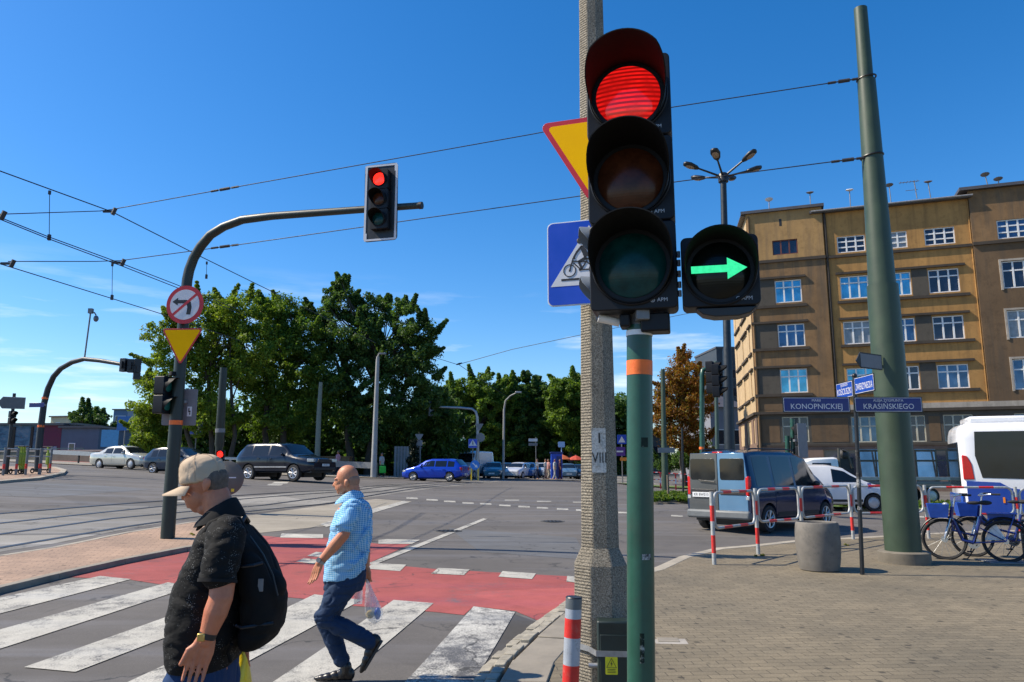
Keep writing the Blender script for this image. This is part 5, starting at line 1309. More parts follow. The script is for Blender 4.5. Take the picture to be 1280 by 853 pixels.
def tree(label, trunk_px, d, lobes, mat, nclump, per, size, group, trunk_r=0.35, name='tree', cr=(0.5, 1.02), stems=1, cat='tree'):
    """lobes: (u, v, ru, rv) ellipses in the picture, placed at distance d with a real depth"""
    base = at(trunk_px[0], trunk_px[1], d); base.z = T(base.x, base.y)
    t = thing(name, label, cat, base, 0, group)
    L3 = []
    for u, v, ru, rv in lobes:
        c = at(u, v, d+rng.uniform(-1.2, 1.2)); k = d/F
        L3.append((c, ru*k, min(max(ru, rv)*k, 5.5)*0.9, rv*k))
    vol = np.array([a*b_*c_ for _, a, b_, c_ in L3])**0.75; vol /= vol.sum()
    cen = []; rad = []; tips = []
    for (c, a, b_, c_), f in zip(L3, vol):
        m = max(4, int(nclump*f*1.0))
        for k in range(m):
            dv = Vector((rng.gauss(0, 1), rng.gauss(0, 1), rng.gauss(0, 1))).normalized()
            q = rng.random()**0.42*rng.uniform(0.75, 1.16)
            p = c+Vector((dv.x*a, dv.y*b_, dv.z*c_))*q
            rr = rng.uniform(*cr)*min(1.0, 0.25+0.22*min(a, c_)+0.3)*(0.72 if q > 0.9 else 0.9)
            cen.append(tuple(p-base)); rad.append(rr)
            if k < 5: tips.append(p-base)
        # leading shoots that break the outline: chains of shrinking sprays growing out and up
        for k in range(max(3, int(14*min(a, c_)/4))):
            an = rng.uniform(-0.25, 1.25)*math.pi; up = rng.uniform(0.5, 1.1)
            s0 = c+Vector((math.cos(an)*a*.85, rng.uniform(-.6, .6)*b_, math.sin(an)*c_*.85)); dr = Vector((math.cos(an)*.7+rng.uniform(-.3, .3), rng.uniform(-.4, .4), max(-.2, math.sin(an))*.8+up*.6)).normalized()
            ln = rng.uniform(0.8, 2.0)*min(1.3, 0.35+a/4)
            for q_ in range(7): cen.append(tuple(s0+dr*ln*(q_/6-0.25)-base)); rad.append((0.70-0.075*q_)*cr[0]*(1.15 if d < 80 else 1.6))
    # trunk and limbs
    b = MB()
    hgt = max(l[0].z+l[3] for l in L3)-base.z
    forks = []
    for s_ in range(stems):
        x0 = (s_-(stems-1)/2)*trunk_r*4+rng.uniform(-.3, .3)*(stems > 1)
        f = Vector((sum(l[0].x for l in L3)/len(L3)-base.x, 0, 0))*0.55+Vector((x0*1.6, rng.uniform(-.4, .4), hgt*rng.uniform(.36, .5)))
        r_ = trunk_r/(1+0.25*(stems-1))
        b.tube([(x0, 0, -0.3), (x0*1.1, 0.05, hgt*0.08), (x0*1.2+(f.x-x0)*0.3+rng.uniform(-.2, .2), 0.1, f.z*0.5), f, f+Vector((rng.uniform(-.5, .5), 0, hgt*0.25)), f+Vector((rng.uniform(-.8, .8), 0, hgt*0.42))], [r_*1.35, r_*1.02, r_*0.85, r_*0.66, r_*0.36, r_*0.1], 8)
        forks.append((f, r_))
    for tp in tips:
        f, r_ = min(forks, key=lambda q: (q[0]-tp).length)
        st = f.lerp(Vector((f.x, f.y, hgt*0.75)), rng.random()*0.5) if tp.z > f.z else f*0.9
        mid = st.lerp(tp, 0.5)+Vector((rng.uniform(-.4, .4), rng.uniform(-.4, .4), rng.uniform(0, .6)))
        b.tube([st, mid, tp], [r_*0.34, r_*0.2, r_*0.05], 5)
    b.build('trunk', bark, t, smooth=60)
    o = bpy.data.objects.new('crown', leaves_mesh('crown', cen, rad, int(per*1.15), size*0.54, mat)); col.objects.link(o); o.parent = t
    return t
GT = 'tall trees beyond the guard rail'
tree('tall feathery yellow-green tree at the left end of the tree group', (262, 580), 57, [(262, 395, 40, 34), (205, 420, 26, 18), (300, 400, 34, 40), (228, 450, 42, 28), (280, 460, 48, 34), (200, 500, 34, 28), (186, 478, 20, 12), (255, 515, 46, 30), (318, 440, 26, 40), (222, 395, 14, 14)], leaf_yel, 430, 95, 0.34, GT, 0.30, stems=3)
tree('broad mid-green tree between the feathery tree and the tall dark tree', (345, 580), 60, [(350, 400, 32, 34), (375, 430, 34, 40), (330, 470, 42, 40), (395, 480, 34, 40), (352, 520, 48, 30), (322, 388, 14, 16)], leaf_mid, 380, 95, 0.38, GT, 0.34, stems=2)
tree('tallest dark tree of the group, right above the bald man', (452, 582), 62, [(428, 378, 20, 27), (402, 395, 18, 28), (460, 392, 20, 28), (482, 390, 12, 20), (505, 402, 20, 26), (530, 425, 25, 28), (440, 430, 46, 36), (500, 450, 44, 40), (425, 490, 38, 38), (478, 520, 50, 40), (530, 485, 24, 36), (413, 370, 9, 14), (428, 358, 8, 10)], leaf_dark, 480, 100, 0.40, GT, 0.4, stems=2)
tree('low dark tree filling the gap at the right end of the tree group', (545, 585), 66, [(540, 520, 32, 34), (560, 548, 30, 30), (520, 555, 34, 28)], leaf_dark, 190, 90, 0.36, GT, 0.25)
tree('bushy bright green shrub tree at the left foot of the tree group', (186, 580), 59, [(190, 548, 26, 20), (176, 530, 14, 16), (205, 530, 20, 18), (188, 566, 26, 14)], leaf_yel, 130, 100, 0.28, GT, 0.15, name='shrub_tree')
tree('round dark tree alone beyond the bridge road at far left', (116, 565), 98, [(112, 525, 20, 19), (125, 535, 17, 18), (104, 540, 15, 16), (114, 548, 24, 12)], leaf_dark, 130, 80, 0.5, None, 0.4)
tree('pale small tree behind the blue office blocks at far left', (160, 565), 120, [(166, 536, 14, 10), (152, 545, 12, 8), (176, 545, 12, 10)], leaf_mid, 60, 70, 0.5, None, 0.3)
GF = 'trees behind the car park'
tree('broad green tree behind the far signal mast and blue car', (600, 590), 106, [(600, 495, 36, 30), (570, 508, 28, 34), (630, 503, 28, 32), (598, 540, 56, 40), (556, 530, 24, 38)], leaf_mid, 560, 110, 0.55, GF, 0.5)
tree('dark dense tree in the middle of the far row', (660, 590), 108, [(655, 490, 24, 22), (638, 500, 22, 24), (676, 505, 24, 32), (655, 545, 46, 38), (692, 548, 30, 36)], leaf_dark, 540, 110, 0.55, GF, 0.5)
tree('fresh green tree just left of the concrete pole in the far row', (715, 590), 104, [(716, 488, 28, 24), (742, 498, 22, 32), (705, 520, 22, 32), (728, 548, 30, 36), (698, 498, 14, 20)], leaf_mid, 480, 110, 0.5, GF, 0.45)
tree('rusty orange chestnut tree between the green pole and the apartment house', (856, 596), 64, [(850, 474, 27, 30), (838, 500, 20, 26), (870, 500, 20, 36), (846, 535, 26, 28), (872, 550, 18, 24), (826, 525, 12, 26), (857, 458, 8, 14)], leaf_rust, 260, 85, 0.32, None, 0.22)
tree('dark green shrub below the rusty chestnut tree', (868, 592), 72, [(862, 574, 24, 14), (835, 578, 20, 11), (884, 570, 14, 16)], leaf_dark, 110, 80, 0.3, None, 0.12, name='shrub')
# conical evergreen
p = at(516, 590, 58); p.z = T(p.x, p.y)
t = thing('cypress', 'small dark conical evergreen left of the blue hatchback', 'tree', p)
b = MB(); b.tube([(0, 0, -.1), (0, 0, 2.6)], [0.09, 0.03], 6); b.build('trunk', bark, t)
cen = []; rad = []
for k in range(70):
    z = 0.15+2.7*(k/70); r_ = 0.75*(1-z/3.05); a = rng.uniform(0, 6.28); q = rng.uniform(.3, 1)
    cen.append((math.cos(a)*r_*q, math.sin(a)*r_*q, z)); rad.append(0.28)
o = bpy.data.objects.new('crown', leaves_mesh('crown', cen, rad, 60, 0.13, leaf_con)); col.objects.link(o); o.parent = t
# undergrowth that reads as one mass
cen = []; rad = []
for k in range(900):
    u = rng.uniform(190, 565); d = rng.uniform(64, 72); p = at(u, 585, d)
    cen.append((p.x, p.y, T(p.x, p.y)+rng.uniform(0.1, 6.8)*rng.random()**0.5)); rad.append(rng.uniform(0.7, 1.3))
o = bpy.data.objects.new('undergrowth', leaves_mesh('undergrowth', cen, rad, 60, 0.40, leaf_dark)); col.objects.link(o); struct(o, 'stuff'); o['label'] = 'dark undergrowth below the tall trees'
cen = []; rad = []
for k in range(900):
    u = rng.uniform(530, 790); d = rng.uniform(112, 122); p = at(u, 585, d)
    cen.append((p.x, p.y, T(p.x, p.y)+rng.uniform(0.1, 11.5))); rad.append(rng.uniform(1.2, 2.0))
o = bpy.data.objects.new('far_wood', leaves_mesh('far_wood', cen, rad, 45, 0.75, leaf_dark)); col.objects.link(o); struct(o, 'stuff'); o['label'] = 'dark wood far behind the car park'
cen = []; rad = []
for k in range(260):
    u = rng.uniform(-80, 250); d = rng.uniform(150, 190); p = at(u, 585, d)
    cen.append((p.x, p.y, T(p.x, p.y)+rng.uniform(0.1, 5.5))); rad.append(rng.uniform(1.2, 2.4))
o = bpy.data.objects.new('far_wood', leaves_mesh('far_wood', cen, rad, 45, 0.9, leaf_mid)); col.objects.link(o); struct(o, 'stuff'); o['label'] = 'distant tree line across the river'
# grass blades on the verges
def tufts(name, pts, n, h, label):
    cen = []; rad = []
    for k in range(n):
        p = rng.choice(pts); cen.append((p[0], p[1], p[2]+h*0.4)); rad.append(h*0.9)
    me = leaves_mesh(name, cen, rad, 30, h, leaf_grass, 0.5); o = bpy.data.objects.new(name, me); col.objects.link(o); struct(o, 'stuff'); o['label'] = label
leaf_grass = leaf_mat('grass_blades', (0.05, 0.10, 0.012), (0.08, 0.15, 0.018), (0.14, 0.17, 0.03))
gpts = []
for k in range(500):
    u, v = rng.uniform(815, 928), rng.uniform(617, 626.5); p = gp(u, v, 0.12); gpts.append(p)
tufts('verge_grass', gpts, 420, 0.13, 'grass on the small island by the grey van')
gpts = []
for k in range(600):
    x, f = rng.uniform(12.8, 30), rng.random(); y0 = 28.9-(x-12.5)*0.09; y = y0+0.2+f*3.5; gpts.append(Vector((x, y, T(x, y)+0.1)))
tufts('verge_grass', gpts, 520, 0.18, 'grass strip before the apartment house')
# weeds at the foot of the posts and in the kerb joints
gpts = [gp(u+rng.uniform(-9, 9), v+rng.uniform(-1.5, 1.5), PAVE) for u, v in ((1003, 686), (952, 695), (1120, 681), (243, 668), (1058, 681)) for k in range(6)]
leaf_grass = leaf_mat('weed_blades', (0.14, 0.15, 0.04), (0.2, 0.2, 0.06), (0.26, 0.24, 0.08))
tufts('weeds', gpts, 22, 0.03, 'small weeds at the foot of the posts and kerbs')

# ------------------------------------------------------------------ vehicles
def interp(tab, x):
    if x <= tab[0][0]: return tab[0][1]
    for (a, p), (c, q) in zip(tab[:-1], tab[1:]):
        if a <= x <= c: return p+(q-p)*((x-a)/(c-a) if c > a else 0)
    return tab[-1][1]
class Body:
    """side profile tables in metres, x forward from the rear bumper (0) to the nose (L)"""
    def __init__(s, L, W, top, belt, plan, zb, tumble=0.14, crown=0.03):
        s.L, s.W, s.top, s.belt, s.plan, s.zb, s.tum, s.crown = L, W, top, belt, plan, zb, tumble, crown
    def sec(s, x):
        w = s.W/2*interp(s.plan, x); zt = interp(s.top, x); zk = min(interp(s.belt, x), zt-0.005); zb = interp(s.zb, x)
        u = min(1.0, max(0.0, (zt-zk)/0.42))
        wr = w*(0.93-s.tum*u)
        return [(0, zb), (w*0.86, zb), (w*0.965, zb+0.07), (w*0.985, zb+(zk-zb)*0.35), (w, zb+(zk-zb)*0.62), (w*0.985, zk-0.07*min(1, (zk-zb)/0.4)), (w*0.955, zk),
                (wr, zt-0.004-0.085*u), (wr*(0.93-0.02*u), zt-0.022*u), (wr*0.55, zt+s.crown*0.7), (0, zt+s.crown)]
    def stations(s):
        xs = set()
        for tb in (s.top, s.belt, s.plan, s.zb): xs |= {x for x, _ in tb}
        xs = sorted(x for x in xs if 0 <= x <= s.L); out = []
        for a, c in zip(xs[:-1], xs[1:]):
            n = max(1, int((c-a)/0.16)); out += [a+(c-a)*k/n for k in range(n)]
        return out+[xs[-1]]
    def side(s, x, z, off=0.0, sgn=-1):
        """a point on the flank at height z"""
        P = s.sec(x)[1:8]
        for (y0, z0), (y1, z1) in zip(P[:-1], P[1:]):
            if z0 <= z <= z1: y = y0+(y1-y0)*((z-z0)/max(1e-6, z1-z0)); break
        else: y = P[-1][0] if z > P[-1][1] else P[0][0]
        return Vector((x-s.L/2, sgn*(y+off), z))
    def roof(s, x, fy, off=0.0):
        P = s.sec(x); y = fy*P[7][0]; zt = interp(s.top, x)
        f = abs(fy); z = zt+s.crown*(1-f*f)-0.02*max(0, (f-.85)/.15)
        dz = (interp(s.top, x+.03)-interp(s.top, x-.03))/.06
        n = Vector((-dz, 0, 1)).normalized()
        return Vector((x-s.L/2, y, z))+n*off
def side_patch(B, name, xs, zlo, zhi, mat, parent, sgn, off=0.006, rows=4):
    """panel lying on the flank between two height functions"""
    b = MB(); g = []
    for x in xs:
        a, c = zlo(x), zhi(x); c = max(c, a+0.004)
        g.append([B.side(x, a+(c-a)*k/rows, off, sgn) for k in range(rows+1)])
    n = rows+1; vs = [p for r in g for p in r]
    fs = [(i*n+k, (i+1)*n+k, (i+1)*n+k+1, i*n+k+1) for i in range(len(g)-1) for k in range(rows)]
    m0 = len(vs)
    # a lip around the rim so that the panel has thickness
    vs2 = [Vector((p.x, p.y-sgn*(off+0.012), p.z)) for p in vs]
    rim = [i*n for i in range(len(g))]+[(len(g)-1)*n+k for k in range(1, n)]+[i*n+rows for i in range(len(g)-2, -1, -1)]+[k for k in range(rows-1, 0, -1)]
    for i, j in zip(rim, rim[1:]+rim[:1]): fs.append((i, j, j+m0, i+m0))
    b.add(vs+vs2, fs); return b.build(name, mat, parent, smooth=50)
def frange(a, c, n): return [a+(c-a)*k/n for k in range(n+1)]
def roof_patch(B, name, x0, x1, fy, mat, parent, off=0.006, n=6):
    b = MB(); m = 8; vs = []; fs = []
    for x in frange(x0, x1, n):
        for k in range(m+1): vs.append(B.roof(x, fy*(2*k/m-1), off))
    for i in range(n):
        for k in range(m): a = i*(m+1)+k; fs.append((a, a+1, a+m+2, a+m+1))
    b.add(vs, fs); return b.build(name, mat, parent, smooth=50)
def wheel(parent, x, y, r, w, rimm, spokes=5, hub=False, sgn=-1, label=None):
    A = Matrix.Translation((x, y, r)) @ Matrix.Rotation(R(90)*(1 if sgn < 0 else -1), 4, 'X')
    b = MB(); b.lathe([(r*0.66, -w/2), (r*0.93, -w/2), (r, -w/2+0.03), (r, w/2-0.03), (r*0.94, w/2), (r*0.67, w/2), (r*0.64, w/2-.02)], 28, A, cap=False)
    b.lathe([(0.001, -w/2+.01), (r*.66, -w/2+.01)], 28, A, cap=False); wh = b.build('wheel', rubber, parent, smooth=40)
    b = MB(); b.lathe([(r*0.67, w/2-0.004), (r*0.64, w/2+0.006), (r*0.60, w/2-0.02), (r*.58, w/2-.06), (0.001, w/2-.06)], 28, A, cap=False)
    rim = b.build('rim', rimm if hub else car_trim, wh, smooth=40)
    b = MB()
    if hub:
        b.lathe([(r*.60, w/2-.018), (r*.5, w/2+.004), (r*.2, w/2+.012), (0.001, w/2+.014)], 24, A, cap=False)
    else:
        b.lathe([(r*0.665, w/2-0.002), (r*0.65, w/2+0.008), (r*0.59, w/2+.002), (r*.58, w/2-.02)], 28, A, cap=False)
        for k in range(spokes):
            a = 2*math.pi*k/spokes+.3
            for da in (-0.13, 0.13):
                p0 = A @ Vector((r*.1*math.cos(a), r*.1*math.sin(a), w/2-.012)); p1 = A @ Vector((r*.62*math.cos(a+da), r*.62*math.sin(a+da), w/2-.006)); b.tube([p0, p1], r*0.05, 6)
        b.lathe([(r*.16, w/2-.03), (r*.15, w/2), (0.001, w/2+.004)], 14, A, cap=False)
    b.build('spokes' if not hub else 'hubcap', rimm, wh, smooth=40)
    return wh
def car(B, name, label, cat, pos, heading, paint, wheels, group=None, glassx=None, screen=None, rear=None, doors=(), rimm=rim_mat, spokes=5, hub=False, low=None, roofrail=False, small=False, glass=None, pillar=None):
    """wheels: (x rear axle, x front axle, radius). heading: direction of travel in degrees from +x"""
    t = thing(name, label, cat, pos, R(heading), group)
    gm = glass or car_glass
    b = MB(); rings = []
    for x in B.stations():
        P = B.sec(x); half = [(-y, z) for y, z in P]
        full = half[:-1]+[(0, P[-1][1])]+[(y, z) for y, z in P[-2:0:-1]]
        rings.append([Vector((x-B.L/2, y, z)) for y, z in full])
    b.ring_loft(rings); bodyo = b.build('body', paint, t, smooth=0)
    xr, xf, r = wheels
    b = MB()
    for x in (xr, xf): b.lathe([(r*1.17, -B.W), (r*1.17, B.W)], 28, Matrix.Translation((x-B.L/2, 0, r*1.02)) @ Matrix.Rotation(R(90), 4, 'X'))
    cut = b.build('cut', car_trim, None, smooth=0)
    bodyo.parent = None
    mo = bodyo.modifiers.new('b', 'BOOLEAN'); mo.object = cut; mo.operation = 'DIFFERENCE'; mo.solver = 'EXACT'
    bake(bodyo); bodyo.parent = t
    me_ = cut.data; bpy.data.objects.remove(cut); bpy.data.meshes.remove(me_)
    bodyo.data.materials.clear(); bodyo.data.materials.append(paint)
    bodyo.data.shade_smooth(); bodyo.data.set_sharp_from_angle(angle=R(32))
    # dark wheel wells and underbody
    b = MB(); b.box((0, 0, interp(B.zb, B.L/2)+0.06), (B.L*0.93, B.W*0.80, 0.16))
    for x in (xr, xf): b.box((x-B.L/2, 0, r*1.25), (r*2.0, B.W*0.62, r*1.6))
    b.build('underbody', car_trim, t, smooth=0)
    for x in (xr, xf):
        for s_ in (-1, 1): wheel(t, x-B.L/2, s_*(B.W/2*interp(B.plan, x)-0.115), r, 0.21, rimm, spokes, hub, s_)
    # side glass
    for s_ in (-1, 1):
        for (x0, x1) in (glassx or []):
            zl = lambda x: interp(B.belt, x)+0.03
            zh = lambda x: interp(B.top, x)-0.004-0.085*min(1.0, max(0, (interp(B.top, x)-interp(B.belt, x))/0.42))-0.035
            side_patch(B, 'side_window', frange(x0, x1, 8), zl, zh, gm, t, s_, 0.004)
    if screen: roof_patch(B, 'windscreen', screen[0], screen[1], 0.90, gm, t, 0.005)
    if rear: roof_patch(B, 'rear_window', rear[0], rear[1], 0.86, gm, t, 0.006)
    for s_ in (-1, 1):
        for (x0, x1, z0) in doors:
            zb_ = lambda x: z0; zt_ = lambda x: interp(B.belt, x)-0.015
            d = side_patch(B, 'door', frange(x0, x1, 6), zb_, zt_, paint, t, s_, 0.007, 6)
            hz = interp(B.belt, x0+0.2)-0.13
            b = MB(); p = B.side(x0+0.16, hz, 0.022, s_); b.box(p, (0.17, 0.03, 0.035)); b.build('handle', paint if not small else car_trim, d, bevel=0.006)
    if low:
        for s_ in (-1, 1): side_patch(B, 'sill_trim', frange(xr+r*1.25, xf-r*1.25, 8), lambda x: interp(B.zb, x)+0.09, lambda x: interp(B.zb, x)+0.09+low, car_trim if low > 0 else rim_mat, t, s_, 0.012)
    if roofrail:
        for s_ in (-1, 1):
            b = MB(); pts = [B.roof(x, s_*0.86, 0.05) for x in frange(roofrail[0], roofrail[1], 8)]
            pts = [pts[0]+Vector((0, 0, -0.06))]+pts+[pts[-1]+Vector((0, 0, -0.06))]; b.tube(pts, 0.018, 8); b.build('roof_rail', car_trim, t)
    return t
def lampbox(t, B, name, x, z, y, size, mat, both=True, rot=0.0, parent=None, bevel=0.02):
    for s_ in ((-1, 1) if both else (-1,)):
        b = MB(); b.box((x-B.L/2, s_*y, z), size, Euler((0, 0, s_*rot)).to_matrix()); b.build(name, mat, t, bevel=bevel)
def mirror(t, B, x, z, mat):
    for s_ in (-1, 1):
        p = B.side(x, z, 0.10, s_); b = MB(); b.sphere(p, 0.09, 12, 8, (0.75, 1.0, 0.8)); b.cyl(B.side(x+.03, z-.05, -0.01, s_), p, 0.025, seg=8); b.build('mirror', mat, t, smooth=60)
def number_plate(t, x, z, txt='KR 4J271', rear=True, y=0.0, w=0.52):
    b = MB(); b.box((x, y, z), (0.012, w, 0.115)); p = b.build('number_plate', plate_white, t, bevel=0.003)
    A = Matrix.Translation((x+(-0.0075 if rear else 0.0075), y+0.01, z)) @ Matrix.Rotation(R(-90 if rear else 90), 4, 'Z') @ FACE
    text('lettering', txt, 0.09, ink, p, A, 0.0005)
def carpaint(name, c, metal=0.25): return M(name, c, 0.17, metal if sum(c) > 0.3 else 0.0, 0.06, 1.5, coat=0.45 if sum(c) > 0.3 else 0.25, spec=0.35)
def on_ground(x, y): return Vector((x, y, T(x, y)))

# ---- grey-blue leisure van, seen from its rear right corner
vp_dark = carpaint('van_dark_blue_grey', (0.010, 0.024, 0.062)); 
BV = Body(4.36, 1.82, [(0, 1.79), (0.10, 1.85), (0.5, 1.89), (2.4, 1.89), (2.9, 1.78), (3.6, 1.16), (3.75, 1.06), (4.15, 0.93), (4.36, 0.72)],
          [(0, 1.04), (1.5, 1.04), (3.0, 1.02), (3.5, 1.02), (4.36, 0.72)], [(0, 0.95), (0.15, 1.0), (3.6, 1.0), (4.1, 0.93), (4.36, 0.74)], [(0, 0.34), (0.3, 0.28), (3.9, 0.25), (4.36, 0.30)], 0.13)
hd = 42.0
cw = gp(957, 667); fw_ = Vector((math.cos(R(hd)), math.sin(R(hd)), 0)); lf = Vector((-fw_.y, fw_.x, 0))
# rear right wheel stands at cw: it is 0.62 m from the rear bumper, 0.76 m right of the axis
ctr = cw + fw_*(BV.L/2-0.74) + lf*0.76; ctr.z = T(ctr.x, ctr.y)
van = car(BV, 'leisure_van', 'blue-grey leisure van with twin rear doors waiting behind the red and white barriers', 'van', ctr, hd, vp_dark, (0.74, 3.55, 0.315), glassx=[(0.30, 0.98), (1.12, 2.02), (2.14, 3.20)], screen=(2.95, 3.52), doors=[(1.06, 2.06, 0.42), (2.10, 3.22, 0.42)], roofrail=(0.35, 2.5), low=0.10, spokes=6)
vx = -BV.L/2
van_l = carpaint('van_rear_door_grey', (0.095, 0.105, 0.11)); van_b = carpaint('van_rear_door_blue', (0.12, 0.25, 0.40))
for s_, mt, y0, y1 in ((1, van_l, -0.02, 0.80), (-1, van_b, -0.80, -0.028)):
    b = MB(); ym = (y0+y1)/2; wd = y1-y0
    pl = [(-wd/2, -0.6), (wd/2, -0.6), (wd/2, 0.18), (wd/2-0.07*(s_ > 0), 0.78), (-wd/2+0.07*(s_ < 0), 0.78), (-wd/2, 0.18)]
    A = Matrix.Translation((vx-0.018, ym, 1.06)) @ Matrix.Rotation(R(-90), 4, 'Z')
    # local x -> -y ; flip so that the taper is outside
    pl = [(-x, z) for x, z in pl][::-1]
    b.prism(pl, 0.03, A); dr = b.build('rear_door', mt, van, bevel=0.012)
    b = MB(); b.prism([(x*0.84, z) for x, z in rrect(wd, 0.50, 0.06)], 0.012, Matrix.Translation((vx-0.024, ym, 1.46)) @ Matrix.Rotation(R(-90), 4, 'Z')); b.build('rear_window', car_glass, dr, bevel=0.004)
    b = MB(); b.box((vx-0.02, ym, 0.93), (0.03, wd*0.86, 0.13)); b.build('handle_recess', car_trim, dr, bevel=0.02)
dr['label'] = 'pale blue right rear door'
for s_ in (-1, 1):
    b = MB(); b.box((vx+0.045, s_*0.785, 1.07), (0.13, 0.11, 0.46)); b.build('tail_light', tail_red, van, bevel=0.03)
    b = MB(); b.box((vx+0.045, s_*0.787, 0.80), (0.13, 0.105, 0.10)); b.build('reversing_light', headlamp, van, bevel=0.02)
b = MB(); b.box((vx+0.02, 0, 0.41), (0.20, 1.70, 0.20)); b.build('rear_bumper', M('van_bumper', (0.13, 0.14, 0.145), 0.55), van, bevel=0.05)
b = MB(); b.box((vx+0.06, 0, 1.855), (0.05, 0.28, 0.035)); b.build('brake_light', tail_red, van, bevel=0.01)
b = MB(); b.tube([(vx-0.05, 0.05, 1.16), (vx-0.055, 0.22, 1.18), (vx-0.055, 0.48, 1.20)], 0.014, 6); b.build('wiper', car_trim, van)
number_plate(van, vx-0.044, 0.86, 'KR 8W513', True, 0.42)
mirror(van, BV, 3.02, 1.10, car_trim)

# ---- white compact van driving right behind it
white_car = carpaint('white_van_paint', (0.72, 0.72, 0.72), 0.0)
BK = Body(4.3, 1.76, [(0, 1.55), (0.08, 1.64), (0.5, 1.68), (2.0, 1.67), (2.5, 1.58), (3.2, 1.12), (3.5, 1.00), (4.0, 0.88), (4.3, 0.66)],
          [(0, 1.02), (2.0, 1.02), (3.2, 1.02), (4.3, 0.66)], [(0, 0.95), (0.15, 1.0), (3.5, 1.0), (4.05, 0.92), (4.3, 0.72)], [(0, 0.34), (0.3, 0.26), (3.9, 0.24), (4.3, 0.3)], 0.12)
fwp = gp(1094, 640.5); 
cc_ = Vector((fwp.x-1.38, fwp.y+0.78, 0)); cc_.z = T(cc_.x, cc_.y)
cv_ = car(BK, 'delivery_van', 'white compact delivery van passing behind the barriers', 'van', cc_, -2, white_car, (0.8, 3.48, 0.31), glassx=[(2.05, 3.02)], screen=(2.55, 3.2), doors=[(1.95, 3.10, 0.4), (0.9, 1.85, 0.42)], rimm=hubcap, hub=True, low=0.09, small=True)
lampbox(cv_, BK, 'headlight', 4.02, 0.80, 0.70, (0.36, 0.20, 0.16), headlamp, rot=-0.35); mirror(cv_, BK, 2.98, 1.08, car_trim)
b = MB(); b.box((BK.L/2-0.10, 0, 0.42), (0.24, 1.52, 0.22)); b.build('bumper', car_trim, cv_, bevel=0.05)
b = MB(); p = BK.side(3.36, 0.92, 0.012, -1); b.box(p, (0.14, 0.01, 0.2)); b.build('sticker', M('lilac_sticker', (0.25, 0.22, 0.5), 0.5), cv_)
for s_ in (-1, 1):
    b = MB(); b.box((-BK.L/2+0.02, s_*0.80, 1.05), (0.10, 0.10, 0.42)); b.build('tail_light', tail_red, cv_, bevel=0.02)

# ---- black luxury off-roader
black_car = carpaint('offroader_black_blue', (0.006, 0.010, 0.020))
BR = Body(5.0, 1.98, [(0, 1.18), (0.10, 1.50), (0.5, 1.80), (1.0, 1.84), (2.6, 1.83), (3.0, 1.75), (3.62, 1.28), (3.85, 1.18), (4.7, 1.08), (5.0, 0.88)],
          [(0, 1.16), (1.0, 1.22), (3.5, 1.18), (5.0, 0.88)], [(0, 0.9), (0.25, 1.0), (4.2, 1.0), (4.75, 0.93), (5.0, 0.8)], [(0, 0.50), (0.5, 0.42), (4.5, 0.40), (5.0, 0.5)], 0.17)
rp = gp(360, 602.5); yR = 38.0
pr = Vector(((360-640)/940*yR*0.995, yR, 0)); pr.z = T(pr.x, pr.y)
suv = car(BR, 'offroader', 'black luxury off-road car waiting in front of the trees', 'car', pr, -27, black_car, (0.95, 3.88, 0.39), glassx=[(0.42, 1.05), (1.12, 2.15), (2.25, 3.28)], screen=(3.02, 3.60), doors=[(1.45, 2.2, 0.62), (2.24, 3.35, 0.62)], spokes=7, rear=(0.12, 0.48))
for s_ in (-1, 1): side_patch(BR, 'chrome_strip', frange(1.35, 3.45, 8), lambda x: 0.64, lambda x: 0.70, rim_mat, suv, s_, 0.02)
lampbox(suv, BR, 'headlight', 4.80, 0.98, 0.74, (0.34, 0.34, 0.15), headlamp, rot=-0.35); mirror(suv, BR, 3.15, 1.28, black_car)
b = MB(); b.box((2.47, 0, 0.96), (0.08, 0.95, 0.17)); b.build('grille', car_trim, suv, bevel=0.02); b = MB(); b.box((2.46, 0, 0.58), (0.10, 1.5, 0.16)); b.build('lower_grille', car_trim, suv, bevel=0.03)
number_plate(suv, 2.54, 0.76, 'KR 7RR12', False)
# ---- blue hatchback
blue_car = carpaint('hatchback_blue', (0.008, 0.05, 0.42))
BG = Body(4.15, 1.74, [(0, 0.95), (0.06, 1.02), (0.42, 1.38), (0.9, 1.44), (2.1, 1.44), (2.5, 1.35), (3.1, 0.98), (3.3, 0.93), (3.9, 0.80), (4.15, 0.62)],
          [(0, 0.90), (2.0, 0.92), (3.1, 0.90), (4.15, 0.62)], [(0, 0.9), (0.2, 1.0), (3.3, 1.0), (3.9, 0.9), (4.15, 0.74)], [(0, 0.34), (0.4, 0.22), (3.8, 0.2), (4.15, 0.28)], 0.18)
yG = 50.0; pg = Vector(((545-640)/940*yG*0.995, yG, 0)); pg.z = T(pg.x, pg.y)
golf = car(BG, 'hatchback', 'bright blue hatchback crossing the tram tracks', 'car', pg, 163, blue_car, (0.75, 3.27, 0.30), glassx=[(0.45, 0.9), (0.98, 1.75), (1.82, 2.78)], screen=(2.52, 3.08), doors=[(1.0, 1.78, 0.36), (1.82, 2.85, 0.36)], rear=(0.08, 0.42), rimm=galv, spokes=8)
lampbox(golf, BG, 'tail_light', 0.03, 0.80, 0.66, (0.12, 0.26, 0.20), tail_red, bevel=0.03); lampbox(golf, BG, 'headlight', 3.92, 0.66, 0.62, (0.26, 0.26, 0.14), headlamp, rot=-.3); mirror(golf, BG, 2.72, 0.96, blue_car)
b = MB(); b.box((-BG.L/2+0.02, 0, 0.45), (0.16, 1.5, 0.16)); b.build('rear_bumper', blue_car, golf, bevel=0.05); number_plate(golf, -BG.L/2-0.065, 0.47, 'KR 2C840', True)
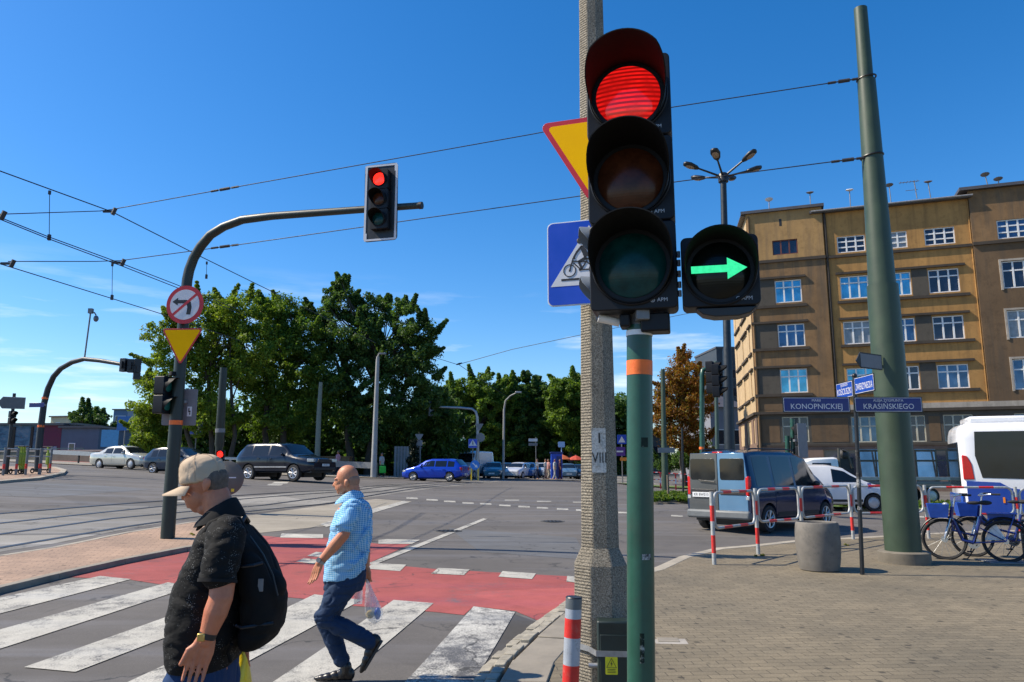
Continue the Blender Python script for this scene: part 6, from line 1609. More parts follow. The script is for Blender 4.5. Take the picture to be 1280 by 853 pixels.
# ---- silver saloon
silver = carpaint('saloon_silver', (0.55, 0.54, 0.47), 0.35)
BS = Body(4.55, 1.70, [(0, 0.90), (0.06, 1.00), (0.75, 1.04), (1.35, 1.38), (1.8, 1.42), (2.5, 1.41), (2.75, 1.36), (3.4, 0.96), (3.6, 0.92), (4.25, 0.80), (4.55, 0.62)],
          [(0, 0.92), (0.9, 0.94), (3.4, 0.90), (4.55, 0.62)], [(0, 0.88), (0.25, 1.0), (3.7, 1.0), (4.3, 0.9), (4.55, 0.74)], [(0, 0.34), (0.5, 0.22), (4.1, 0.2), (4.55, 0.28)], 0.18)
yS = 48.0; p_ = Vector(((161-640)/940*yS*0.995, yS, 0)); p_.z = T(p_.x, p_.y)
sal = car(BS, 'saloon', 'silver saloon car coming off the bridge road', 'car', p_, -22, silver, (0.95, 3.6, 0.305), glassx=[(1.20, 1.95), (2.03, 3.05)], screen=(2.8, 3.38), rear=(0.8, 1.32), doors=[(1.3, 2.0, 0.36), (2.03, 3.1, 0.36)], rimm=hubcap, hub=True)
lampbox(sal, BS, 'headlight', 4.33, 0.68, 0.60, (0.24, 0.32, 0.14), headlamp, rot=-.3); lampbox(sal, BS, 'tail_light', 0.04, 0.78, 0.62, (0.12, 0.26, 0.16), tail_red); mirror(sal, BS, 2.95, 0.97, silver)
b = MB(); b.box((BS.L/2-0.06, 0, 0.62), (0.08, 0.7, 0.12)); b.build('grille', car_trim, sal, bevel=0.02); b = MB(); b.box((BS.L/2-0.07, 0, 0.38), (0.12, 1.3, 0.10)); b.build('lower_grille', car_trim, sal, bevel=0.02); number_plate(sal, BS.L/2+0.005, 0.47, 'KR 5E094', False)
# ---- teal car and dark car behind the mast
teal = carpaint('teal_paint', (0.02, 0.30, 0.36)); navy = carpaint('navy_paint', (0.012, 0.026, 0.05))
def plain(B, name, label, u, y, hd_, paint, group=None, rimm=rim_mat, dv=0.0):
    p = Vector(((u-640)/940*y*0.995, y, 0)); p.z = T(p.x, p.y)+dv
    t = car(B, name, label, 'car', p, hd_, paint, (B.L*0.18, B.L*0.79, 0.305), group, [(B.L*.13, B.L*.22), (B.L*.24, B.L*.42), (B.L*.44, B.L*.66)] if B is BG else [(1.20, 1.95), (2.03, 3.05)], (2.52, 3.08) if B is BG else (2.8, 3.38), (0.08, 0.42) if B is BG else (0.8, 1.32), [(B.L*.24, B.L*.43, .36), (B.L*.44, B.L*.68, .36)], rimm, 6)
    lampbox(t, B, 'headlight', B.L*0.945, 0.68, 0.60, (0.24, 0.30, 0.15), headlamp, rot=-.3); lampbox(t, B, 'tail_light', 0.03, 0.80, 0.64, (0.12, 0.26, 0.18), tail_red)
    number_plate(t, B.L/2+0.005, 0.45, 'KR', False); mirror(t, B, B.L*.645, 0.97, paint); return t
plain(BS, 'taxi', 'teal taxi with an orange roof light behind the signal mast', 221, 50.5, -18, teal)
tx = bpy.data.objects.get('taxi')
b = MB(); b.box((-0.25, 0, 1.50), (0.16, 0.42, 0.16)); b.build('roof_light', emit('taxi_light', (1.0, 0.12, 0.02), 0.8), tx, bevel=0.03)
plain(BG, 'hatchback', 'dark navy hatchback behind the capped man and the signal mast', 233, 42.0, -20, navy)
# ---- parked cars far behind
cols = [('teal', (0.02, 0.13, 0.19)), ('white', (0.62, 0.63, 0.65)), ('blue', (0.03, 0.09, 0.25)), ('pale silver', (0.40, 0.43, 0.46)), ('dark blue', (0.015, 0.045, 0.11)), ('grey blue', (0.10, 0.18, 0.26)), ('navy', (0.01, 0.03, 0.07)), ('steel blue', (0.06, 0.16, 0.26)), ('maroon', (0.10, 0.012, 0.02)), ('black', (0.01, 0.01, 0.012)), ('light grey', (0.4, 0.4, 0.4)), ('graphite', (0.05, 0.055, 0.06))]
spots = [(618, 68, 'teal', -95), (648, 70, 'white', -110), (660.5, 72, 'blue', -100), (677.5, 74, 'pale silver', -75), (634, 76, 'dark blue', -85), (709, 75, 'grey blue', -90), (722, 76, 'navy', -95), (737, 76, 'steel blue', -90), (641, 80, 'maroon', -90), (668, 79, 'black', -85), (690, 82, 'light grey', -95), (729.5, 79, 'graphite', -88)]
where = {'teal': 'leftmost, beside the lamp post', 'white': 'just right of the lamp post', 'blue': 'next to the white one', 'pale silver': 'behind the standing people', 'dark blue': 'half hidden in the second row', 'grey blue': 'right of the blue kiosk', 'navy': 'under the red parasols', 'steel blue': 'beside the concrete pole', 'maroon': 'in the back row by the lamp post', 'black': 'in the back row behind the people', 'light grey': 'in the back row behind the kiosk', 'graphite': 'in the back row near the concrete pole'}
for u, y, cn, hd_ in spots:
    c_ = dict(cols)[cn]; plain(BG, 'parked_car', f'{cn} car parked far behind the junction, {where[cn]}', u, y, hd_, carpaint('parked_'+cn.replace(' ', '_'), c_), 'cars parked before the far trees', dv=0.05)
# ---- pale panel van beside the far mast
BT = Body(5.2, 1.95, [(0, 2.3), (0.06, 2.38), (3.3, 2.38), (3.8, 2.2), (4.5, 1.35), (5.0, 1.1), (5.2, 0.8)], [(0, 1.25), (4.4, 1.22), (5.2, 0.8)], [(0, 0.97), (0.2, 1.0), (4.6, 1.0), (5.2, 0.8)], [(0, 0.4), (5.2, 0.35)], 0.08)
p_ = on_ground((592-640)/940*68, 68)
pv_ = car(BT, 'panel_van', 'pale blue and white panel van behind the blue hatchback', 'van', p_, -112, carpaint('panel_van_paint', (0.45, 0.55, 0.62)), (1.0, 4.3, 0.34), None, [(3.2, 4.2)], (3.85, 4.48), None, [(3.1, 4.3, 0.5)], hubcap, 5, True)
lampbox(pv_, BT, 'headlight', 5.0, 0.9, 0.72, (0.2, 0.3, 0.2), headlamp)

# ---- white and blue bus at the right edge
bus_w = carpaint('bus_white', (0.74, 0.74, 0.75), 0.0); bus_b = carpaint('bus_blue', (0.012, 0.06, 0.33), 0.0)
yB = 22.6
bl = at(1203, 600, yB); 
bus = thing('bus', 'white city bus with blue skirt and dark windows at the right edge', 'bus', (bl.x, yB, T(bl.x+3, yB)), R(-23))
LB, WB, HB = 12.0, 2.55, 2.98
b = MB(); rings = []
for x, ins, zt in ((0.0, 0.16, HB-0.30), (0.05, 0.07, HB-0.14), (0.16, 0.02, HB-0.05), (0.4, 0.0, HB), (LB-.4, 0.0, HB), (LB, 0.15, HB-.2)):
    prof = [(-WB+ins, 0.32+ins*.3), (-ins, 0.32+ins*.3)]
    z = [(ins, 0.32), (ins-0.0, 1.0), (ins, 2.5), (ins+0.05, zt-0.16), (ins+0.16, zt-0.03), (ins+0.5, zt)]
    r_ = [Vector((x, y, z_)) for y, z_ in z]+[Vector((x, WB-y, z_)) for y, z_ in reversed(z)]
    rings.append(r_)
b.ring_loft(rings); b.build('body', bus_w, bus, smooth=45)
b = MB(); b.box((1.5, 1.2, HB+0.08), (2.3, 1.7, 0.22)); b.build('roof_unit', bus_w, bus, bevel=0.07)
b = MB(); b.prism([(0.52, 1.35), (11.2, 0.95+.1), (11.2, 2.70), (0.42, 2.70), (0.38, 2.0)], 0.02, Matrix.Translation((0, -0.010, 0))); gl_b = b.build('side_window', car_glass, bus, bevel=0.006)
for x in (2.35, 4.1, 5.8): 
    b = MB(); b.box((x, -0.014, 1.9), (0.16, 0.012, 1.4)); b.build('window_bar', car_trim, gl_b)
b = MB(); b.box((2.9, -0.012, 1.35), (1.1, 0.03, 2.0)); db = b.build('door', car_glass, bus, bevel=0.01)
b = MB(); b.box((2.9, -0.03, 1.35), (0.05, 0.02, 2.0)); b.build('door_seal', car_trim, db)
b = MB(); b.prism([(0.10, 0.34), (11.9, 0.34), (11.9, 0.98), (1.8, 0.98), (1.2, 1.06), (0.95, 1.22), (0.1, 1.26)], 0.02, Matrix.Translation((0, -0.008, 0))); b.build('blue_skirt', bus_b, bus, bevel=0.006)
b = MB(); b.prism([(0.02, 1.30), (0.30, 1.30), (0.26, 1.75), (0.16, 1.98), (0.02, 2.02)], 0.10, Matrix.Translation((0.02, -0.012, 0))); b.build('tail_light', tail_red, bus, bevel=0.02)
b = MB(); b.box((-0.01, WB/2, 1.75), (0.05, WB*.8, 1.3)); b.build('rear_window', car_glass, bus, bevel=0.02)
b = MB(); b.box((-0.02, WB/2, 0.62), (0.10, WB*.96, 0.5)); b.build('rear_bumper', bus_b, bus, bevel=0.05)
for x in (3.2+.9, 9.4):
    for y, s_ in ((0.14, -1), (WB-.14, 1)): wheel(bus, x, y, 0.46, 0.26, hubcap, 5, True, s_)
b = MB(); b.box((LB/2, WB/2, 0.4), (LB*.9, WB*.85, 0.3)); b.build('underbody', car_trim, bus, smooth=0)
b = MB(); b.box((1.0, -0.016, 0.72), (0.05, 0.02, 0.16)); b.build('side_marker', emit('amber_marker', (1.0, 0.3, 0.02), 0.4), bus)

# ---- white flatbed truck with a rack of glass
yT = 35.0; pl_ = at(1006, 600, yT)
tr = thing('flatbed_truck', 'white cab flatbed truck carrying a rack of glass panes before the apartment house', 'truck', (pl_.x, yT, T(pl_.x+2, yT)-0.02), R(-3))
b = MB(); rings = []
for x, zt, ins in ((0.0, 1.75, 0.1), (0.15, 1.95, 0.04), (0.5, 2.06, 0.0), (1.45, 2.10, 0.0), (1.6, 2.06, 0.05)):
    z = [(ins, 0.5), (ins, 1.25), (ins+0.12, zt-0.08), (ins+0.25, zt)]
    rings.append([Vector((x, y, q)) for y, q in z]+[Vector((x, 2.0-y, q)) for y, q in reversed(z)])
b.ring_loft(rings); cb = b.build('cab', white_car, tr, smooth=40)
b = MB(); b.prism([(0.20, 1.30), (1.25, 1.30), (1.25, 1.86), (0.42, 1.86)], 0.02, Matrix.Translation((0, -0.222, 0)) @ Matrix.Rotation(R(-9), 4, 'X')); b.build('side_window', car_glass, cb)
b = MB(); b.box((4.4, 1.0, 0.78), (5.4, 2.1, 0.12)); b.build('bed', grey_metal, tr, bevel=0.01)
for z in (0.93, 1.13): 
    b = MB(); b.box((4.4, -0.06, z), (5.4, 0.04, 0.15)); b.build('side_board', M('alu_board', (0.36, 0.36, 0.35), 0.45, 0.5) if z > 1 else grey_metal, tr, bevel=0.01)
rackm = M('rack_frame', (0.08, 0.075, 0.06), 0.5, 0.3)
b = MB()
for x in (2.55, 3.4, 4.3, 5.2, 6.1, 6.6): b.box((x, 0.35, 1.7), (0.06, 0.06, 1.5))
for z in (2.42, 1.95): b.box((4.6, 0.352, z), (4.1, 0.055, 0.055))
b.tube([(1.75, 0.5, 0.9), (1.8, 0.5, 2.5), (2.2, 0.6, 2.35), (2.4, 0.6, 1.6)], 0.06, 6); b.build('rack', rackm, tr)
b = MB(); b.box((2.15, 1.2, 1.65), (0.7, 1.2, 0.9)); b.sphere((2.1, 0.8, 2.2), 0.28, 10, 7); b.build('winch', M('winch_dark', (0.03, 0.03, 0.03), 0.6, 0, 0.4, 6), tr, bevel=0.05)
pane_m = wglass('loaded_glass', (0.42, 0.46, 0.48), 0.75)
for x0, x1 in ((2.75, 4.1), (4.2, 5.15), (5.25, 6.2)):
    b = MB(); b.box(((x0+x1)/2, 0.48, 1.72), (x1-x0, 0.03, 1.5), Euler((R(-6), 0, 0)).to_matrix()); b.build('glass_pane', pane_m, tr)
for x in (0.6, 5.6): 
    for y, s_ in ((0.12, -1), (1.88, 1)): wheel(tr, x, y, 0.36, 0.24, hubcap, 5, True, s_)
b = MB(); b.prism(rrect(0.62, 0.66, .05), 0.03, Matrix.Translation((6.9, 0.0, 1.55))); pq = b.build('number_board', white_paint, tr); text('lettering', '4', 0.42, ink, pq, Matrix.Translation((6.9, -0.003, 1.55)) @ FACE)

# ------------------------------------------------------------------ people
def limb(mb, pts, rad, seg=14):
    pts = [Vector(p) for p in pts]
    mb.tube(pts, rad, seg)
    for p, r in zip(pts, rad): mb.sphere(p, r*0.995, seg, 8)
def ell_rings(mb, rings, seg=28, pw=2.3, trim=(0, 0)):
    """rings: (x0, x1, z, half width, y centre)"""
    rr = []
    for x0, x1, z, hw, yc in rings:
        x0, x1 = x0+trim[0], x1-trim[1]; cx, rx = (x0+x1)/2, (x1-x0)/2; r_ = []
        for k in range(seg):
            a = 2*math.pi*k/seg; c, s_ = math.cos(a), math.sin(a)
            f = (abs(c)**pw+abs(s_)**pw)**(-1/pw)
            zz = z if not isinstance(z, tuple) else z[0]+(z[1]-z[0])*(0.5+0.5*c*f)
            r_.append(Vector((cx+rx*c*f, yc+hw*s_*f, zz)))
        rr.append(r_)
    mb.ring_loft(rr)
def blob(name, mb, mat, parent, voxel=0.008, smooth=6, inflate=0.0):
    o = mb.build(name, mat, None, smooth=0)
    m = o.modifiers.new('r', 'REMESH'); m.mode = 'VOXEL'; m.voxel_size = voxel; m.use_smooth_shade = True
    if smooth:
        q = o.modifiers.new('s', 'SMOOTH'); q.factor = 0.5; q.iterations = smooth
    bake(o); o.data.materials.clear(); o.data.materials.append(mat); o.data.shade_smooth(); o.parent = parent
    return o
from mathutils import noise as mnoise
def relief(o, amp, freq, stretch=(1, 1, 1), seed=0.0, crease=0.0):
    """folds: push the vertices along their normals"""
    me = o.data; sv_ = Vector((seed, seed*1.7, seed*.6))
    nr = [v.normal.copy() for v in me.vertices]; out = []
    for i, v in enumerate(me.vertices):
        p = Vector((v.co.x*stretch[0], v.co.y*stretch[1], v.co.z*stretch[2]))*freq+sv_
        w_ = Vector((mnoise.noise(p*.6), mnoise.noise(p*.6+Vector((7, 3, 1))), 0))*0.8
        n = mnoise.noise(p+w_)
        d = n*amp
        if crease: d += -crease*max(0.0, 1-abs(mnoise.noise((p+w_)*0.9+Vector((3, 9, 4))))*5)
        out.extend(v.co+nr[i]*d)
    me.vertices.foreach_set('co', out); me.update(); return o
def cloth(name, c, rough=0.85, fold=0.5, fscale=7, dist=0.02, stretch=(1, 1, 1.0), rot=(0.3, 0.4, 0)):
    m, nt, b, o = new_mat(name)
    v = coords(nt); vf = coords(nt, scale=stretch, rot=rot)
    f = noise(nt, vf, fscale, 3, 0.5); wv = noise(nt, v, 350, 2)
    cc = ramp(nt, noise(nt, v, 5, 3), [(0.3, [x*0.85 for x in c]), (0.7, [x*1.15 for x in c])])
    b.inputs['Roughness'].default_value = rough; b.inputs['Specular IOR Level'].default_value = 0.25
    b.inputs['Sheen Weight'].default_value = 0.0
    b1 = N(nt, 'ShaderNodeBump'); b1.inputs['Strength'].default_value = fold; b1.inputs['Distance'].default_value = dist
    nt.links.new(f, b1.inputs['Height'])
    b2 = N(nt, 'ShaderNodeBump'); b2.inputs['Strength'].default_value = 0.25; b2.inputs['Distance'].default_value = 0.002
    nt.links.new(wv, b2.inputs['Height']); nt.links.new(b1.outputs[0], b2.inputs['Normal']); nt.links.new(b2.outputs[0], b.inputs['Normal'])
    nt.links.new(cc, b.inputs['Base Color'])
    return m, nt, b, cc, v
def skin_mat(name, c):
    m, nt, b, o = new_mat(name); v = coords(nt)
    f = noise(nt, v, 22, 5, 0.6); g = noise(nt, v, 6, 3)
    cc = ramp(nt, f, [(0.3, [c[0]*.86, c[1]*.80, c[2]*.78]), (0.7, [min(1, x*1.1) for x in c])])
    cc = mix(nt, ramp(nt, g, [(0.45, 0.0), (0.7, 0.5)]), cc, (c[0]*0.95, c[1]*.68, c[2]*.60))
    nt.links.new(cc, b.inputs['Base Color']); b.inputs['Roughness'].default_value = 0.5
    b.inputs['Subsurface Weight'].default_value = 0.12; b.inputs['Subsurface Scale'].default_value = 0.01; b.inputs['Subsurface Radius'].default_value = (1, .35, .2)
    bump(nt, b, noise(nt, v, 120, 5, 0.75), 0.5, 0.003)
    return m
black_cloth = cloth('black_cloth', (0.010, 0.010, 0.011))[0]
m_, nt, b, cc, v = cloth('speckled_black_shirt', (0.006, 0.006, 0.006), 0.85, 0.9, 6, 0.03, (1, 1, 1.9))
vo = N(nt, 'ShaderNodeTexVoronoi'); vo.inputs['Scale'].default_value = 170; nt.links.new(v, vo.inputs['Vector'])
dots = ramp(nt, vo.outputs['Distance'], [(0.17, 1.0), (0.26, 0.0)])
gate = ramp(nt, noise(nt, v, 20, 4, 0.7), [(0.50, 0.0), (0.60, 0.7)])
mm = N(nt, 'ShaderNodeMath', operation='MULTIPLY'); nt.links.new(dots, mm.inputs[0]); nt.links.new(gate, mm.inputs[1])
nt.links.new(mix(nt, mm.outputs[0], cc, (0.42, 0.42, 0.40)), b.inputs['Base Color']); speckled = m_
m_, nt, b, cc, v = cloth('checked_blue_shirt', (0.055, 0.29, 0.56), 0.8, 0.7, 7, 0.02, (1, 1, 1.7))
fac = None
for d_ in ('X', 'Z'):
    w_ = N(nt, 'ShaderNodeTexWave', wave_type='BANDS', bands_direction=d_); w_.inputs['Scale'].default_value = 21; w_.inputs['Distortion'].default_value = 0.6; w_.inputs['Detail Scale'].default_value = 0.4
    nt.links.new(v, w_.inputs['Vector'])
    cc = mix(nt, ramp(nt, w_.outputs['Fac'], [(0.55, 0.0), (0.80, 0.55)]), cc, (0.50, 0.68, 0.78))
nt.links.new(cc, b.inputs['Base Color']); checked = m_
jeans = cloth('dark_jeans', (0.016, 0.034, 0.075), 0.85, 0.8, 9, 0.02, (1, 1, 1.6))[0]
trouser_blue = cloth('blue_trousers', (0.012, 0.038, 0.11), 0.85, 0.7, 8, 0.02, (1, 1, 0.6))[0]
pack_cloth = cloth('backpack_cloth', (0.004, 0.004, 0.004), 0.85, 0.5, 5, 0.03)[0]
cap_cloth = cloth('tan_cap_cloth', (0.50, 0.38, 0.265), 0.9, 0.35, 14, 0.008)[0]
skin_a = skin_mat('sunburnt_skin', (0.52, 0.20, 0.105)); skin_b = skin_mat('tanned_skin', (0.54, 0.225, 0.115))
hair_grey = M('cropped_grey_hair', (0.13, 0.10, 0.08), 0.9, 0, 0.35, 60, 0.6, 200)
shoe_black = M('shoe_leather', (0.015, 0.012, 0.011), 0.35, 0, 0.3, 15)
sole_m = M('shoe_sole', (0.03, 0.028, 0.026), 0.8)

def hand(mb, wrist, knuck, tips_dir, side, r=0.0088, ln=0.085, curl=0.25, thumb_dir=None, wide=None):
    """palm from the wrist to the knuckles; fingers go on along tips_dir and curl towards side"""
    w, k = Vector(wrist), Vector(knuck); d = (k-w).normalized(); wide = Vector(wide).normalized(); nrm = d.cross(wide).normalized()*side
    L_ = (k-w).length
    for f in (-0.036, -0.012, 0.012, 0.034): limb(mb, [w+wide*f*0.6, w.lerp(k, 0.55)+wide*f*0.9, k+wide*f], [0.017, 0.0155, 0.0115], 10)
    td = Vector(tips_dir).normalized()
    for f, l in ((-0.036, 0.80), (-0.012, 1.0), (0.012, 1.08), (0.035, 0.95)):
        p = k+wide*f; pts = [p-d*0.01]; dd = (d*0.4+td*0.6).normalized(); spread = wide*f*0.25
        for j, s_ in enumerate((0.46, 0.30, 0.24)):
            dd = (dd+nrm*curl*(0.5+0.5*j)).normalized(); p = p+(dd+spread).normalized()*ln*l*s_; pts.append(p)
        limb(mb, pts, [r*1.18, r*1.08, r*0.98, r*0.82], 10)
    th = Vector(thumb_dir).normalized(); p = w.lerp(k, 0.25)+wide*0.030
    limb(mb, [p-wide*0.012, p+th*0.035+wide*0.006, p+th*0.065, p+th*0.065+(th*.7+d*.6).normalized()*0.026], [0.017, 0.0135, 0.011, 0.0095], 10)

# ---------------- the man with the cap
YP1 = 3.4
def p1(u, v, dy=0.0): return at(u, v, YP1+dy)-B1
c1 = at(262, 800, YP1); B1 = Vector((c1.x, c1.y, T(c1.x, c1.y)))
man = thing('person', 'man in a tan cap and speckled black shirt walking left with a backpack', 'person', B1)
def z1(v): return p1(262, v).z
def x1(u, v): return p1(u, v).x
b = MB()
sc = YP1/F
# head
b.sphere(p1(256.5, 598), 1, 24, 16, (0.090, 0.074, 0.098))
b.sphere(p1(249, 620), 1, 20, 14, (0.064, 0.060, 0.066))
b.sphere(p1(241, 612), 1, 16, 12, (0.045, 0.054, 0.045))
b.sphere(p1(246.5, 634.5), 1, 14, 10, (0.026, 0.034, 0.024))
b.sphere(p1(257, 636), 1, 14, 10, (0.036, 0.045, 0.03))
limb(b, [p1(235, 610), p1(232.0, 617), p1(230.2, 622)], [0.011, 0.0125, 0.0135], 12)
for s_ in (-1, 1):
    b.sphere(p1(233.8, 622.5, s_*0.012), 0.011, 10, 8)
    b.sphere(p1(237.5, 607.8, s_*0.028), 1, 12, 8, (0.017, 0.022, 0.010))
    b.sphere(p1(243, 620, s_*0.042), 1, 14, 10, (0.03, 0.02, 0.03))
limb(b, [p1(236.0, 630.2, -0.018), p1(233.8, 629.8, 0), p1(236.0, 630.2, 0.018)], [0.0065, 0.0085, 0.0065], 8)
limb(b, [p1(237.0, 633.6, -0.016), p1(235.2, 633.6, 0), p1(237.0, 633.6, 0.016)], [0.0065, 0.0085, 0.0065], 8)
for s_ in (-1, 1):
    b.sphere(p1(257.5, 606, s_*0.077), 1, 14, 10, (0.017, 0.010, 0.030)); b.sphere(p1(259.5, 604, s_*0.081), 1, 12, 8, (0.016, 0.007, 0.023)); b.sphere(p1(256, 612.5, s_*0.076), 0.009, 10, 6)
limb(b, [p1(268, 618), p1(274, 635), p1(279, 662)], [0.062, 0.066, 0.075], 18)
# trunk under the clothes
ell_rings(b, [(x1(252, 668), x1(302, 668), z1(668), 0.17, 0), (x1(228, 715), x1(304, 715), z1(715), 0.19, 0), (x1(216, 790), x1(302, 790), z1(790), 0.19, 0), (x1(222, 835), x1(298, 835), z1(835), 0.17, 0)], 28, 2.3, (0.03, 0.03))
# arms
S1 = p1(285, 668, -0.20); E1 = p1(276, 748, -0.27); W1 = p1(257.5, 800, -0.285)
limb(b, [S1.lerp(E1, .12), S1.lerp(E1, .5), E1, E1.lerp(W1, .35), E1.lerp(W1, .75), W1], [0.045, 0.052, 0.047, 0.047, 0.036, 0.0295], 16)
hand(b, W1, p1(247.5, 825, -0.285), p1(243, 850, -0.285)-p1(247.5, 825, -0.285), -1, 0.0080, 0.088, 0.16, thumb_dir=(-0.55, -0.22, -0.8), wide=(-0.92, -0.25, 0.30))
S2 = p1(285, 668, 0.20); E2 = p1(292, 745, 0.26); W2 = p1(298, 800, 0.27)
limb(b, [S2.lerp(E2, .12), S2.lerp(E2, .5), E2, E2.lerp(W2, .4), W2], [0.045, 0.052, 0.046, 0.044, 0.03], 14)
hand(b, W2, p1(299, 819, 0.27), (0, 0, -1), 1, 0.0095, 0.08, 0.5, thumb_dir=(-0.6, 0.1, -0.7), wide=(-1, 0, 0.1))
# legs, mid-stride
hipz = z1(845)
for s_, kx, ax2 in ((-1, -0.02, 0.16), (1, -0.12, -0.20)):
    limb(b, [(0.0, s_*0.095, hipz), (kx, s_*0.10, 0.45), (ax2, s_*0.10, 0.10)], [0.085, 0.055, 0.04], 12); b.sphere((ax2-0.06, s_*.1, 0.05), 1, 10, 8, (0.10, 0.04, 0.035))
blob('body', b, skin_a, man, 0.0045, 3)
b = MB()
for s_ in (-1, 1): b.sphere(p1(236.2, 611.2, s_*0.030), 0.0095, 12, 8)
b.build('eyes', M('eye_dark', (0.05, 0.035, 0.03), 0.2), man)
b = MB(); b.sphere(p1(266, 600), 1, 24, 16, (0.066, 0.0755, 0.070)); b.sphere(p1(272, 608), 1, 20, 12, (0.042, 0.060, 0.040))
blob('hair', b, hair_grey, man, 0.006, 3)
# shirt
b = MB()
ell_rings(b, [(x1(262, 650), x1(298, 650), z1(650), 0.095, 0), (x1(250, 662), x1(305, 662), z1(660), 0.170, 0), (x1(243, 675), x1(309, 675), z1(674), 0.205, 0), (x1(232, 697), x1(313, 697), z1(697), 0.222, 0), (x1(218, 727), x1(314, 727), z1(727), 0.232, 0), (x1(208.5, 762), x1(313, 762), z1(762), 0.238, 0), (x1(205.5, 790), x1(312, 790), z1(790), 0.238, 0), (x1(206, 815), x1(305, 815), z1(815), 0.228, 0), (x1(207, 830), x1(300, 830), z1(829), 0.222, 0)], 36, 2.2, (0.034, 0.024))
SH = [p1(283, 668, -0.185), p1(279.5, 690, -0.235), p1(273.5, 716, -0.262), p1(271.8, 727, -0.268)]
limb(b, SH[:3], [0.080, 0.078, 0.074], 16); b.tube([SH[2], SH[3]], [0.075, 0.0745], 18)
SH2 = [p1(283, 668, 0.185), p1(285, 690, 0.23), p1(288, 722, 0.255)]
limb(b, SH2, [0.080, 0.078, 0.072], 16)
limb(b, [p1(234, 735, -0.14), p1(262, 745, -0.215)], [0.016, 0.012], 8); limb(b, [p1(230, 765, -0.13), p1(252, 762, -0.215)], [0.018, 0.012], 8); limb(b, [p1(228, 795, -0.14), p1(262, 806, -0.215)], [0.018, 0.012], 8)
shirt = relief(blob('shirt', b, speckled, man, 0.008, 4), 0.007, 6.5, (1.0, 1.0, 2.0), 1.0, 0.006)
def collar_ring(spec, th=0.010):
    """spec: (centre, rx, ry, rise of the back) from bottom to top; a thick band"""
    b = MB(); rings = []
    for (c, rx, ry, dz), t_ in [(q, 0.0) for q in spec]+[(q, th) for q in reversed(spec)]:
        rings.append([c+Vector(((rx-t_)*math.cos(R(9*k)), (ry-t_)*math.sin(R(9*k)), dz*math.cos(R(9*k)))) for k in range(40)])
    b.ring_loft(rings, False, None, True); return b
collar_ring([(p1(275, 652), 0.108, 0.108, 0.026), (p1(275, 646), 0.100, 0.100, 0.028), (p1(276.5, 633), 0.066, 0.077, 0.034), (p1(276.7, 631.5), 0.060, 0.072, 0.034)], 0.009).build('collar', black_cloth, shirt, smooth=70)
b = MB(); limb(b, [p1(262, 645, -0.05), p1(250, 658, -0.055), p1(246, 663, -0.04)], [0.010, 0.012, 0.006], 8); blob('collar_tip', b, black_cloth, shirt, 0.005, 2)
b = MB(); b.tube([SH[2].lerp(SH[3], .75), SH[3]+(SH[3]-SH[2]).normalized()*.004], [0.0765, 0.076], 20); b.build('sleeve_hem', black_cloth, shirt)
# trousers
b = MB()
ell_rings(b, [(x1(209, 815), x1(298, 815), z1(812), 0.205, 0), (x1(210, 835), x1(296, 835), z1(835), 0.205, 0), (x1(216, 860), x1(293, 860), z1(860), 0.19, 0)], 28, 2.2, (0.034, 0.012))
for s_, kx, ax2 in ((-1, -0.02, 0.16), (1, -0.12, -0.20)):
    limb(b, [(-0.02, s_*0.10, hipz-0.03), ((kx)*.6, s_*0.105, 0.62), (kx, s_*0.105, 0.45), (ax2, s_*0.105, 0.09)], [0.125, 0.115, 0.095, 0.082], 16)
relief(blob('trousers', b, trouser_blue, man, 0.010, 5), 0.008, 8, (1.6, 1.6, 0.5), 2.0, 0.006)
for s_, ax2 in ((-1, 0.16), (1, -0.20)):
    b = MB(); b.sphere((ax2-0.07, s_*.105, 0.05), 1, 14, 10, (0.14, 0.05, 0.045)); b.box((ax2-0.07, s_*.105, 0.012), (0.26, 0.09, 0.024)); blob('shoe', b, shoe_black, man, 0.008, 3)
# watch
wd = (W1-E1).normalized(); wp_ = E1.lerp(W1, 0.90)
b = MB(); b.tube([wp_-wd*0.011, wp_+wd*0.011], [0.0345, 0.0335], 20); wt = b.build('watch', black_paint, man)
b = MB(); b.box(wp_+Vector((-0.012, -0.033, 0)), (0.03, 0.012, 0.03)); b.build('dial', M('watch_gold', (0.55, 0.38, 0.12), 0.3, 0.8), wt, bevel=0.004)
# cap
CM = Matrix.Translation(p1(253.5, 602.0)) @ Matrix.Rotation(R(-9), 4, 'Y')
b = MB(); rings = []
for s_, h_, dx in ((1.0, -0.012, 0), (1.03, 0.004, 0), (1.06, 0.035, 0.002), (1.02, 0.068, 0.002), (0.88, 0.094, -0.002), (0.60, 0.112, -0.006), (0.25, 0.119, -0.008), (0.02, 0.120, -0.008)):
    rings.append([CM @ Vector((dx+0.0955*s_*math.cos(2*math.pi*k/40), 0.082*s_*math.sin(2*math.pi*k/40), h_)) for k in range(40)])
for h_ in (0.0,): pass
b.ring_loft(rings); cap = b.build('cap', cap_cloth, None, smooth=60)
mo = cap.modifiers.new('s', 'SUBSURF'); mo.levels = mo.render_levels = 2; bake(cap); cap.data.shade_smooth(); relief(cap, 0.0035, 26, (1, 1, 1.3), 6.0, 0.0025); cap.parent = man
def brim_pt(f, g, up):   # f: across -1..1, g: 0 at the band .. 1 at the edge
    a = f*R(72); r0x, r0y = 0.094, 0.081; ex = 0.086*(math.cos(f*R(82)))**0.7
    x = -r0x*math.cos(a)-g*ex; y = r0y*math.sin(a)*(1+0.04*g)
    z = -0.010-g*0.022-0.018*(f*f)*(0.4+g*.6)+up
    return CM @ Vector((x, y, z))
vs = []; fs = []; nf, ng = 18, 6
for up in (0.003, -0.003):
    for i in range(nf+1):
        for j in range(ng+1): vs.append(brim_pt(2*i/nf-1, j/ng, up))
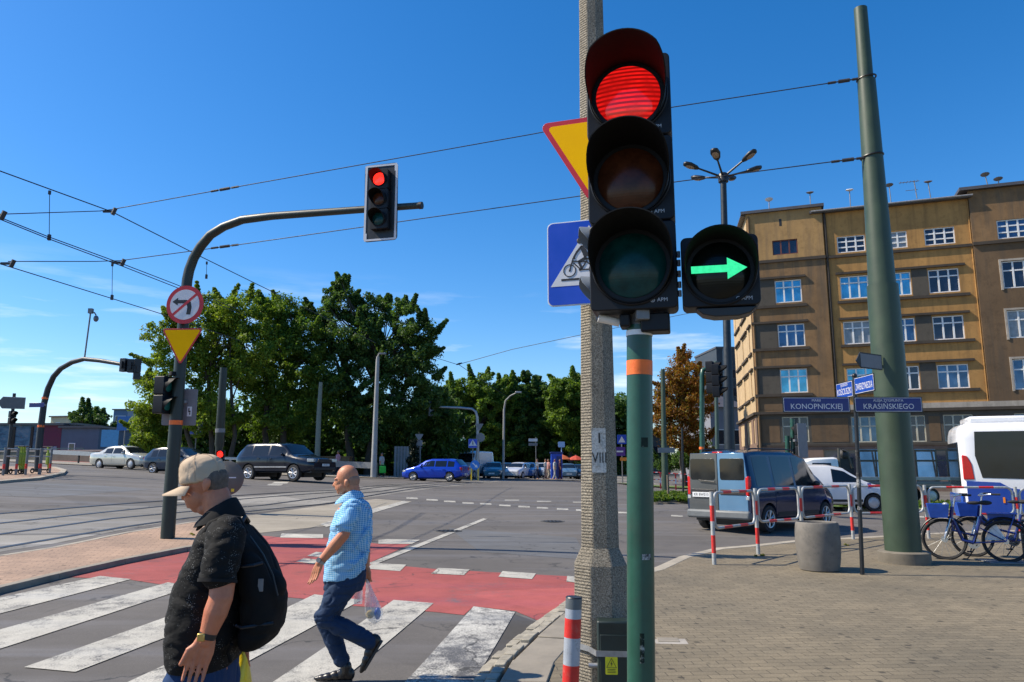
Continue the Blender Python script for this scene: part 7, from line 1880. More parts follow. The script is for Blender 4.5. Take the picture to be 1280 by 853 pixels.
n_ = ng+1; o_ = (nf+1)*n_
for i in range(nf):
    for j in range(ng):
        a = i*n_+j; fs.append((a, a+1, a+n_+1, a+n_)); fs.append((o_+a, o_+a+n_, o_+a+n_+1, o_+a+1))
for i in range(nf): a = i*n_+ng; fs.append((a, a+n_, o_+a+n_, o_+a)); a = i*n_; fs.append((a, o_+a, o_+a+n_, a+n_))
for j in range(ng): fs.append((j, o_+j, o_+j+1, j+1)); a = nf*n_+j; fs.append((a, a+1, o_+a+1, o_+a))
b = MB(); b.add(vs, fs); b.build('brim', cap_cloth, cap, smooth=60)
b = MB(); b.sphere(CM @ Vector((-0.008, 0, 0.121)), 0.008, 10, 6, (1, 1, .6)); b.build('button', cap_cloth, cap)
b = MB()
for a in (30, 90, 150, 210, 270, 330): b.tube([CM @ Vector((dx+0.0965*s_*math.cos(R(a)), 0.083*s_*math.sin(R(a)), h_+.001)) for s_, h_, dx in ((1.03, 0.004, 0), (1.06, 0.035, 0.002), (1.02, 0.068, 0.002), (0.88, 0.094, -0.002), (0.60, 0.112, -0.006), (0.25, 0.119, -0.008))], 0.0012, 5)
b.build('seams', cap_cloth, cap)
# backpack, carried: a thing of its own
bpk = thing('backpack', 'bulging black backpack on the back of the man with the tan cap', 'backpack', B1+p1(325, 760))
bo_ = p1(325, 760)
def pk(u, v): return p1(u, v)-bo_
b = MB()
ell_rings(b, [(pk(299, 652).x, pk(309, 652).x, pk(305, 650).z, 0.07, 0), (pk(300, 662).x, pk(319, 662).x, pk(310, 662).z, 0.115, 0), (pk(302, 680).x, pk(337, 680).x, pk(320, 682).z, 0.15, 0), (pk(304, 705).x, pk(350, 705).x, pk(320, 705).z, 0.165, 0), (pk(305, 735).x, pk(359.5, 735).x, pk(320, 735).z, 0.172, 0), (pk(305, 765).x, pk(362.5, 765).x, pk(320, 765).z, 0.172, 0), (pk(304, 790).x, pk(359, 790).x, pk(320, 789).z, 0.165, 0), (pk(304, 803).x, pk(349, 803).x, pk(320, 801).z, 0.15, 0), (pk(307, 810).x, pk(338, 810).x, pk(320, 808).z, 0.12, 0)], 32, 2.4, (0.0, 0.030))
b.sphere(pk(343, 748), 1, 18, 12, (0.05, 0.11, 0.12))
pk_o = relief(blob('bag', b, pack_cloth, bpk, 0.009, 6), 0.008, 6, (1, 1, 1.4), 3.0, 0.008)
b = MB(); b.tube([pk(306, 652)+Vector((0, y_, 0.02-abs(y_)*0.5)) for y_ in (-0.05, -0.025, 0, 0.025, 0.05)], 0.009, 8); b.build('grab_handle', black_paint, bpk)
for s_ in (-1, 1):
    b = MB(); pts = [p1(306, 668, s_*0.11)-bo_, p1(297, 650, s_*0.125)-bo_, p1(282, 648, s_*0.135)-bo_, p1(264, 656, s_*0.15)-bo_, p1(252, 674, s_*0.165)-bo_, p1(248, 700, s_*0.19)-bo_]
    b.tube(pts, [0.018]*6, 8)
    for i in range(len(b.v)): pass
    b.build('shoulder_strap', pack_cloth, bpk, smooth=60)
for v0_, hw_, uu in ((700, 0.17, 338), (772, 0.178, 352)):
    b = MB(); b.tube([pk(313, v0_)+Vector((0, -hw_+.008, 0)), pk(320, v0_+2)+Vector((0, -hw_-.002, 0)), pk(332, v0_+1)+Vector((0, -hw_+.012, 0)), pk(uu, v0_)+Vector((0, -hw_+.06, 0))], 0.007, 6); b.build('seam', black_paint, pk_o)
b = MB(); b.tube([pk(306, 795)+Vector((0, -.15, 0)), pk(300, 806)+Vector((0, -.14, 0)), pk(302, 818)+Vector((0, -.13, .0))], 0.008, 6); b.build('loose_strap', pack_cloth, bpk)
b = MB(); b.box(pk(340, 725)+Vector((0, -.15, 0)), (.02, .01, .05)); b.build('zip_pull', grey_metal, pk_o)
b = MB(); b.tube([pk(u, v)+Vector((0, -0.10, 0)) for u, v in ((322, 668), (338, 690), (350, 715), (356, 740))], 0.004, 6); b.build('zip', black_paint, pk_o)
# yellow bag in the far hand
yb = p1(301, 846, 0.27); ybg = thing('shopping_bag', 'yellow plastic bag hanging behind the legs of the man with the cap', 'bag', B1+yb)
m, nt, b_, o = new_mat('yellow_plastic'); v = coords(nt)
nt.links.new(ramp(nt, noise(nt, v, 12, 4), [(0.3, (0.75, 0.50, 0.01)), (0.7, (0.9, 0.66, 0.02))]), b_.inputs['Base Color']); b_.inputs['Roughness'].default_value = 0.35
bump(nt, b_, noise(nt, v, 22, 5), 0.7, 0.01)
b = MB(); ell_rings(b, [(-0.012, 0.014, 0.13, 0.012, 0), (-0.02, 0.028, 0.08, 0.03, 0), (-0.06, 0.04, -0.03, 0.10, 0), (-0.08, 0.05, -0.16, 0.13, 0), (-0.07, 0.045, -0.22, 0.11, 0)], 20)
blob('bag', b, m, ybg, 0.006, 4)

# ---------------- the bald man
YP2 = 6.3
c2 = at(428, 830, YP2); B2 = Vector((c2.x, c2.y, T(c2.x, c2.y)))
def p2(u, v, dy=0.0): return at(u, v, YP2+dy)-B2
man2 = thing('person', 'bald man in a light blue checked shirt and jeans striding over the crossing', 'person', B2)
def x2(u, v): return p2(u, v).x
def z2(v): return p2(428, v).z
b = MB()
b.sphere(p2(434.5, 596.5), 1, 24, 16, (0.090, 0.076, 0.098))
b.sphere(p2(429, 608.5), 1, 18, 12, (0.066, 0.060, 0.060))
b.sphere(p2(425, 603), 1, 16, 12, (0.044, 0.054, 0.05))
b.sphere(p2(424.8, 615.2), 1, 12, 8, (0.024, 0.032, 0.022))
limb(b, [p2(420.6, 600.5), p2(418.8, 604), p2(417.4, 607)], [0.010, 0.012, 0.0135], 10)
for s_ in (-1, 1):
    b.sphere(p2(420.6, 599.2, s_*0.03), 1, 10, 8, (0.018, 0.022, 0.010)); b.sphere(p2(419.2, 607.2, s_*0.011), 0.011, 8, 6)
    b.sphere(p2(432.8, 604.5, s_*0.077), 1, 12, 8, (0.018, 0.011, 0.032)); b.sphere(p2(433.5, 603.2, s_*0.082), 1, 12, 8, (0.016, 0.007, 0.022))
limb(b, [p2(420.5, 611, -.016), p2(419.4, 610.8), p2(420.5, 611, .016)], [.0065, .008, .0065], 8)
limb(b, [p2(439, 607), p2(442, 618), p2(444, 632)], [0.060, 0.062, 0.07], 16)
ell_rings(b, [(x2(424, 634), x2(462, 634), z2(634), 0.16, 0), (x2(414, 665), x2(462, 665), z2(665), 0.17, 0), (x2(408, 705), x2(452, 705), z2(705), 0.16, 0), (x2(408, 735), x2(450, 735), z2(735), 0.15, 0)])
A1 = p2(440, 636, -0.20); A2 = p2(429.5, 669, -0.27); A3 = p2(399.5, 704, -0.26)
limb(b, [A1.lerp(A2, .12), A1.lerp(A2, .5), A2, A2.lerp(A3, .35), A2.lerp(A3, .78), A3], [0.042, 0.052, 0.045, 0.046, 0.035, 0.029], 14)
kn = p2(394.8, 716, -0.255)
hand(b, A3, kn, p2(391.5, 732, -0.25)-kn, -1, 0.0080, 0.085, 0.18, thumb_dir=(-0.15, 0.3, -0.9), wide=(-0.75, 0.45, -0.2))
F1 = p2(444, 636, 0.20); F2 = p2(456, 672, 0.27); F3 = p2(457.5, 711, 0.25)
limb(b, [F1.lerp(F2, .12), F1.lerp(F2, .5), F2, F2.lerp(F3, .4), F3], [0.042, 0.052, 0.045, 0.043, 0.029], 14)
hand(b, F3, p2(457.5, 721, 0.25), (0, 0, -1), 1, 0.0095, 0.07, 0.75, thumb_dir=(-0.5, -0.2, -0.7), wide=(-0.9, 0.3, 0))
HN, KN, AN = p2(431, 728, -0.09), p2(406.5, 773, -0.10), p2(463, 803, -0.10)
HF, KF, AF = p2(427, 728, 0.09), p2(408, 778, 0.09), p2(428, 826, 0.09)
for H_, K_, A_ in ((HN, KN, AN), (HF, KF, AF)): limb(b, [H_, H_.lerp(K_, .5), K_, K_.lerp(A_, .4), A_], [0.085, 0.075, 0.055, 0.052, 0.036], 12)
blob('body', b, skin_b, man2, 0.0048, 3)
b = MB()
for s_ in (-1, 1): b.sphere(p2(420.0, 601.4, s_*0.030), 0.009, 10, 7)
b.build('eyes', M('eye_dark', (0.05, 0.035, 0.03), 0.2), man2)
b = MB(); b.sphere(p2(440, 600), 1, 20, 14, (0.066, 0.0768, 0.052)); b.sphere(p2(441.5, 603), 1, 18, 12, (0.052, 0.066, 0.05)); blob('hair', b, M('shaved_hair', (0.33, 0.175, 0.115), 0.85, 0, 0.2, 60), man2, 0.007, 4)
b = MB()
ell_rings(b, [(x2(431, 622), x2(455, 622), z2(622), 0.085, 0), (x2(425, 628), x2(462, 628), z2(629), 0.165, 0), (x2(419, 637), x2(466, 637), z2(638), 0.200, 0), (x2(411, 656), x2(467.5, 656), z2(656), 0.212, 0), (x2(407, 680), x2(465.5, 680), z2(680), 0.208, 0), (x2(404, 700), x2(461, 700), z2(700), 0.205, 0), (x2(402, 716), x2(458, 716), (z2(724), z2(715)), 0.205, 0), (x2(402.5, 720), x2(456, 720), (z2(727), z2(719)), 0.203, 0)], 32, 2.2, (0.020, 0.014))
limb(b, [p2(440, 635, -0.185), p2(436, 648, -0.235), p2(430.5, 657, -0.255)], [0.076, 0.075, 0.075], 14); b.tube([p2(430.5, 657, -0.255), p2(428, 661.5, -0.262)], [0.075, 0.078], 16)
limb(b, [p2(444, 635, 0.185), p2(449, 652, 0.24), p2(452, 662, 0.255)], [0.076, 0.074, 0.072], 14)
limb(b, [p2(408, 690, -0.12), p2(440, 705, -0.2)], [.018, .01], 8); limb(b, [p2(462, 660, -0.14), p2(440, 690, -0.205)], [.022, .008], 8); limb(b, [p2(460, 690, -0.13), p2(436, 712, -0.2)], [.02, .008], 8)
sh2 = relief(blob('shirt', b, checked, man2, 0.008, 3), 0.008, 7, (1, 1, 1.7), 4.0, 0.010)
collar_ring([(p2(437, 626), 0.120, 0.115, 0.030), (p2(437, 622), 0.108, 0.105, 0.030), (p2(438, 615.5), 0.066, 0.073, 0.028), (p2(438.2, 614.5), 0.060, 0.067, 0.028)], 0.009).build('collar', checked, sh2, smooth=70)
b = MB()
ell_rings(b, [(x2(406, 712), x2(457, 712), z2(712), 0.175, 0), (x2(405, 724), x2(457, 724), z2(724), 0.18, 0), (x2(405, 738), x2(453, 738), z2(738), 0.165, 0)])
for H_, K_, A_, s_ in ((HN, KN, AN, -1), (HF, KF, AF, 1)): limb(b, [H_, H_.lerp(K_, .5), K_, K_.lerp(A_, .35), K_.lerp(A_, .98)], [0.118, 0.102, 0.080, 0.077, 0.064], 16)
b.sphere(KN+Vector((-0.02, 0, .01)), 0.072, 12, 8); limb(b, [KN+Vector((0.05, -0.07, -0.02)), KN+Vector((0.10, -0.06, 0.10))], [.014, .01], 8)
relief(blob('trousers', b, jeans, man2, 0.008, 3), 0.007, 10, (1, 1, 1.6), 5.0, 0.008)
def shoe(parent, heel, toe, up, w=0.045, h=0.085):
    """leather shoe from heel to toe with a flat sole"""
    heel, toe, up = Vector(heel), Vector(toe), Vector(up).normalized(); d = (toe-heel); L_ = d.length; d.normalize(); sd_ = up.cross(d).normalized()
    b = MB()
    for f, r_, hh in ((0.12, 0.036, 0.055), (0.30, 0.037, 0.052), (0.5, 0.039, 0.042), (0.70, 0.043, 0.034), (0.86, 0.038, 0.028), (0.96, 0.026, 0.022)):
        for k in range(14):
            pass
        c = heel+d*L_*f+up*hh
        A = Matrix((tuple(d)+(0,), tuple(sd_)+(0,), tuple(up)+(0,), (0, 0, 0, 1))).transposed()
        b.sphere(c, 1, 14, 10, (0.050, r_, hh*0.98), A.to_3x3())
    limb(b, [heel+d*L_*0.20+up*0.07, heel+d*L_*0.20+up*0.115], [0.042, 0.044], 12)
    s_ = blob('shoe', b, shoe_black, parent, 0.006, 3)
    b = MB(); poly = []
    for f, r_ in ((0.02, 0.02), (0.08, 0.032), (0.3, 0.034), (0.5, 0.033), (0.72, 0.044), (0.9, 0.036), (1.0, 0.014)): poly.append((f*L_, r_))
    poly = poly+[(x, -y) for x, y in reversed(poly)]
    vs = [heel+d*x+sd_*y-up*0.004 for x, y in poly]+[heel+d*x+sd_*y+up*0.014 for x, y in poly]; n = len(poly)
    b.add(vs, [tuple(range(n)), tuple(range(2*n-1, n-1, -1))]+[(i, (i+1) % n, (i+1) % n+n, i+n) for i in range(n)]); b.build('sole', sole_m, s_)
gz = 0.008
hf = p2(441.5, 833, 0.09); tf_ = p2(398.5, 834, 0.09); hf.z = gz; tf_.z = gz
shoe(man2, hf, tf_, (0, 0, 1))
hn = p2(478.5, 801, -0.10); tn = p2(456.5, 838, -0.10); tn.z = max(gz, tn.z)
dn = (tn-hn).normalized(); shoe(man2, hn, tn, Vector((-dn.z, 0, dn.x))*-1 if (-dn.z) > 0 else Vector((dn.z, 0, -dn.x)))
wd = (A3-A2).normalized(); wp_ = A2.lerp(A3, 0.93)
b = MB(); b.tube([wp_-wd*0.012, wp_+wd*0.012], [0.035, 0.034], 18); wt = b.build('watch', galv, man2)
b = MB(); b.cyl(wp_+Vector((-0.01, -0.030, 0.01)), wp_+Vector((-0.013, -0.042, 0.012)), 0.019, seg=16); b.build('dial', grey_metal, wt)
# clear carrier bag with bottle in his far hand
bgp = p2(459, 724, 0.25); bag2 = thing('carrier_bag', 'clear plastic carrier bag with groceries held by the bald man', 'bag', B2+bgp)
m = bpy.data.materials.new('clear_film'); m.use_nodes = True; nt = m.node_tree
for n in list(nt.nodes): nt.nodes.remove(n)
out = N(nt, 'ShaderNodeOutputMaterial'); tp = N(nt, 'ShaderNodeBsdfTransparent'); pr_ = N(nt, 'ShaderNodeBsdfPrincipled'); ms = N(nt, 'ShaderNodeMixShader')
v = coords(nt); f = noise(nt, v, 16, 5, 0.65)
pr_.inputs['Base Color'].default_value = (0.72, 0.76, 0.80, 1); pr_.inputs['Roughness'].default_value = 0.25
nt.links.new(ramp(nt, f, [(0.35, 0.22), (0.7, 0.62)]), ms.inputs[0]); bump(nt, pr_, f, 0.8, 0.02)
nt.links.new(tp.outputs[0], ms.inputs[1]); nt.links.new(pr_.outputs[0], ms.inputs[2]); nt.links.new(ms.outputs[0], out.inputs[0]); film = m
def q2(u, v, dy=0.25): return p2(u, v, dy)-bgp
b = MB(); ell_rings(b, [(q2(457.5, 724).x, q2(460, 724).x, q2(459, 724).z, 0.01, 0), (q2(457, 740).x, q2(466, 740).x, q2(459, 738).z, 0.03, 0), (q2(456, 755).x, q2(474, 755).x, q2(459, 755).z, 0.07, 0), (q2(456.5, 768).x, q2(479, 768).x, q2(459, 767).z, 0.085, 0), (q2(461, 777).x, q2(476, 777).x, q2(459, 776).z, 0.05, 0), (q2(467, 780).x, q2(470, 780).x, q2(459, 779.5).z, 0.01, 0)], 18)
b.build('film', film, bag2, smooth=70)
b = MB(); b.sphere(q2(463, 768), 0.035, 12, 8); b.build('bread_roll', M('yellow_roll', (0.6, 0.45, 0.2), 0.7), bag2)
b = MB(); b.sphere(q2(472, 767), 1, 12, 8, (0.028, 0.03, 0.05)); b.build('blue_carton', M('blue_carton', (0.02, 0.06, 0.35), 0.4), bag2)
b = MB(); bt_ = q2(448, 741, 0.20); b.lathe([(0.0, -0.09), (0.034, -0.088), (0.036, -0.02), (0.034, 0.04), (0.014, 0.085), (0.014, 0.10), (0.0, 0.10)], 16, Matrix.Translation(bt_)); b.build('bottle', film, bag2)
b = MB(); b.tube([bt_+Vector((0, 0, .1)), q2(454, 726, 0.22), q2(457.5, 723)], 0.004, 6); b.build('bag_handle', film, bag2)

# ---------------- small figures far behind
def far_person(label, u, y, shirt_c, leg_c, hgt=1.72, stride=0.12, group='people by the car park', seated=False):
    p = Vector(((u-640)/940*y*0.995, y, 0)); p.z = T(p.x, p.y)+(0.05 if y > 60 else 0.05)
    t = thing('person', label, 'person', p, rng.uniform(-0.5, 0.5), group); k = hgt/1.72
    b = MB(); b.sphere((0, 0, 1.60*k), 1, 10, 8, (0.085, 0.08, 0.115)); limb(b, [(0, 0, 1.5*k), (0, 0, 1.4*k)], [.05, .06], 8)
    for s_ in (-1, 1):
        limb(b, [(0, s_*.19, 1.38*k), (.02, s_*.24, 1.12*k), (-.08*s_, s_*.24, 0.86*k)], [.05, .042, .035], 8)
        limb(b, [(0, s_*.09, .85*k), (-s_*stride*.4, s_*.09, .47*k), (s_*stride, s_*.09, .06)], [.08, .06, .045], 8); b.sphere((s_*stride-.05, s_*.09, .04), 1, 8, 6, (.11, .045, .04))
    ell_rings(b, [(-.1, .1, 1.42*k, .14, 0), (-.12, .12, 1.2*k, .19, 0), (-.11, .11, .85*k, .16, 0)], 12)
    blob('body', b, skin_b, t, 0.022, 2)
    b = MB(); ell_rings(b, [(-.09, .09, 1.46*k, .10, 0), (-.13, .13, 1.36*k, .22, 0), (-.14, .14, 1.1*k, .21, 0), (-.13, .13, .84*k, .19, 0)], 14)
    for s_ in (-1, 1): limb(b, [(0, s_*.19, 1.38*k), (.02, s_*.245, 1.16*k)], [.068, .06], 8)
    blob('shirt', b, M('far_shirt', shirt_c, 0.9), t, 0.022, 2)
    b = MB(); ell_rings(b, [(-.12, .12, .92*k, .18, 0), (-.12, .12, .80*k, .18, 0)], 12)
    for s_ in (-1, 1): limb(b, [(0, s_*.09, .85*k), (-s_*stride*.4, s_*.09, .47*k), (s_*stride, s_*.09, .10)], [.095, .08, .065], 8)
    blob('trousers', b, M('far_trousers', leg_c, 0.9), t, 0.022, 2)
    b = MB(); b.sphere((0.015, 0, 1.635*k), 1, 10, 8, (0.088, 0.085, 0.095)); b.build('hair', hair_grey, t)
    return t
far_person('person in white shirt and dark trousers beside the pale parked car', 671, 66, (0.6, 0.6, 0.58), (0.03, 0.04, 0.08))
far_person('person in pale clothes right of the pale parked car', 681.5, 66, (0.55, 0.52, 0.48), (0.35, 0.2, 0.15))
far_person('person in pink top left of the blue kiosk', 685, 67, (0.5, 0.25, 0.22), (0.3, 0.26, 0.22))
far_person('person in grey shirt standing against the blue kiosk', 693, 65.5, (0.42, 0.44, 0.42), (0.35, 0.35, 0.33))
far_person('person in dark maroon clothes right of the blue kiosk', 699.5, 65.5, (0.05, 0.012, 0.03), (0.04, 0.01, 0.02))
wk = far_person('pedestrian in light grey carrying a bright green bag behind the guard rail', 478.5, 55, (0.35, 0.36, 0.36), (0.02, 0.022, 0.03), group='people behind the guard rail')
g_ = wk.location+Vector((0.12, -0.28, 0.0))
gb = thing('shopping_bag', 'bright green bag carried behind the guard rail', 'bag', g_)
b = MB(); b.box((0, 0, 0.52), (0.46, 0.14, 0.5)); gbo = b.build('bag', M('green_bag', (0.05, 0.55, 0.05), 0.6), gb, bevel=0.04)
b = MB(); b.tube([(-.12, 0, .77), (-.08, 0, .92), (.08, 0, .92), (.12, 0, .77)], 0.015, 6); b.build('bag_handle', M('green_bag', (0.05, 0.55, 0.05), 0.6), gb)
cy = far_person('cyclist in a pink top behind the guard rail above the off-road car', 424, 55.5, (0.55, 0.26, 0.30), (0.02, 0.02, 0.03), 1.75, 0.2, 'people behind the guard rail')
cx_ = cy.location
bicycle_o = bicycle('distant bicycle ridden by the cyclist in a pink top', Vector((cx_.x-0.55, cx_.y-0.05, cx_.z)), Vector((cx_.x+0.5, cx_.y-0.05, cx_.z)))

# ------------------------------------------------------------------ street furniture farther off
def gpy(u, y, dz=0.0):
    """ground point at depth y below picture column u"""
    p = at(u, 590, y); return Vector((p.x, y, T(p.x, y)+dz))
def pole_thing(name, label, cat, base, pts, rad, mat, group=None, seg=12, part='pole'):
    t = thing(name, label, cat, base, 0, group)
    b = MB(); b.tube([base]+pts, rad, seg); b.build(part, mat, t, world=t, smooth=60); return t
steel_green = M('street_pole_green', (0.05, 0.085, 0.07), 0.5, 0.1, 0.2, 3)
lamp_grey = M('lamp_pole_grey', (0.30, 0.30, 0.29), 0.7, 0, 0.15, 2)
# five-armed street lamp
yL = 32.0; hub = at(904, 222, yL); bs_ = gpy(912, yL)
lampt = pole_thing('street_lamp', 'very tall dark street lamp with a crown of six lamp heads', 'street lamp', bs_, [bs_.lerp(hub, 0.45), bs_.lerp(hub, 0.46), hub], [0.24, 0.20, 0.165, 0.135], M('lamp_dark', (0.015, 0.022, 0.028), 0.45, 0.2), None, 14)
b = MB(); b.lathe([(0.0, -0.25), (0.22, -0.22), (0.24, 0.12), (0.15, 0.2), (0.0, 0.22)], 14, Matrix.Translation(hub)); b.build('hub', black_paint, lampt, world=lampt, smooth=60)
lamp_glass = M('lamp_glass', (0.30, 0.20, 0.14), 0.2, 0, 0.2, 5)
for k, (u, v, dy) in enumerate(((857, 205, -0.4), (893, 188, -1.2), (942, 190, -0.8), (949, 210, 0.2), (868, 222.5, 0.8), (916, 223, 1.6))):
    e = at(u, v, yL+dy*1.3); d = (e-hub).normalized(); st_ = hub+d*0.2; L_ = (e-hub).length
    b = MB(); b.tube([st_, hub+d*(L_*0.66)], [0.05, 0.04], 8); arm = b.build('arm', black_paint, lampt, world=lampt)
    A = Matrix.Translation(hub+d*(L_*0.84)) @ d.to_track_quat('X', 'Z').to_matrix().to_4x4()
    hl = max(0.36, min(0.62, L_*0.4))
    b = MB(); rings = []
    for x, w_, h_ in ((-hl*.55, 0.06, 0.06), (-hl*.35, 0.15, 0.09), (hl*.2, 0.22, 0.12), (hl*.55, 0.17, 0.09), (hl*.65, 0.05, 0.04)):
        rings.append([A @ Vector((x, w_*math.cos(R(30*q)), h_*math.sin(R(30*q)))) for q in range(12)])
    b.ring_loft(rings); hd_ = b.build('lamp_head', black_paint, lampt, world=lampt, smooth=60)
    b = MB(); b.sphere(A @ Vector((hl*.12, 0, -0.085)), 1, 10, 6, (hl*.36, 0.15, 0.05), A.to_3x3()); b.build('lamp_glass', lamp_glass, hd_, world=lampt)
# signal poles between the green pole and the apartment house
bs_ = gpy(877, 25); pts = [at(877.5, 540, 25), at(877.5, 470, 25), at(878.5, 463, 25), at(882, 461.5, 25), at(888, 464, 25)]
sp1 = pole_thing('signal_post', 'green post with a bent top and orange band beside the rusty tree', 'signal mast', bs_, pts, [0.085, 0.085, 0.08, 0.08, 0.075, 0.07], green_paint)
b = MB(); b.tube([at(877.3, 562, 25), at(877.3, 559, 25)], 0.092, 12); b.build('orange_band', orange_band, sp1, world=sp1)
for i, (u, v, n, lab) in enumerate(((892, 472, 3, 'dark signal head with stepped visors on the bent green post'), (899, 476, 3, 'second dark signal head turned right beside the tall lamp post'))):
    p = at(u, v, 24.9-0.4*i); t = thing('traffic_signal', lab, 'traffic light', p, 0, 'side-on signal heads by the tall lamp post')
    signal_head(t, yaw((0, 0, 0.0), R(62+8*i)), [dark_lens, dark_lens, dark_lens], 0.32, 0.36, 0.11, 0.22, 0.26, 0.14, 14)
    b = MB(); b.box((-0.05, 0.10, 0.0), (0.1, 0.4, 0.06)); b.build('bracket', grey_metal, t)
bs_ = gpy(896, 27); pole_thing('signal_post', 'slim grey-green post below the side-on signal heads', 'signal mast', bs_, [at(895.5, 500, 27), at(895, 452, 27)], [0.075, 0.07, 0.065], steel_green)
bs_ = gpy(831, 46); tmf = pole_thing('tram_mast', 'slim green mast in front of the rusty tree', 'pole', bs_, [at(830.5, 560, 46), at(830, 555, 46), at(828.5, 462, 46)], [0.21, 0.20, 0.16, 0.13], mast_green)
b = MB(); b.box(at(833, 563, 45.6), (1.0, 0.05, 0.3)); b.build('sign_plate', sign_back, tmf, world=tmf)
bs_ = gpy(853, 35); pole_thing('slim_post', 'thin dark post standing on the small grass island', 'post', bs_, [at(853, 560, 35), at(852.5, 535, 35)], [0.05, 0.05, 0.045], black_paint)
bs_ = gpy(834.5, 30); pole_thing('marker_post', 'short wooden marker post on the small grass island', 'post', bs_, [at(834.5, 594, 30)], [0.05, 0.045], M('weathered_wood', (0.14, 0.11, 0.08), 0.9))
# signal seen from behind in front of the house
for u, h_, lab in ((984, 545, 'shorter green post before the apartment house'), (990.5, 524, 'green signal post before the apartment house')):
    bs_ = gpy(u, 27); pq_ = pole_thing('signal_post', lab, 'signal mast', bs_, [at(u, h_, 27)], [0.085, 0.08], green_paint)
p = at(998, 551, 26.8); t = thing('traffic_signal', 'grey backed signal head in front of the ground floor windows', 'traffic light', p, R(200), None)
signal_head(t, Matrix.Identity(4), [dark_lens, dark_lens, dark_lens], 0.33, 0.38, 0.11, 0.2, 0.22, 0.14, 12)
b = MB(); b.box((0, 0.21, 0), (0.40, 0.02, 1.2)); b.build('backing_board', sign_back, t)
b = MB(); b.box((0.15, 0.12, 0), (0.3, 0.1, 0.08)); b.build('bracket', grey_metal, t)
# notice board and box by the house corner
p = gpy(958, 44); t = thing('info_sign', 'small white and blue information sign before the house corner', 'sign', p)
b = MB(); b.cyl((0, 0, 0), (0, 0, 2.2), 0.05, seg=8); b.build('pole', grey_metal, t)
b = MB(); b.box((0, -0.06, 2.0), (1.3, 0.05, 0.42)); b.build('plate', white_paint, t); b = MB(); b.box((0.1, -0.06, 1.55), (0.9, 0.05, 0.3)); b.build('blue_plate', sign_blue, t)
# ------------------------------------------------------------------ left side
yF = 34.0
bs_ = gpy(47.5, yF); fp_ = [(48.5, 560), (51, 535), (55, 505), (60, 486), (67, 471), (76, 461), (90, 453), (105, 449), (125, 451), (146, 454.5), (160, 457)]
fm = pole_thing('signal_mast', 'dark curved signal mast on the far left refuge', 'signal mast', bs_, [at(u, v, yF-max(0, u-60)*0.02) for u, v in fp_], [0.15, 0.145, 0.14, 0.13, 0.125, 0.12, 0.115, 0.11, 0.10, 0.095, 0.085, 0.08], M('mast_dark', (0.018, 0.024, 0.03), 0.5, 0.1), None, 12)
for v_ in (498, 533): 
    b = MB(); q = at({498: 56.4, 533: 51.2}[v_], v_, yF); b.tube([q-Vector((0, 0, .05)), q+Vector((0, 0, .05))], 0.145, 10); b.build('orange_band', orange_band, fm, world=fm)
for i, (u, v, rz, lab) in enumerate(((157, 457, 15, 'dark signal head seen from behind, left on the far mast arm'), (165, 458, 40, 'middle dark signal head on the far mast arm'), (171, 462, 65, 'right dark signal head at the tip of the far mast arm'))):
    t = thing('traffic_signal', lab, 'traffic light', at(u, v, yF-2.1), R(rz+150), 'signal heads on the far left mast')
    signal_head(t, Matrix.Identity(4), [dark_lens]*(2 if i < 2 else 3), 0.27, 0.29, 0.09, 0.20, 0.20, 0.12, 12, hm=black_paint)
    b = MB(); b.box((0, 0.24, 0), (0.1, 0.10, 0.3)); b.build('bracket', black_paint, t)
cb_ = at(105.5, 449, yF-.9); t = thing('surveillance_camera', 'dome camera on a thin post above the far left mast', 'camera', cb_)
b = MB(); tp_ = at(113.5, 389, yF-.9); b.tube([cb_, tp_], 0.035, 8); b.build('pole', grey_metal, t, world=t)
b = MB(); b.box(tp_, (0.18, 0.16, 0.22)); b.tube([tp_, at(118, 391, yF-.9), at(120, 394, yF-.9)], 0.03, 6); b.build('arm', grey_metal, t, world=t)
b = MB(); b.sphere(at(120, 398.5, yF-.9), 1, 12, 8, (0.11, 0.11, 0.15)); b.build('dome', M('camera_dome', (0.12, 0.13, 0.15), 0.25), t, world=t)
t = thing('street_name_sign', 'small dark plate sticking out left from the far left mast', 'street sign', at(46, 506.5, yF-.1), R(-8))
b = MB(); b.box((0, 0, 0), (0.75, 0.03, 0.2)); b.build('plate', street_blue, t, bevel=0.01); b = MB(); b.box((0.36, 0.05, 0), (0.08, 0.12, 0.1)); b.build('bracket', grey_metal, t)
# arrow board and signal at the very left
yA = 31.0; bs_ = gpy(8, yA); pole_thing('signal_post', 'black post at the left edge carrying an arrow board', 'signal mast', bs_, [at(13.5, 540, yA), at(18, 492, yA)], [0.075, 0.065, 0.06], black_paint)
t = thing('direction_sign', 'grey arrow board seen from behind at the left edge', 'road sign', at(14.5, 503.5, yA-.1), R(4)); k_ = yA/F
b = MB(); b.prism([(x*k_, z*k_) for x, z in ((-17, 0), (-11, 7.6), (16, 6.5), (16, -8), (-11, -7.4))], 0.03); b.build('sign_plate', sign_back, t, bevel=0.004)
b = MB(); b.prism([(x*k_, z*k_) for x, z in ((-16, 0), (-10.6, 6.6), (15, 5.5), (15, -7), (-10.6, -6.4))], 0.004, Matrix.Translation((0, -0.006, 0))); b.build('back_sheet', M('board_grey', (0.11, 0.115, 0.12), 0.6), t)
t = thing('traffic_signal', 'small dark signal on the black post at the left edge', 'traffic light', at(16.5, 522, yA-.1), R(60)); signal_head(t, Matrix.Identity(4), [dark_lens, dark_lens], 0.24, 0.27, 0.085, 0.16, 0.2, 0.1, 12)
b = MB(); b.box((0, 0.15, 0), (0.1, 0.1, 0.3)); b.build('bracket', grey_metal, t)
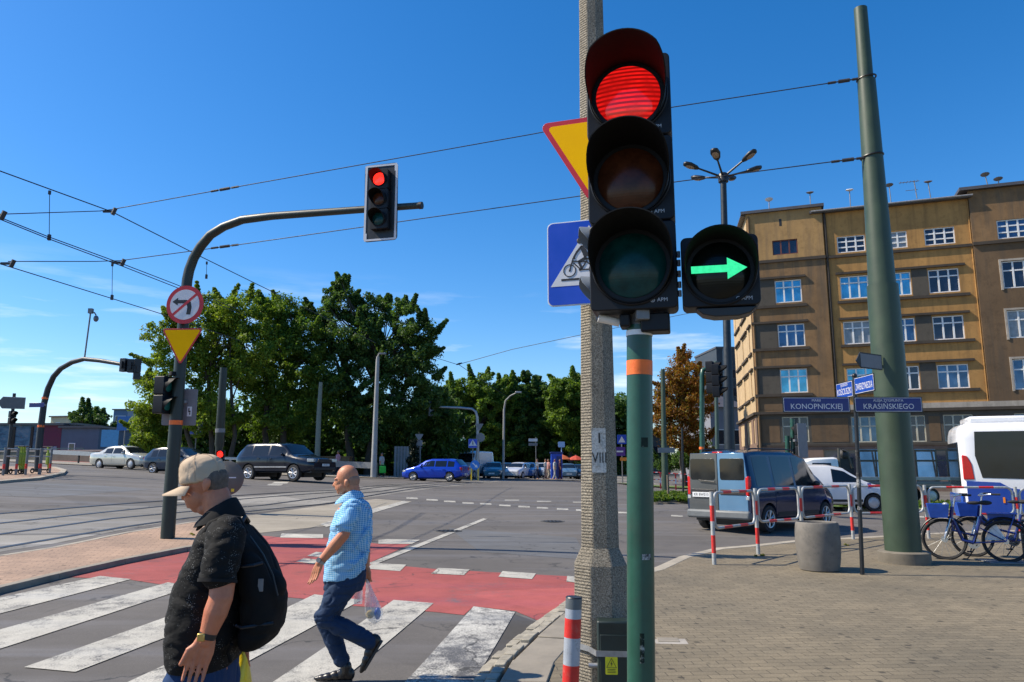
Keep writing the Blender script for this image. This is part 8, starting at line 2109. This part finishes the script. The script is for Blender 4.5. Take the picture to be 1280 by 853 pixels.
# low red-white barriers on the far refuge with scooters
for i, (u0, u1, y0, y1, lab) in enumerate(((4, 20, 30.2, 31, 'low barrier with red reflectors at the left edge of the far refuge'), (32, 49, 31.2, 32, 'low barrier with red reflectors beside the far left mast'), (50, 62, 32, 33.2, 'low barrier with red reflectors right of the far left mast'))):
    p, q = gpy(u0, y0, PAVE), gpy(u1, y1, PAVE); d = q-p; t = thing('barrier', lab, 'barrier', p, math.atan2(d.y, d.x), 'low barriers on the far refuge'); L_ = math.hypot(d.x, d.y)
    for x in (0, L_):
        b = MB(); 
        for k, (a, c_) in enumerate(((0, .25), (.25, .45), (.45, 1.1))): b.tube([(x, 0, a), (x, 0, c_)], 0.05, 8, mi=k % 2)
        b.build('post', [grey_metal, red_paint], t)
    for z in (1.05, 0.75): b = MB(); b.cyl((0, 0, z), (L_, 0, z), 0.025, seg=8); b.build('rail', pipe_m, t)
lime = M('lime_green_paint', (0.26, 0.36, 0.035), 0.5)
def scooter(label, p, rz):
    t = thing('kick_scooter', label, 'scooter', p, rz, 'lime green scooters parked on the far refuge')
    for x in (0.45, -0.45):
        b = MB(); b.tube([(x+.09*math.cos(R(24*k)), 0, .11+.09*math.sin(R(24*k))) for k in range(15)], .025, 6, closed=True); b.build('wheel', rubber, t)
    b = MB(); b.box((-0.05, 0, .15), (.75, .15, .06)); b.build('deck', black_paint, t, bevel=.01)
    b = MB(); b.tube([(.45, 0, .12), (.40, 0, .35), (.30, 0, 1.12)], .045, 8); b.build('stem', lime, t)
    b = MB(); b.tube([(.30, -.24, 1.14), (.30, .24, 1.14)], .022, 8); b.build('handlebar', black_paint, t)
    b = MB(); b.box((.35, 0, .62), (.12, .14, .5)); b.build('battery_cover', lime, t, bevel=.03)
for i, (u, y) in enumerate(((13, 31.4), (17.5, 31.5), (22, 31.6))): scooter('lime green kick scooter in the row before the black post at the left edge', gpy(u, y, PAVE), R(75+8*i))
scooter('single lime green kick scooter leaning by the far left mast', gpy(50.5, 33, PAVE), R(80))
# bridge railing and parapet across the road
def rail_line(name, label, cat, u0, y0, u1, y1, hgt, mats, step=2.0, solid=0.0, group=None, top=0.05):
    p, q = gpy(u0, y0), gpy(u1, y1); d = q-p; L_ = math.hypot(d.x, d.y); t = thing(name, label, cat, p, math.atan2(d.y, d.x), group); n = max(2, int(L_/step)); dz = q.z-p.z
    for k in range(n+1):
        x = L_*k/n; b = MB(); b.box((x, 0.08, dz*k/n+hgt/2-.1), (0.1, 0.1, hgt+.2)); b.build('post', mats[0], t)
    for z, th in (((hgt-0.02, top), (hgt*0.6, 0.03), (hgt*.3, .03)) if not solid else ((hgt-solid/2, solid),)):
        b = MB(); b.add([(x, y, dz*f+z+s_*th/2) for f, x in ((0, 0), (1, L_)) for y in (-.03, .03) for s_ in (-1, 1)], [(0, 1, 3, 2), (4, 6, 7, 5), (0, 4, 5, 1), (2, 3, 7, 6), (0, 2, 6, 4), (1, 5, 7, 3)]); b.build('rail', mats[1], t)
    return t
rgreen = M('railing_green', (0.10, 0.20, 0.17), 0.5, 0, 0.15, 2)
rail_line('bridge_railing', 'green bridge railing along the far bridge road', 'railing', -30, 78, 101, 76, 1.3, (rgreen, rgreen), 1.5)
par = thing('parapet', 'weathered low stone parapet below the green bridge railing', 'wall', gpy(-40, 72), 0)
b = MB(); p, q = gpy(-40, 72), gpy(185, 66); d = q-p; L_ = d.length
b.box((L_/2, 0, 0.05), (L_, 0.4, 1.5)); b.build('wall', M('parapet_stone', (0.16, 0.15, 0.115), 0.9, 0, 0.3, 0.7), par); par.rotation_euler[2] = math.atan2(d.y, d.x)
b = MB(); b.box((L_/2, 0, 0.86), (L_+.1, 0.52, 0.13)); b.build('coping', M('coping', (0.30, 0.27, 0.24), 0.9), par)
rail_line('guard_rail', 'steel guard rail below the stone parapet', 'guard rail', 60, 60, 172, 56, 0.95, (car_trim, galv), 2.6, 0.32)
# guard rail in front of the trees
rail_line('guard_rail', 'grey steel guard rail in front of the tall trees', 'guard rail', 262, 57, 402, 55, 1.0, (car_trim, galv), 2.5, 0.18)
rail_line('guard_rail', 'dark steel guard rail ending at the grey lamp pole', 'guard rail', 402, 55, 470, 52.6, 1.05, (steel_green, grey_metal), 2.5, 0.42)
rail_line('barrier', 'pale tube railing left of the off-road car', 'barrier', 272, 50, 300, 49, 0.9, (galv, galv), 1.2)
bd_ = gpy(402, 60); t = thing('planter_box', 'low brown timber box behind the dark guard rail', 'box', bd_); b = MB(); b.box((0, 0, .5), (4.5, 1, 1.5)); b.build('boards', wood_brown, t, bevel=.02); b = MB(); b.box((0, 0, 1.3), (4.6, 1.1, .1)); b.build('rim', wood_brown, t)
# lamp and tram poles
bs_ = gpy(467, 52.5); t = pole_thing('lamp_pole', 'tall pale grey concrete lamp pole in front of the dark tree', 'street lamp', bs_, [at(472, 452, 52.5), at(472.4, 446, 52.5)], [0.21, 0.13, 0.11], lamp_grey)
b = MB(); b.tube([at(472.4, 446, 52.5), at(473.5, 443, 52.5), at(477, 442.5, 52.3)], 0.06, 6); b.build('arm', lamp_grey, t, world=t)
b = MB(); b.box(at(478, 442.5, 52.2), (0.5, 0.24, 0.12)); b.build('lamp_head', grey_metal, t, world=t, bevel=.03)
bs_ = gpy(396, 56); pole_thing('tram_mast', 'green-grey mast behind the roof of the off-road car', 'pole', bs_, [at(398.5, 520, 56), at(401, 478, 56)], [0.22, 0.18, 0.14], M('pole_sage', (0.15, 0.18, 0.15), 0.7))
yD = 21.0; bs_ = gpy(272.5, yD); tr_ = pole_thing('tram_mast', 'slim dark green mast behind the capped man, left of the off-road car', 'pole', bs_, [at(274, 560, yD), at(274.2, 556, yD), at(279.5, 460, yD)], [0.105, 0.10, 0.125, 0.095], dark_green)
b = MB(); b.tube([at(275.2, 541, yD), at(275.4, 536, yD)], 0.128, 10); b.build('pale_band', sign_back, tr_, world=tr_)
t = thing('tram_signal', 'small tram signal lit red on the slim green mast', 'traffic light', at(275, 573, yD-.16), R(6)); signal_head(t, Matrix.Identity(4), [red_lit_far, red_off], 0.22, 0.22, 0.085, 0.10, 0.12, 0.095, 14)
b = MB(); b.box((0, 0.10, -.1), (0.1, 0.08, 0.3)); b.build('bracket', grey_metal, t)
yD2 = 13.0; p = at(284.5, 598, yD2)
t = thing('round_sign', 'round grey back of a road sign with a yellow sticker behind the capped man', 'road sign', gpy(284, yD2, PAVE if False else 0.0))
rr2 = 21*yD2/F; zc = p.z-t.location.z
b = MB(); b.lathe([(rr2, -0.012), (rr2, 0.0), (rr2*.97, .006), (0.001, .006)], 36, Matrix.Translation((0, 0, zc)) @ Matrix.Rotation(R(90), 4, 'X')); b.lathe([(rr2, -0.012), (0.001, -0.012)], 36, Matrix.Translation((0, 0, zc)) @ Matrix.Rotation(R(90), 4, 'X'), cap=False); sgp = b.build('sign_plate', M('sign_back_olive', (0.115, 0.105, 0.09), 0.6, 0.1), t)
b = MB(); b.cyl((0, 0.05, -0.05), (0, 0.05, zc+rr2*.8), 0.035, seg=10); b.build('post', dark_green, t)
b = MB(); b.box((0.115, -0.010, zc-.20), (.05, .004, .05)); b.build('sticker', M('yellow_sticker', (0.75, 0.5, 0.02), 0.5), sgp); b = MB(); b.box((0.10, -0.010, zc+.01), (.12, .004, .018)); b.build('print', sign_white, sgp)
# signs at the far left road end
for i, (u, y, lab, k) in enumerate(((152, 66, 'tall post with an orange triangle over a blue plate at the tree foot', 'tri'), (151.5, 80, 'blue plate on a thin post before the red roofed house', 'sq'), (136, 85, 'light blue panel left of the red roofed house', 'panel'))):
    u = (182, 152, 134)[i]; bs_ = gpy(u, y)
    t = thing('road_sign', lab, 'road sign', bs_); zt = {'tri': 12.5, 'sq': 4.6, 'panel': 3.6}[k]
    b = MB(); b.tube([(0, 0, 0), (0.3 if k == 'tri' else 0, 0, zt)], 0.07, 6); b.build('post', lamp_grey if k == 'tri' else grey_metal, t)
    if k == 'tri':
        b = MB(); b.prism(rtri(1.5, .05, down=False), .04, Matrix.Translation((0, -.12, 4.3))); b.build('triangle', M('orange_sign', (0.8, .25, .02), .5), t); b = MB(); b.prism(rrect(1.3, 1.1, .05), .04, Matrix.Translation((0, -.12, 3.2))); b.build('blue_plate', sign_blue, t)
    elif k == 'sq': b = MB(); b.prism(rrect(1.7, 1.5, .05), .05, Matrix.Translation((0, -.12, 4.0))); b.build('plate', M('sign_light_blue', (0.03, .16, .42), .5), t)
    else: b = MB(); b.prism(rrect(1.9, 1.9, .05), .1, Matrix.Translation((0, -.12, 2.6))); b.build('panel', M('panel_cyan', (0.08, .33, .55), .5), t)
square_crossing_sign('crossing_sign', 'far blue pedestrian crossing sign under the tall trees behind the mast', at(245.5, 535, 57), 0.95, 0.95, 0)
crs = bpy.data.objects[[o.name for o in scene.objects if o.name.startswith('crossing_sign')][-1]]
b = MB(); b.cyl((0, 0.06, -3.0), (0, 0.06, .4), 0.05, seg=8); b.build('post', grey_metal, crs)
# ------------------------------------------------------------------ middle distance
bs_ = gpy(597.5, 61); fms = pole_thing('signal_mast', 'pale grey curved signal mast behind the blue hatchback', 'signal mast', bs_, [at(597, 545, 61), at(596.5, 522, 61), at(594.5, 515, 61), at(590, 511.5, 61), at(575, 510, 61), at(537, 508.5, 61)], [0.13, 0.12, 0.115, 0.11, 0.105, 0.095, 0.08], galv)
t = thing('traffic_signal', 'slim grey signal on the far mast arm above the blue hatchback', 'traffic light', at(539.5, 510.5, 60.8), R(30)); signal_head(t, Matrix.Identity(4), [dark_lens]*3, 0.3, 0.38, 0.11, 0.15, 0.2, 0.13, 10, hm=grey_plastic)
b = MB(); b.box((0, .16, 0), (.36, .03, 1.25)); b.build('backing_board', sign_back, t)
square_crossing_sign('crossing_sign', 'blue pedestrian crossing sign on a post beside the pale panel van', at(591, 554.5, 60), 0.70, 0.70, 0); crs = [o for o in scene.objects if o.name.startswith('crossing_sign')][-1]
crs = bpy.data.objects['crossing_sign.002']; b = MB(); b.cyl((0, 0.06, -2.6), (0, 0.06, .3), 0.045, seg=8); b.build('post', grey_metal, crs)
t = thing('keep_right_sign', 'round blue sign with a white diagonal arrow on yellow posts', 'road sign', gpy(593.5, 58))
zc = at(593.5, 581.5, 58).z-t.location.z
b = MB(); b.prism(circ(.36, 28, 0, zc), .03); f = b.build('sign_plate', M('keep_right_blue', (0.03, .20, .62), .4), t)
b = MB(); A = Matrix.Translation((0.02, -.004, zc-.02)) @ Matrix.Rotation(R(42), 4, 'Y'); b.prism([(-.26, .04), (.06, .04), (.06, .13), (.27, 0), (.06, -.13), (.06, -.04), (-.26, -.04)], .003, A); b.build('arrow_symbol', white_paint, f)
ypost = M('yellow_post', (0.6, .45, .03), .5)
for x in (-.25, .25): b = MB(); b.cyl((x, .05, 0), (x, .05, zc), .05, seg=8); b.build('post', ypost, t)
for u, v, k, y, lab in ((599, 533, 'tri', 60.4, 'grey triangular sign back on the pale signal mast'), (600.5, 547, 'disc', 60.4, 'grey round sign back on the pale signal mast'), (524, 546, 'tri', 58, 'grey triangular sign back under the dark tree'), (524, 554, 'sq', 58, 'grey square sign back under the dark tree')):
    t = thing('road_sign', lab, 'road sign', at(u, v, y)); b = MB(); k_ = y/F
    b.prism(rtri(11*k_, .04) if k == 'tri' else circ(5.6*k_, 20) if k == 'disc' else rrect(8*k_, 7*k_, .03), .03); b.build('sign_plate', sign_back, t); b = MB(); b.box((0, .08, 0), (.2, .12, .06)); b.build('bracket', grey_metal, t)
bs_ = gpy(524, 58.3); pole_thing('sign_post', 'dark post with grey sign backs under the dark tree', 'post', bs_, [at(524, 540, 58.3)], [.05, .045], black_paint)
bs_ = gpy(629, 66); t = pole_thing('lamp_pole', 'thin pale lamp pole with an arched arm over the parked cars', 'street lamp', bs_, [at(629.5, 560, 66), at(630, 512, 66), at(632, 501, 66), at(638, 495, 65.5), at(646, 491, 65)], [.11, .1, .085, .07, .06, .05], lamp_grey)
b = MB(); b.box(at(648, 490.5, 64.9), (.55, .26, .14)); b.build('lamp_head', galv, t, world=t, bevel=.03)
p = gpy(577.5, 72); t = thing('advertising_column', 'round advertising column with a green domed cap above the panel van', 'advertising column', p)
b = MB(); b.lathe([(.62, 0), (.62, 2.5), (.6, 2.6)], 20); b.build('column', M('poster_column', (0.35, .36, .33), .8, 0, .4, 2), t, smooth=60)
b = MB(); b.lathe([(.85, 2.6), (.85, 2.72), (.62, 3.0), (.5, 3.3), (.3, 3.55), (0, 3.7)], 20); b.build('cap', M('copper_green', (0.16, .36, .29), .6), t, smooth=60)
bs_ = gpy(580, 74); pole_thing('slim_post', 'thin pale pole rising behind the green domed column', 'post', bs_, [at(580, 524, 74)], [.09, .07], lamp_grey)
p = gpy(696, 68); t = thing('kiosk', 'narrow dark blue kiosk with a round white sign before the far trees', 'kiosk', p)
b = MB(); b.box((0, 0.4, 1.15), (1.0, .9, 2.3)); b.build('cabinet', sign_blue, t, bevel=.03); b = MB(); b.box((0, .4, 2.36), (1.15, 1.05, .14)); b.build('roof', street_blue, t, bevel=.02); b = MB(); b.box((0.2, -.07, 1.1), (.45, .04, 1.9)); b.build('door', street_blue, t)
b = MB(); b.cyl((.45, .2, 2.3), (.45, .2, 2.9), .04, seg=6); b.prism(rrect(.6, .5, .08), .05, Matrix.Translation((.45, .15, 3.1))); b.build('round_sign', M('pale_blue_sign', (0.35, .5, .75), .5), t)
par_m = M('parasol_red', (0.42, .05, .02), .7, 0, .2, 2); par_o = M('parasol_orange', (0.38, .09, .02), .7, 0, .2, 2)
for u, y, m_, lab in ((703.5, 84, par_o, 'orange parasol right of the blue kiosk'), (720, 84, par_m, 'red parasol nearest the concrete pole')):
    p = gpy(u, y); t = thing('parasol', lab, 'parasol', p, 0, 'parasols of the cafe behind the parked cars'); b = MB(); b.cyl((0, 0, 0), (0, 0, 2.6), .035, seg=6); b.build('pole', grey_metal, t)
    b = MB(); b.lathe([(0.95, 1.95), (1.0, 2.0), (.5, 2.3), (0.02, 2.5)], 8); b.build('canopy', m_, t, smooth=0)
p = gpy(670, 80); t = thing('info_board', 'white two-board sign on a post behind the standing people', 'sign', p)
b = MB(); b.cyl((0, 0, 0), (0, 0, 4.2), .05, seg=6); b.build('post', grey_metal, t)
for z in (3.9, 3.45): b = MB(); b.box((-.3, -.08, z), (.95, .06, .3)); b.build('plate', white_paint if z > 3.6 else sign_back, t)
p = gpy(778, 70); t = thing('crossing_sign_post', 'blue crossing sign over smaller plates seen between the two near poles', 'road sign', p)
b = MB(); b.cyl((0, 0, 0), (0, 0, 4.4), .06, seg=6); b.build('post', grey_metal, t)
b = MB(); b.prism(rrect(.85, .85, .05), .04, Matrix.Translation((0, -.12, 4.0))); f = b.build('blue_plate', sign_blue, t); b = MB(); b.prism([(-.32, 3.72), (.32, 3.72), (0, 4.3)], .004, Matrix.Translation((0, -.126, 0))); b.build('white_triangle', white_paint, f)
b = MB(); b.prism(rrect(1.0, .8, .05), .04, Matrix.Translation((-.2, -.12, 2.9))); b.build('red_blue_plate', M('plate_purple', (0.10, .03, .25), .5), t); b = MB(); b.box((-.2, -.13, 2.9), (.6, .02, .14)); b.build('white_bar', white_paint, t); b = MB(); b.box((.1, -.12, 2.2), (.6, .04, .3)); b.build('orange_plate', M('orange_sign', (0.8, .25, .02), .5), t)
# corrugated fence behind the guard rail
p = gpy(497, 61); t = thing('sheet_fence', 'grey corrugated sheet fence left of the dark evergreen', 'fence', p)
b = MB()
for k in range(9): b.box((-.2+.24*k, .02*(k % 2), 1.2), (.2, .06, 2.4))
b.build('sheets', M('sheet_grey', (0.22, .22, .23), .6, .2, .2, 1), t); b = MB(); b.box((.8, .09, 2.3), (2.2, .06, .1)); b.build('rail', grey_metal, t)
# distant red-white barriers on the verge to the right of the green pole
rw = M('far_barrier_white', (0.6, .6, .6), .5)
for i in range(6):
    p, q = gpy(816+9.5*i, 52), gpy(816+9.5*(i+1), 52); d = q-p; L_ = d.length*.93; t = thing('barrier', 'far red and white barrier in the row before the rusty tree', 'barrier', p, 0, 'far row of barriers before the rusty tree')
    for x in (0, L_):
        b = MB()
        for k in range(3): b.cyl((x, 0, .37*k), (x, 0, .37*(k+1)), .035, seg=6, mi=(k+1) % 2)
        b.build('post', [rw, red_paint], t)
    for z in (1.08, .6):
        b = MB()
        for k in range(3): b.cyl((L_*k/3, 0, z), (L_*(k+1)/3, 0, z), .03, seg=6, mi=k % 2)
        b.build('rail', [red_paint, rw], t)
# ------------------------------------------------------------------ overhead wires
wire_m = M('wire_dark', (0.02, 0.022, 0.028), 0.6, 0.2); insul = M('insulator', (0.03, 0.028, 0.028), 0.5)
def wire(label, pts, r=0.011, sag=0.0, name='overhead_wire', group='overhead tram wires', bits=(), name2='insulator'):
    a = pts[0]; t = thing(name, label, 'wire', a, 0, group)
    P_ = []
    for p, q in zip(pts[:-1], pts[1:]):
        for k in range(8): P_.append(p.lerp(q, k/8)-Vector((0, 0, 4*sag*(k/8)*(1-k/8))))
    P_.append(pts[-1]); b = MB(); b.tube(P_, r, 6); b.build('cable', wire_m, t, world=t)
    for p, ln in bits:
        i = min(range(len(P_)), key=lambda k: (P_[k]-p).length); j = min(i, len(P_)-2); d = (P_[j+1]-P_[j]).normalized(); b = MB()
        b.tube([p-d*ln, p-d*ln*.5], r*2.6, 8); b.tube([p-d*ln*.35, p+d*ln*.35], r*3.6, 8); b.tube([p+d*ln*.5, p+d*ln], r*2.6, 8); b.tube([p-d*ln, p+d*ln], r*1.3, 6); b.build(name2, insul, t, world=t)
    return t
def A3_(u, v, Y): return at(u, v, Y)
wire('upper catenary wire sloping down from the left edge to the tree tops', [A3_(-60, 190, 13.2), A3_(0, 214, 14), A3_(140, 265, 16.6), A3_(250, 320.5, 20), A3_(365, 377, 26), A3_(470, 429, 40)], 0.012, 0)
wire('upper one of the two close contact wires at left', [A3_(-60, 250, 12.6), A3_(0, 272, 13.6), A3_(60, 296, 14.6), A3_(153, 330, 16.4), A3_(218, 355, 18.5), A3_(300, 388, 23)], 0.010)
wire('lower one of the two close contact wires at left', [A3_(-60, 254, 12.6), A3_(3, 275.5, 13.6), A3_(60, 298.5, 14.6), A3_(153, 333, 16.4), A3_(218, 358.5, 18.5), A3_(300, 392, 23)], 0.010)
wire('lowest contact wire at left ending behind the no left turn sign', [A3_(-60, 308, 14.5), A3_(0, 330, 15.4), A3_(100, 361, 17.5), A3_(200, 392, 20.5), A3_(300, 426, 26)], 0.011)
wire('long span wire from the tall green mast across behind the red signal', [A3_(1083, 97, 12.88), A3_(842, 134, 14.2), A3_(665, 168, 15.4), A3_(281, 236.5, 16.6), A3_(140, 262, 16.6), A3_(125, 264, 16.4), A3_(0, 268, 14)], 0.010, 0, bits=((A3_(1055, 101.3, 12.98), .28), (A3_(281, 236.5, 16.6), .32)))
wire('lower span wire from the tall green mast across the sky', [A3_(1090, 196, 12.88), A3_(845, 227.5, 14.2), A3_(720, 246, 15.2), A3_(285, 308, 17.5), A3_(150, 326, 17.2), A3_(120, 327, 17), A3_(10, 327, 15.6)], 0.010, 0, bits=((A3_(1060, 200, 12.95), .28), (A3_(281, 308.3, 17.5), .32)))
for u, v0, v1, y, lab in ((61.5, 240, 297, 14.7, 'left hanger between the catenary and the contact wires'), (140, 330, 372, 17.4, 'hanger above the lowest contact wire'), (258, 328, 346, 20.3, 'short hanger at the bend of the signal mast')):
    t = thing('wire_hanger', lab, 'wire', A3_(u, v1, y), 0, 'overhead tram wires'); b = MB(); b.tube([A3_(u, v1, y), A3_(u+.5, v0, y)], .007, 5); b.build('cable', wire_m, t, world=t)
    b = MB(); b.box(A3_(u, v1, y), (.05, .05, .12)); b.box(A3_(u+.5, v0+1, y), (.04, .04, .08)); b.build('clamp', insul, t, world=t)
for u, v, y in ((141, 263.5, 16.5), (152, 327.5, 16.4), (2, 268, 13.6), (14, 328.5, 15.6)):
    t = thing('wire_clamp', 'dark wire clamp where a span wire meets a contact wire', 'wire clamp', A3_(u, v, y), 0, 'wire clamps on the tram wires')
    b = MB(); b.cyl((.0, 0, -.10), (.06, 0, .06), .045, seg=8); b.box((-.12, 0, -.02), (.2, .04, .05)); b.build('clamp', insul, t)
wire('thin distant wire crossing the sky right of the tall dark tree', [A3_(540, 446, 60), A3_(572, 456, 60), A3_(640, 437, 58), A3_(735, 417, 55)], 0.022, 0, bits=((A3_(574, 455, 60), .25),))
wire('thin distant wire dropping to the far trees', [A3_(572, 455, 60), A3_(600, 474, 75), A3_(640, 500, 100)], 0.022)
wire('thin wire behind the arrow signal', [A3_(735, 417, 55), A3_(860, 392, 52), A3_(930, 380, 50)], 0.018)
# ------------------------------------------------------------------ covers in the carriageway
iron = M('cast_iron', (0.035, 0.033, 0.03), 0.6, 0.5, 0.3, 30, 0.6, 90)
for u, v, lab in ((560, 664, 'round iron cover in the lane right of the white lane line'), (690, 652, 'small round iron cover beyond the cycle path, left of the concrete pole')):
    p = gp(u, v); t = thing('manhole_cover', lab, 'manhole cover', (p.x, p.y, T(p.x, p.y)+0.004))
    b = MB(); b.lathe([(0.33, -0.01), (0.33, 0.004), (0.29, 0.004), (0.285, 0.0), (0.0, 0.0)], 32); b.build('frame', M('cover_ring', (0.09, 0.085, 0.075), 0.8), t)
    b = MB(); b.lathe([(0.28, -0.01), (0.28, 0.006), (0.0, 0.006)], 32)
    for k in range(5):
        for j in range(5):
            if math.hypot(k-2, j-2) < 2.4: b.box(((k-2)*.1, (j-2)*.1, 0.008), (.05, .05, .005))
    b.build('lid', iron, t)
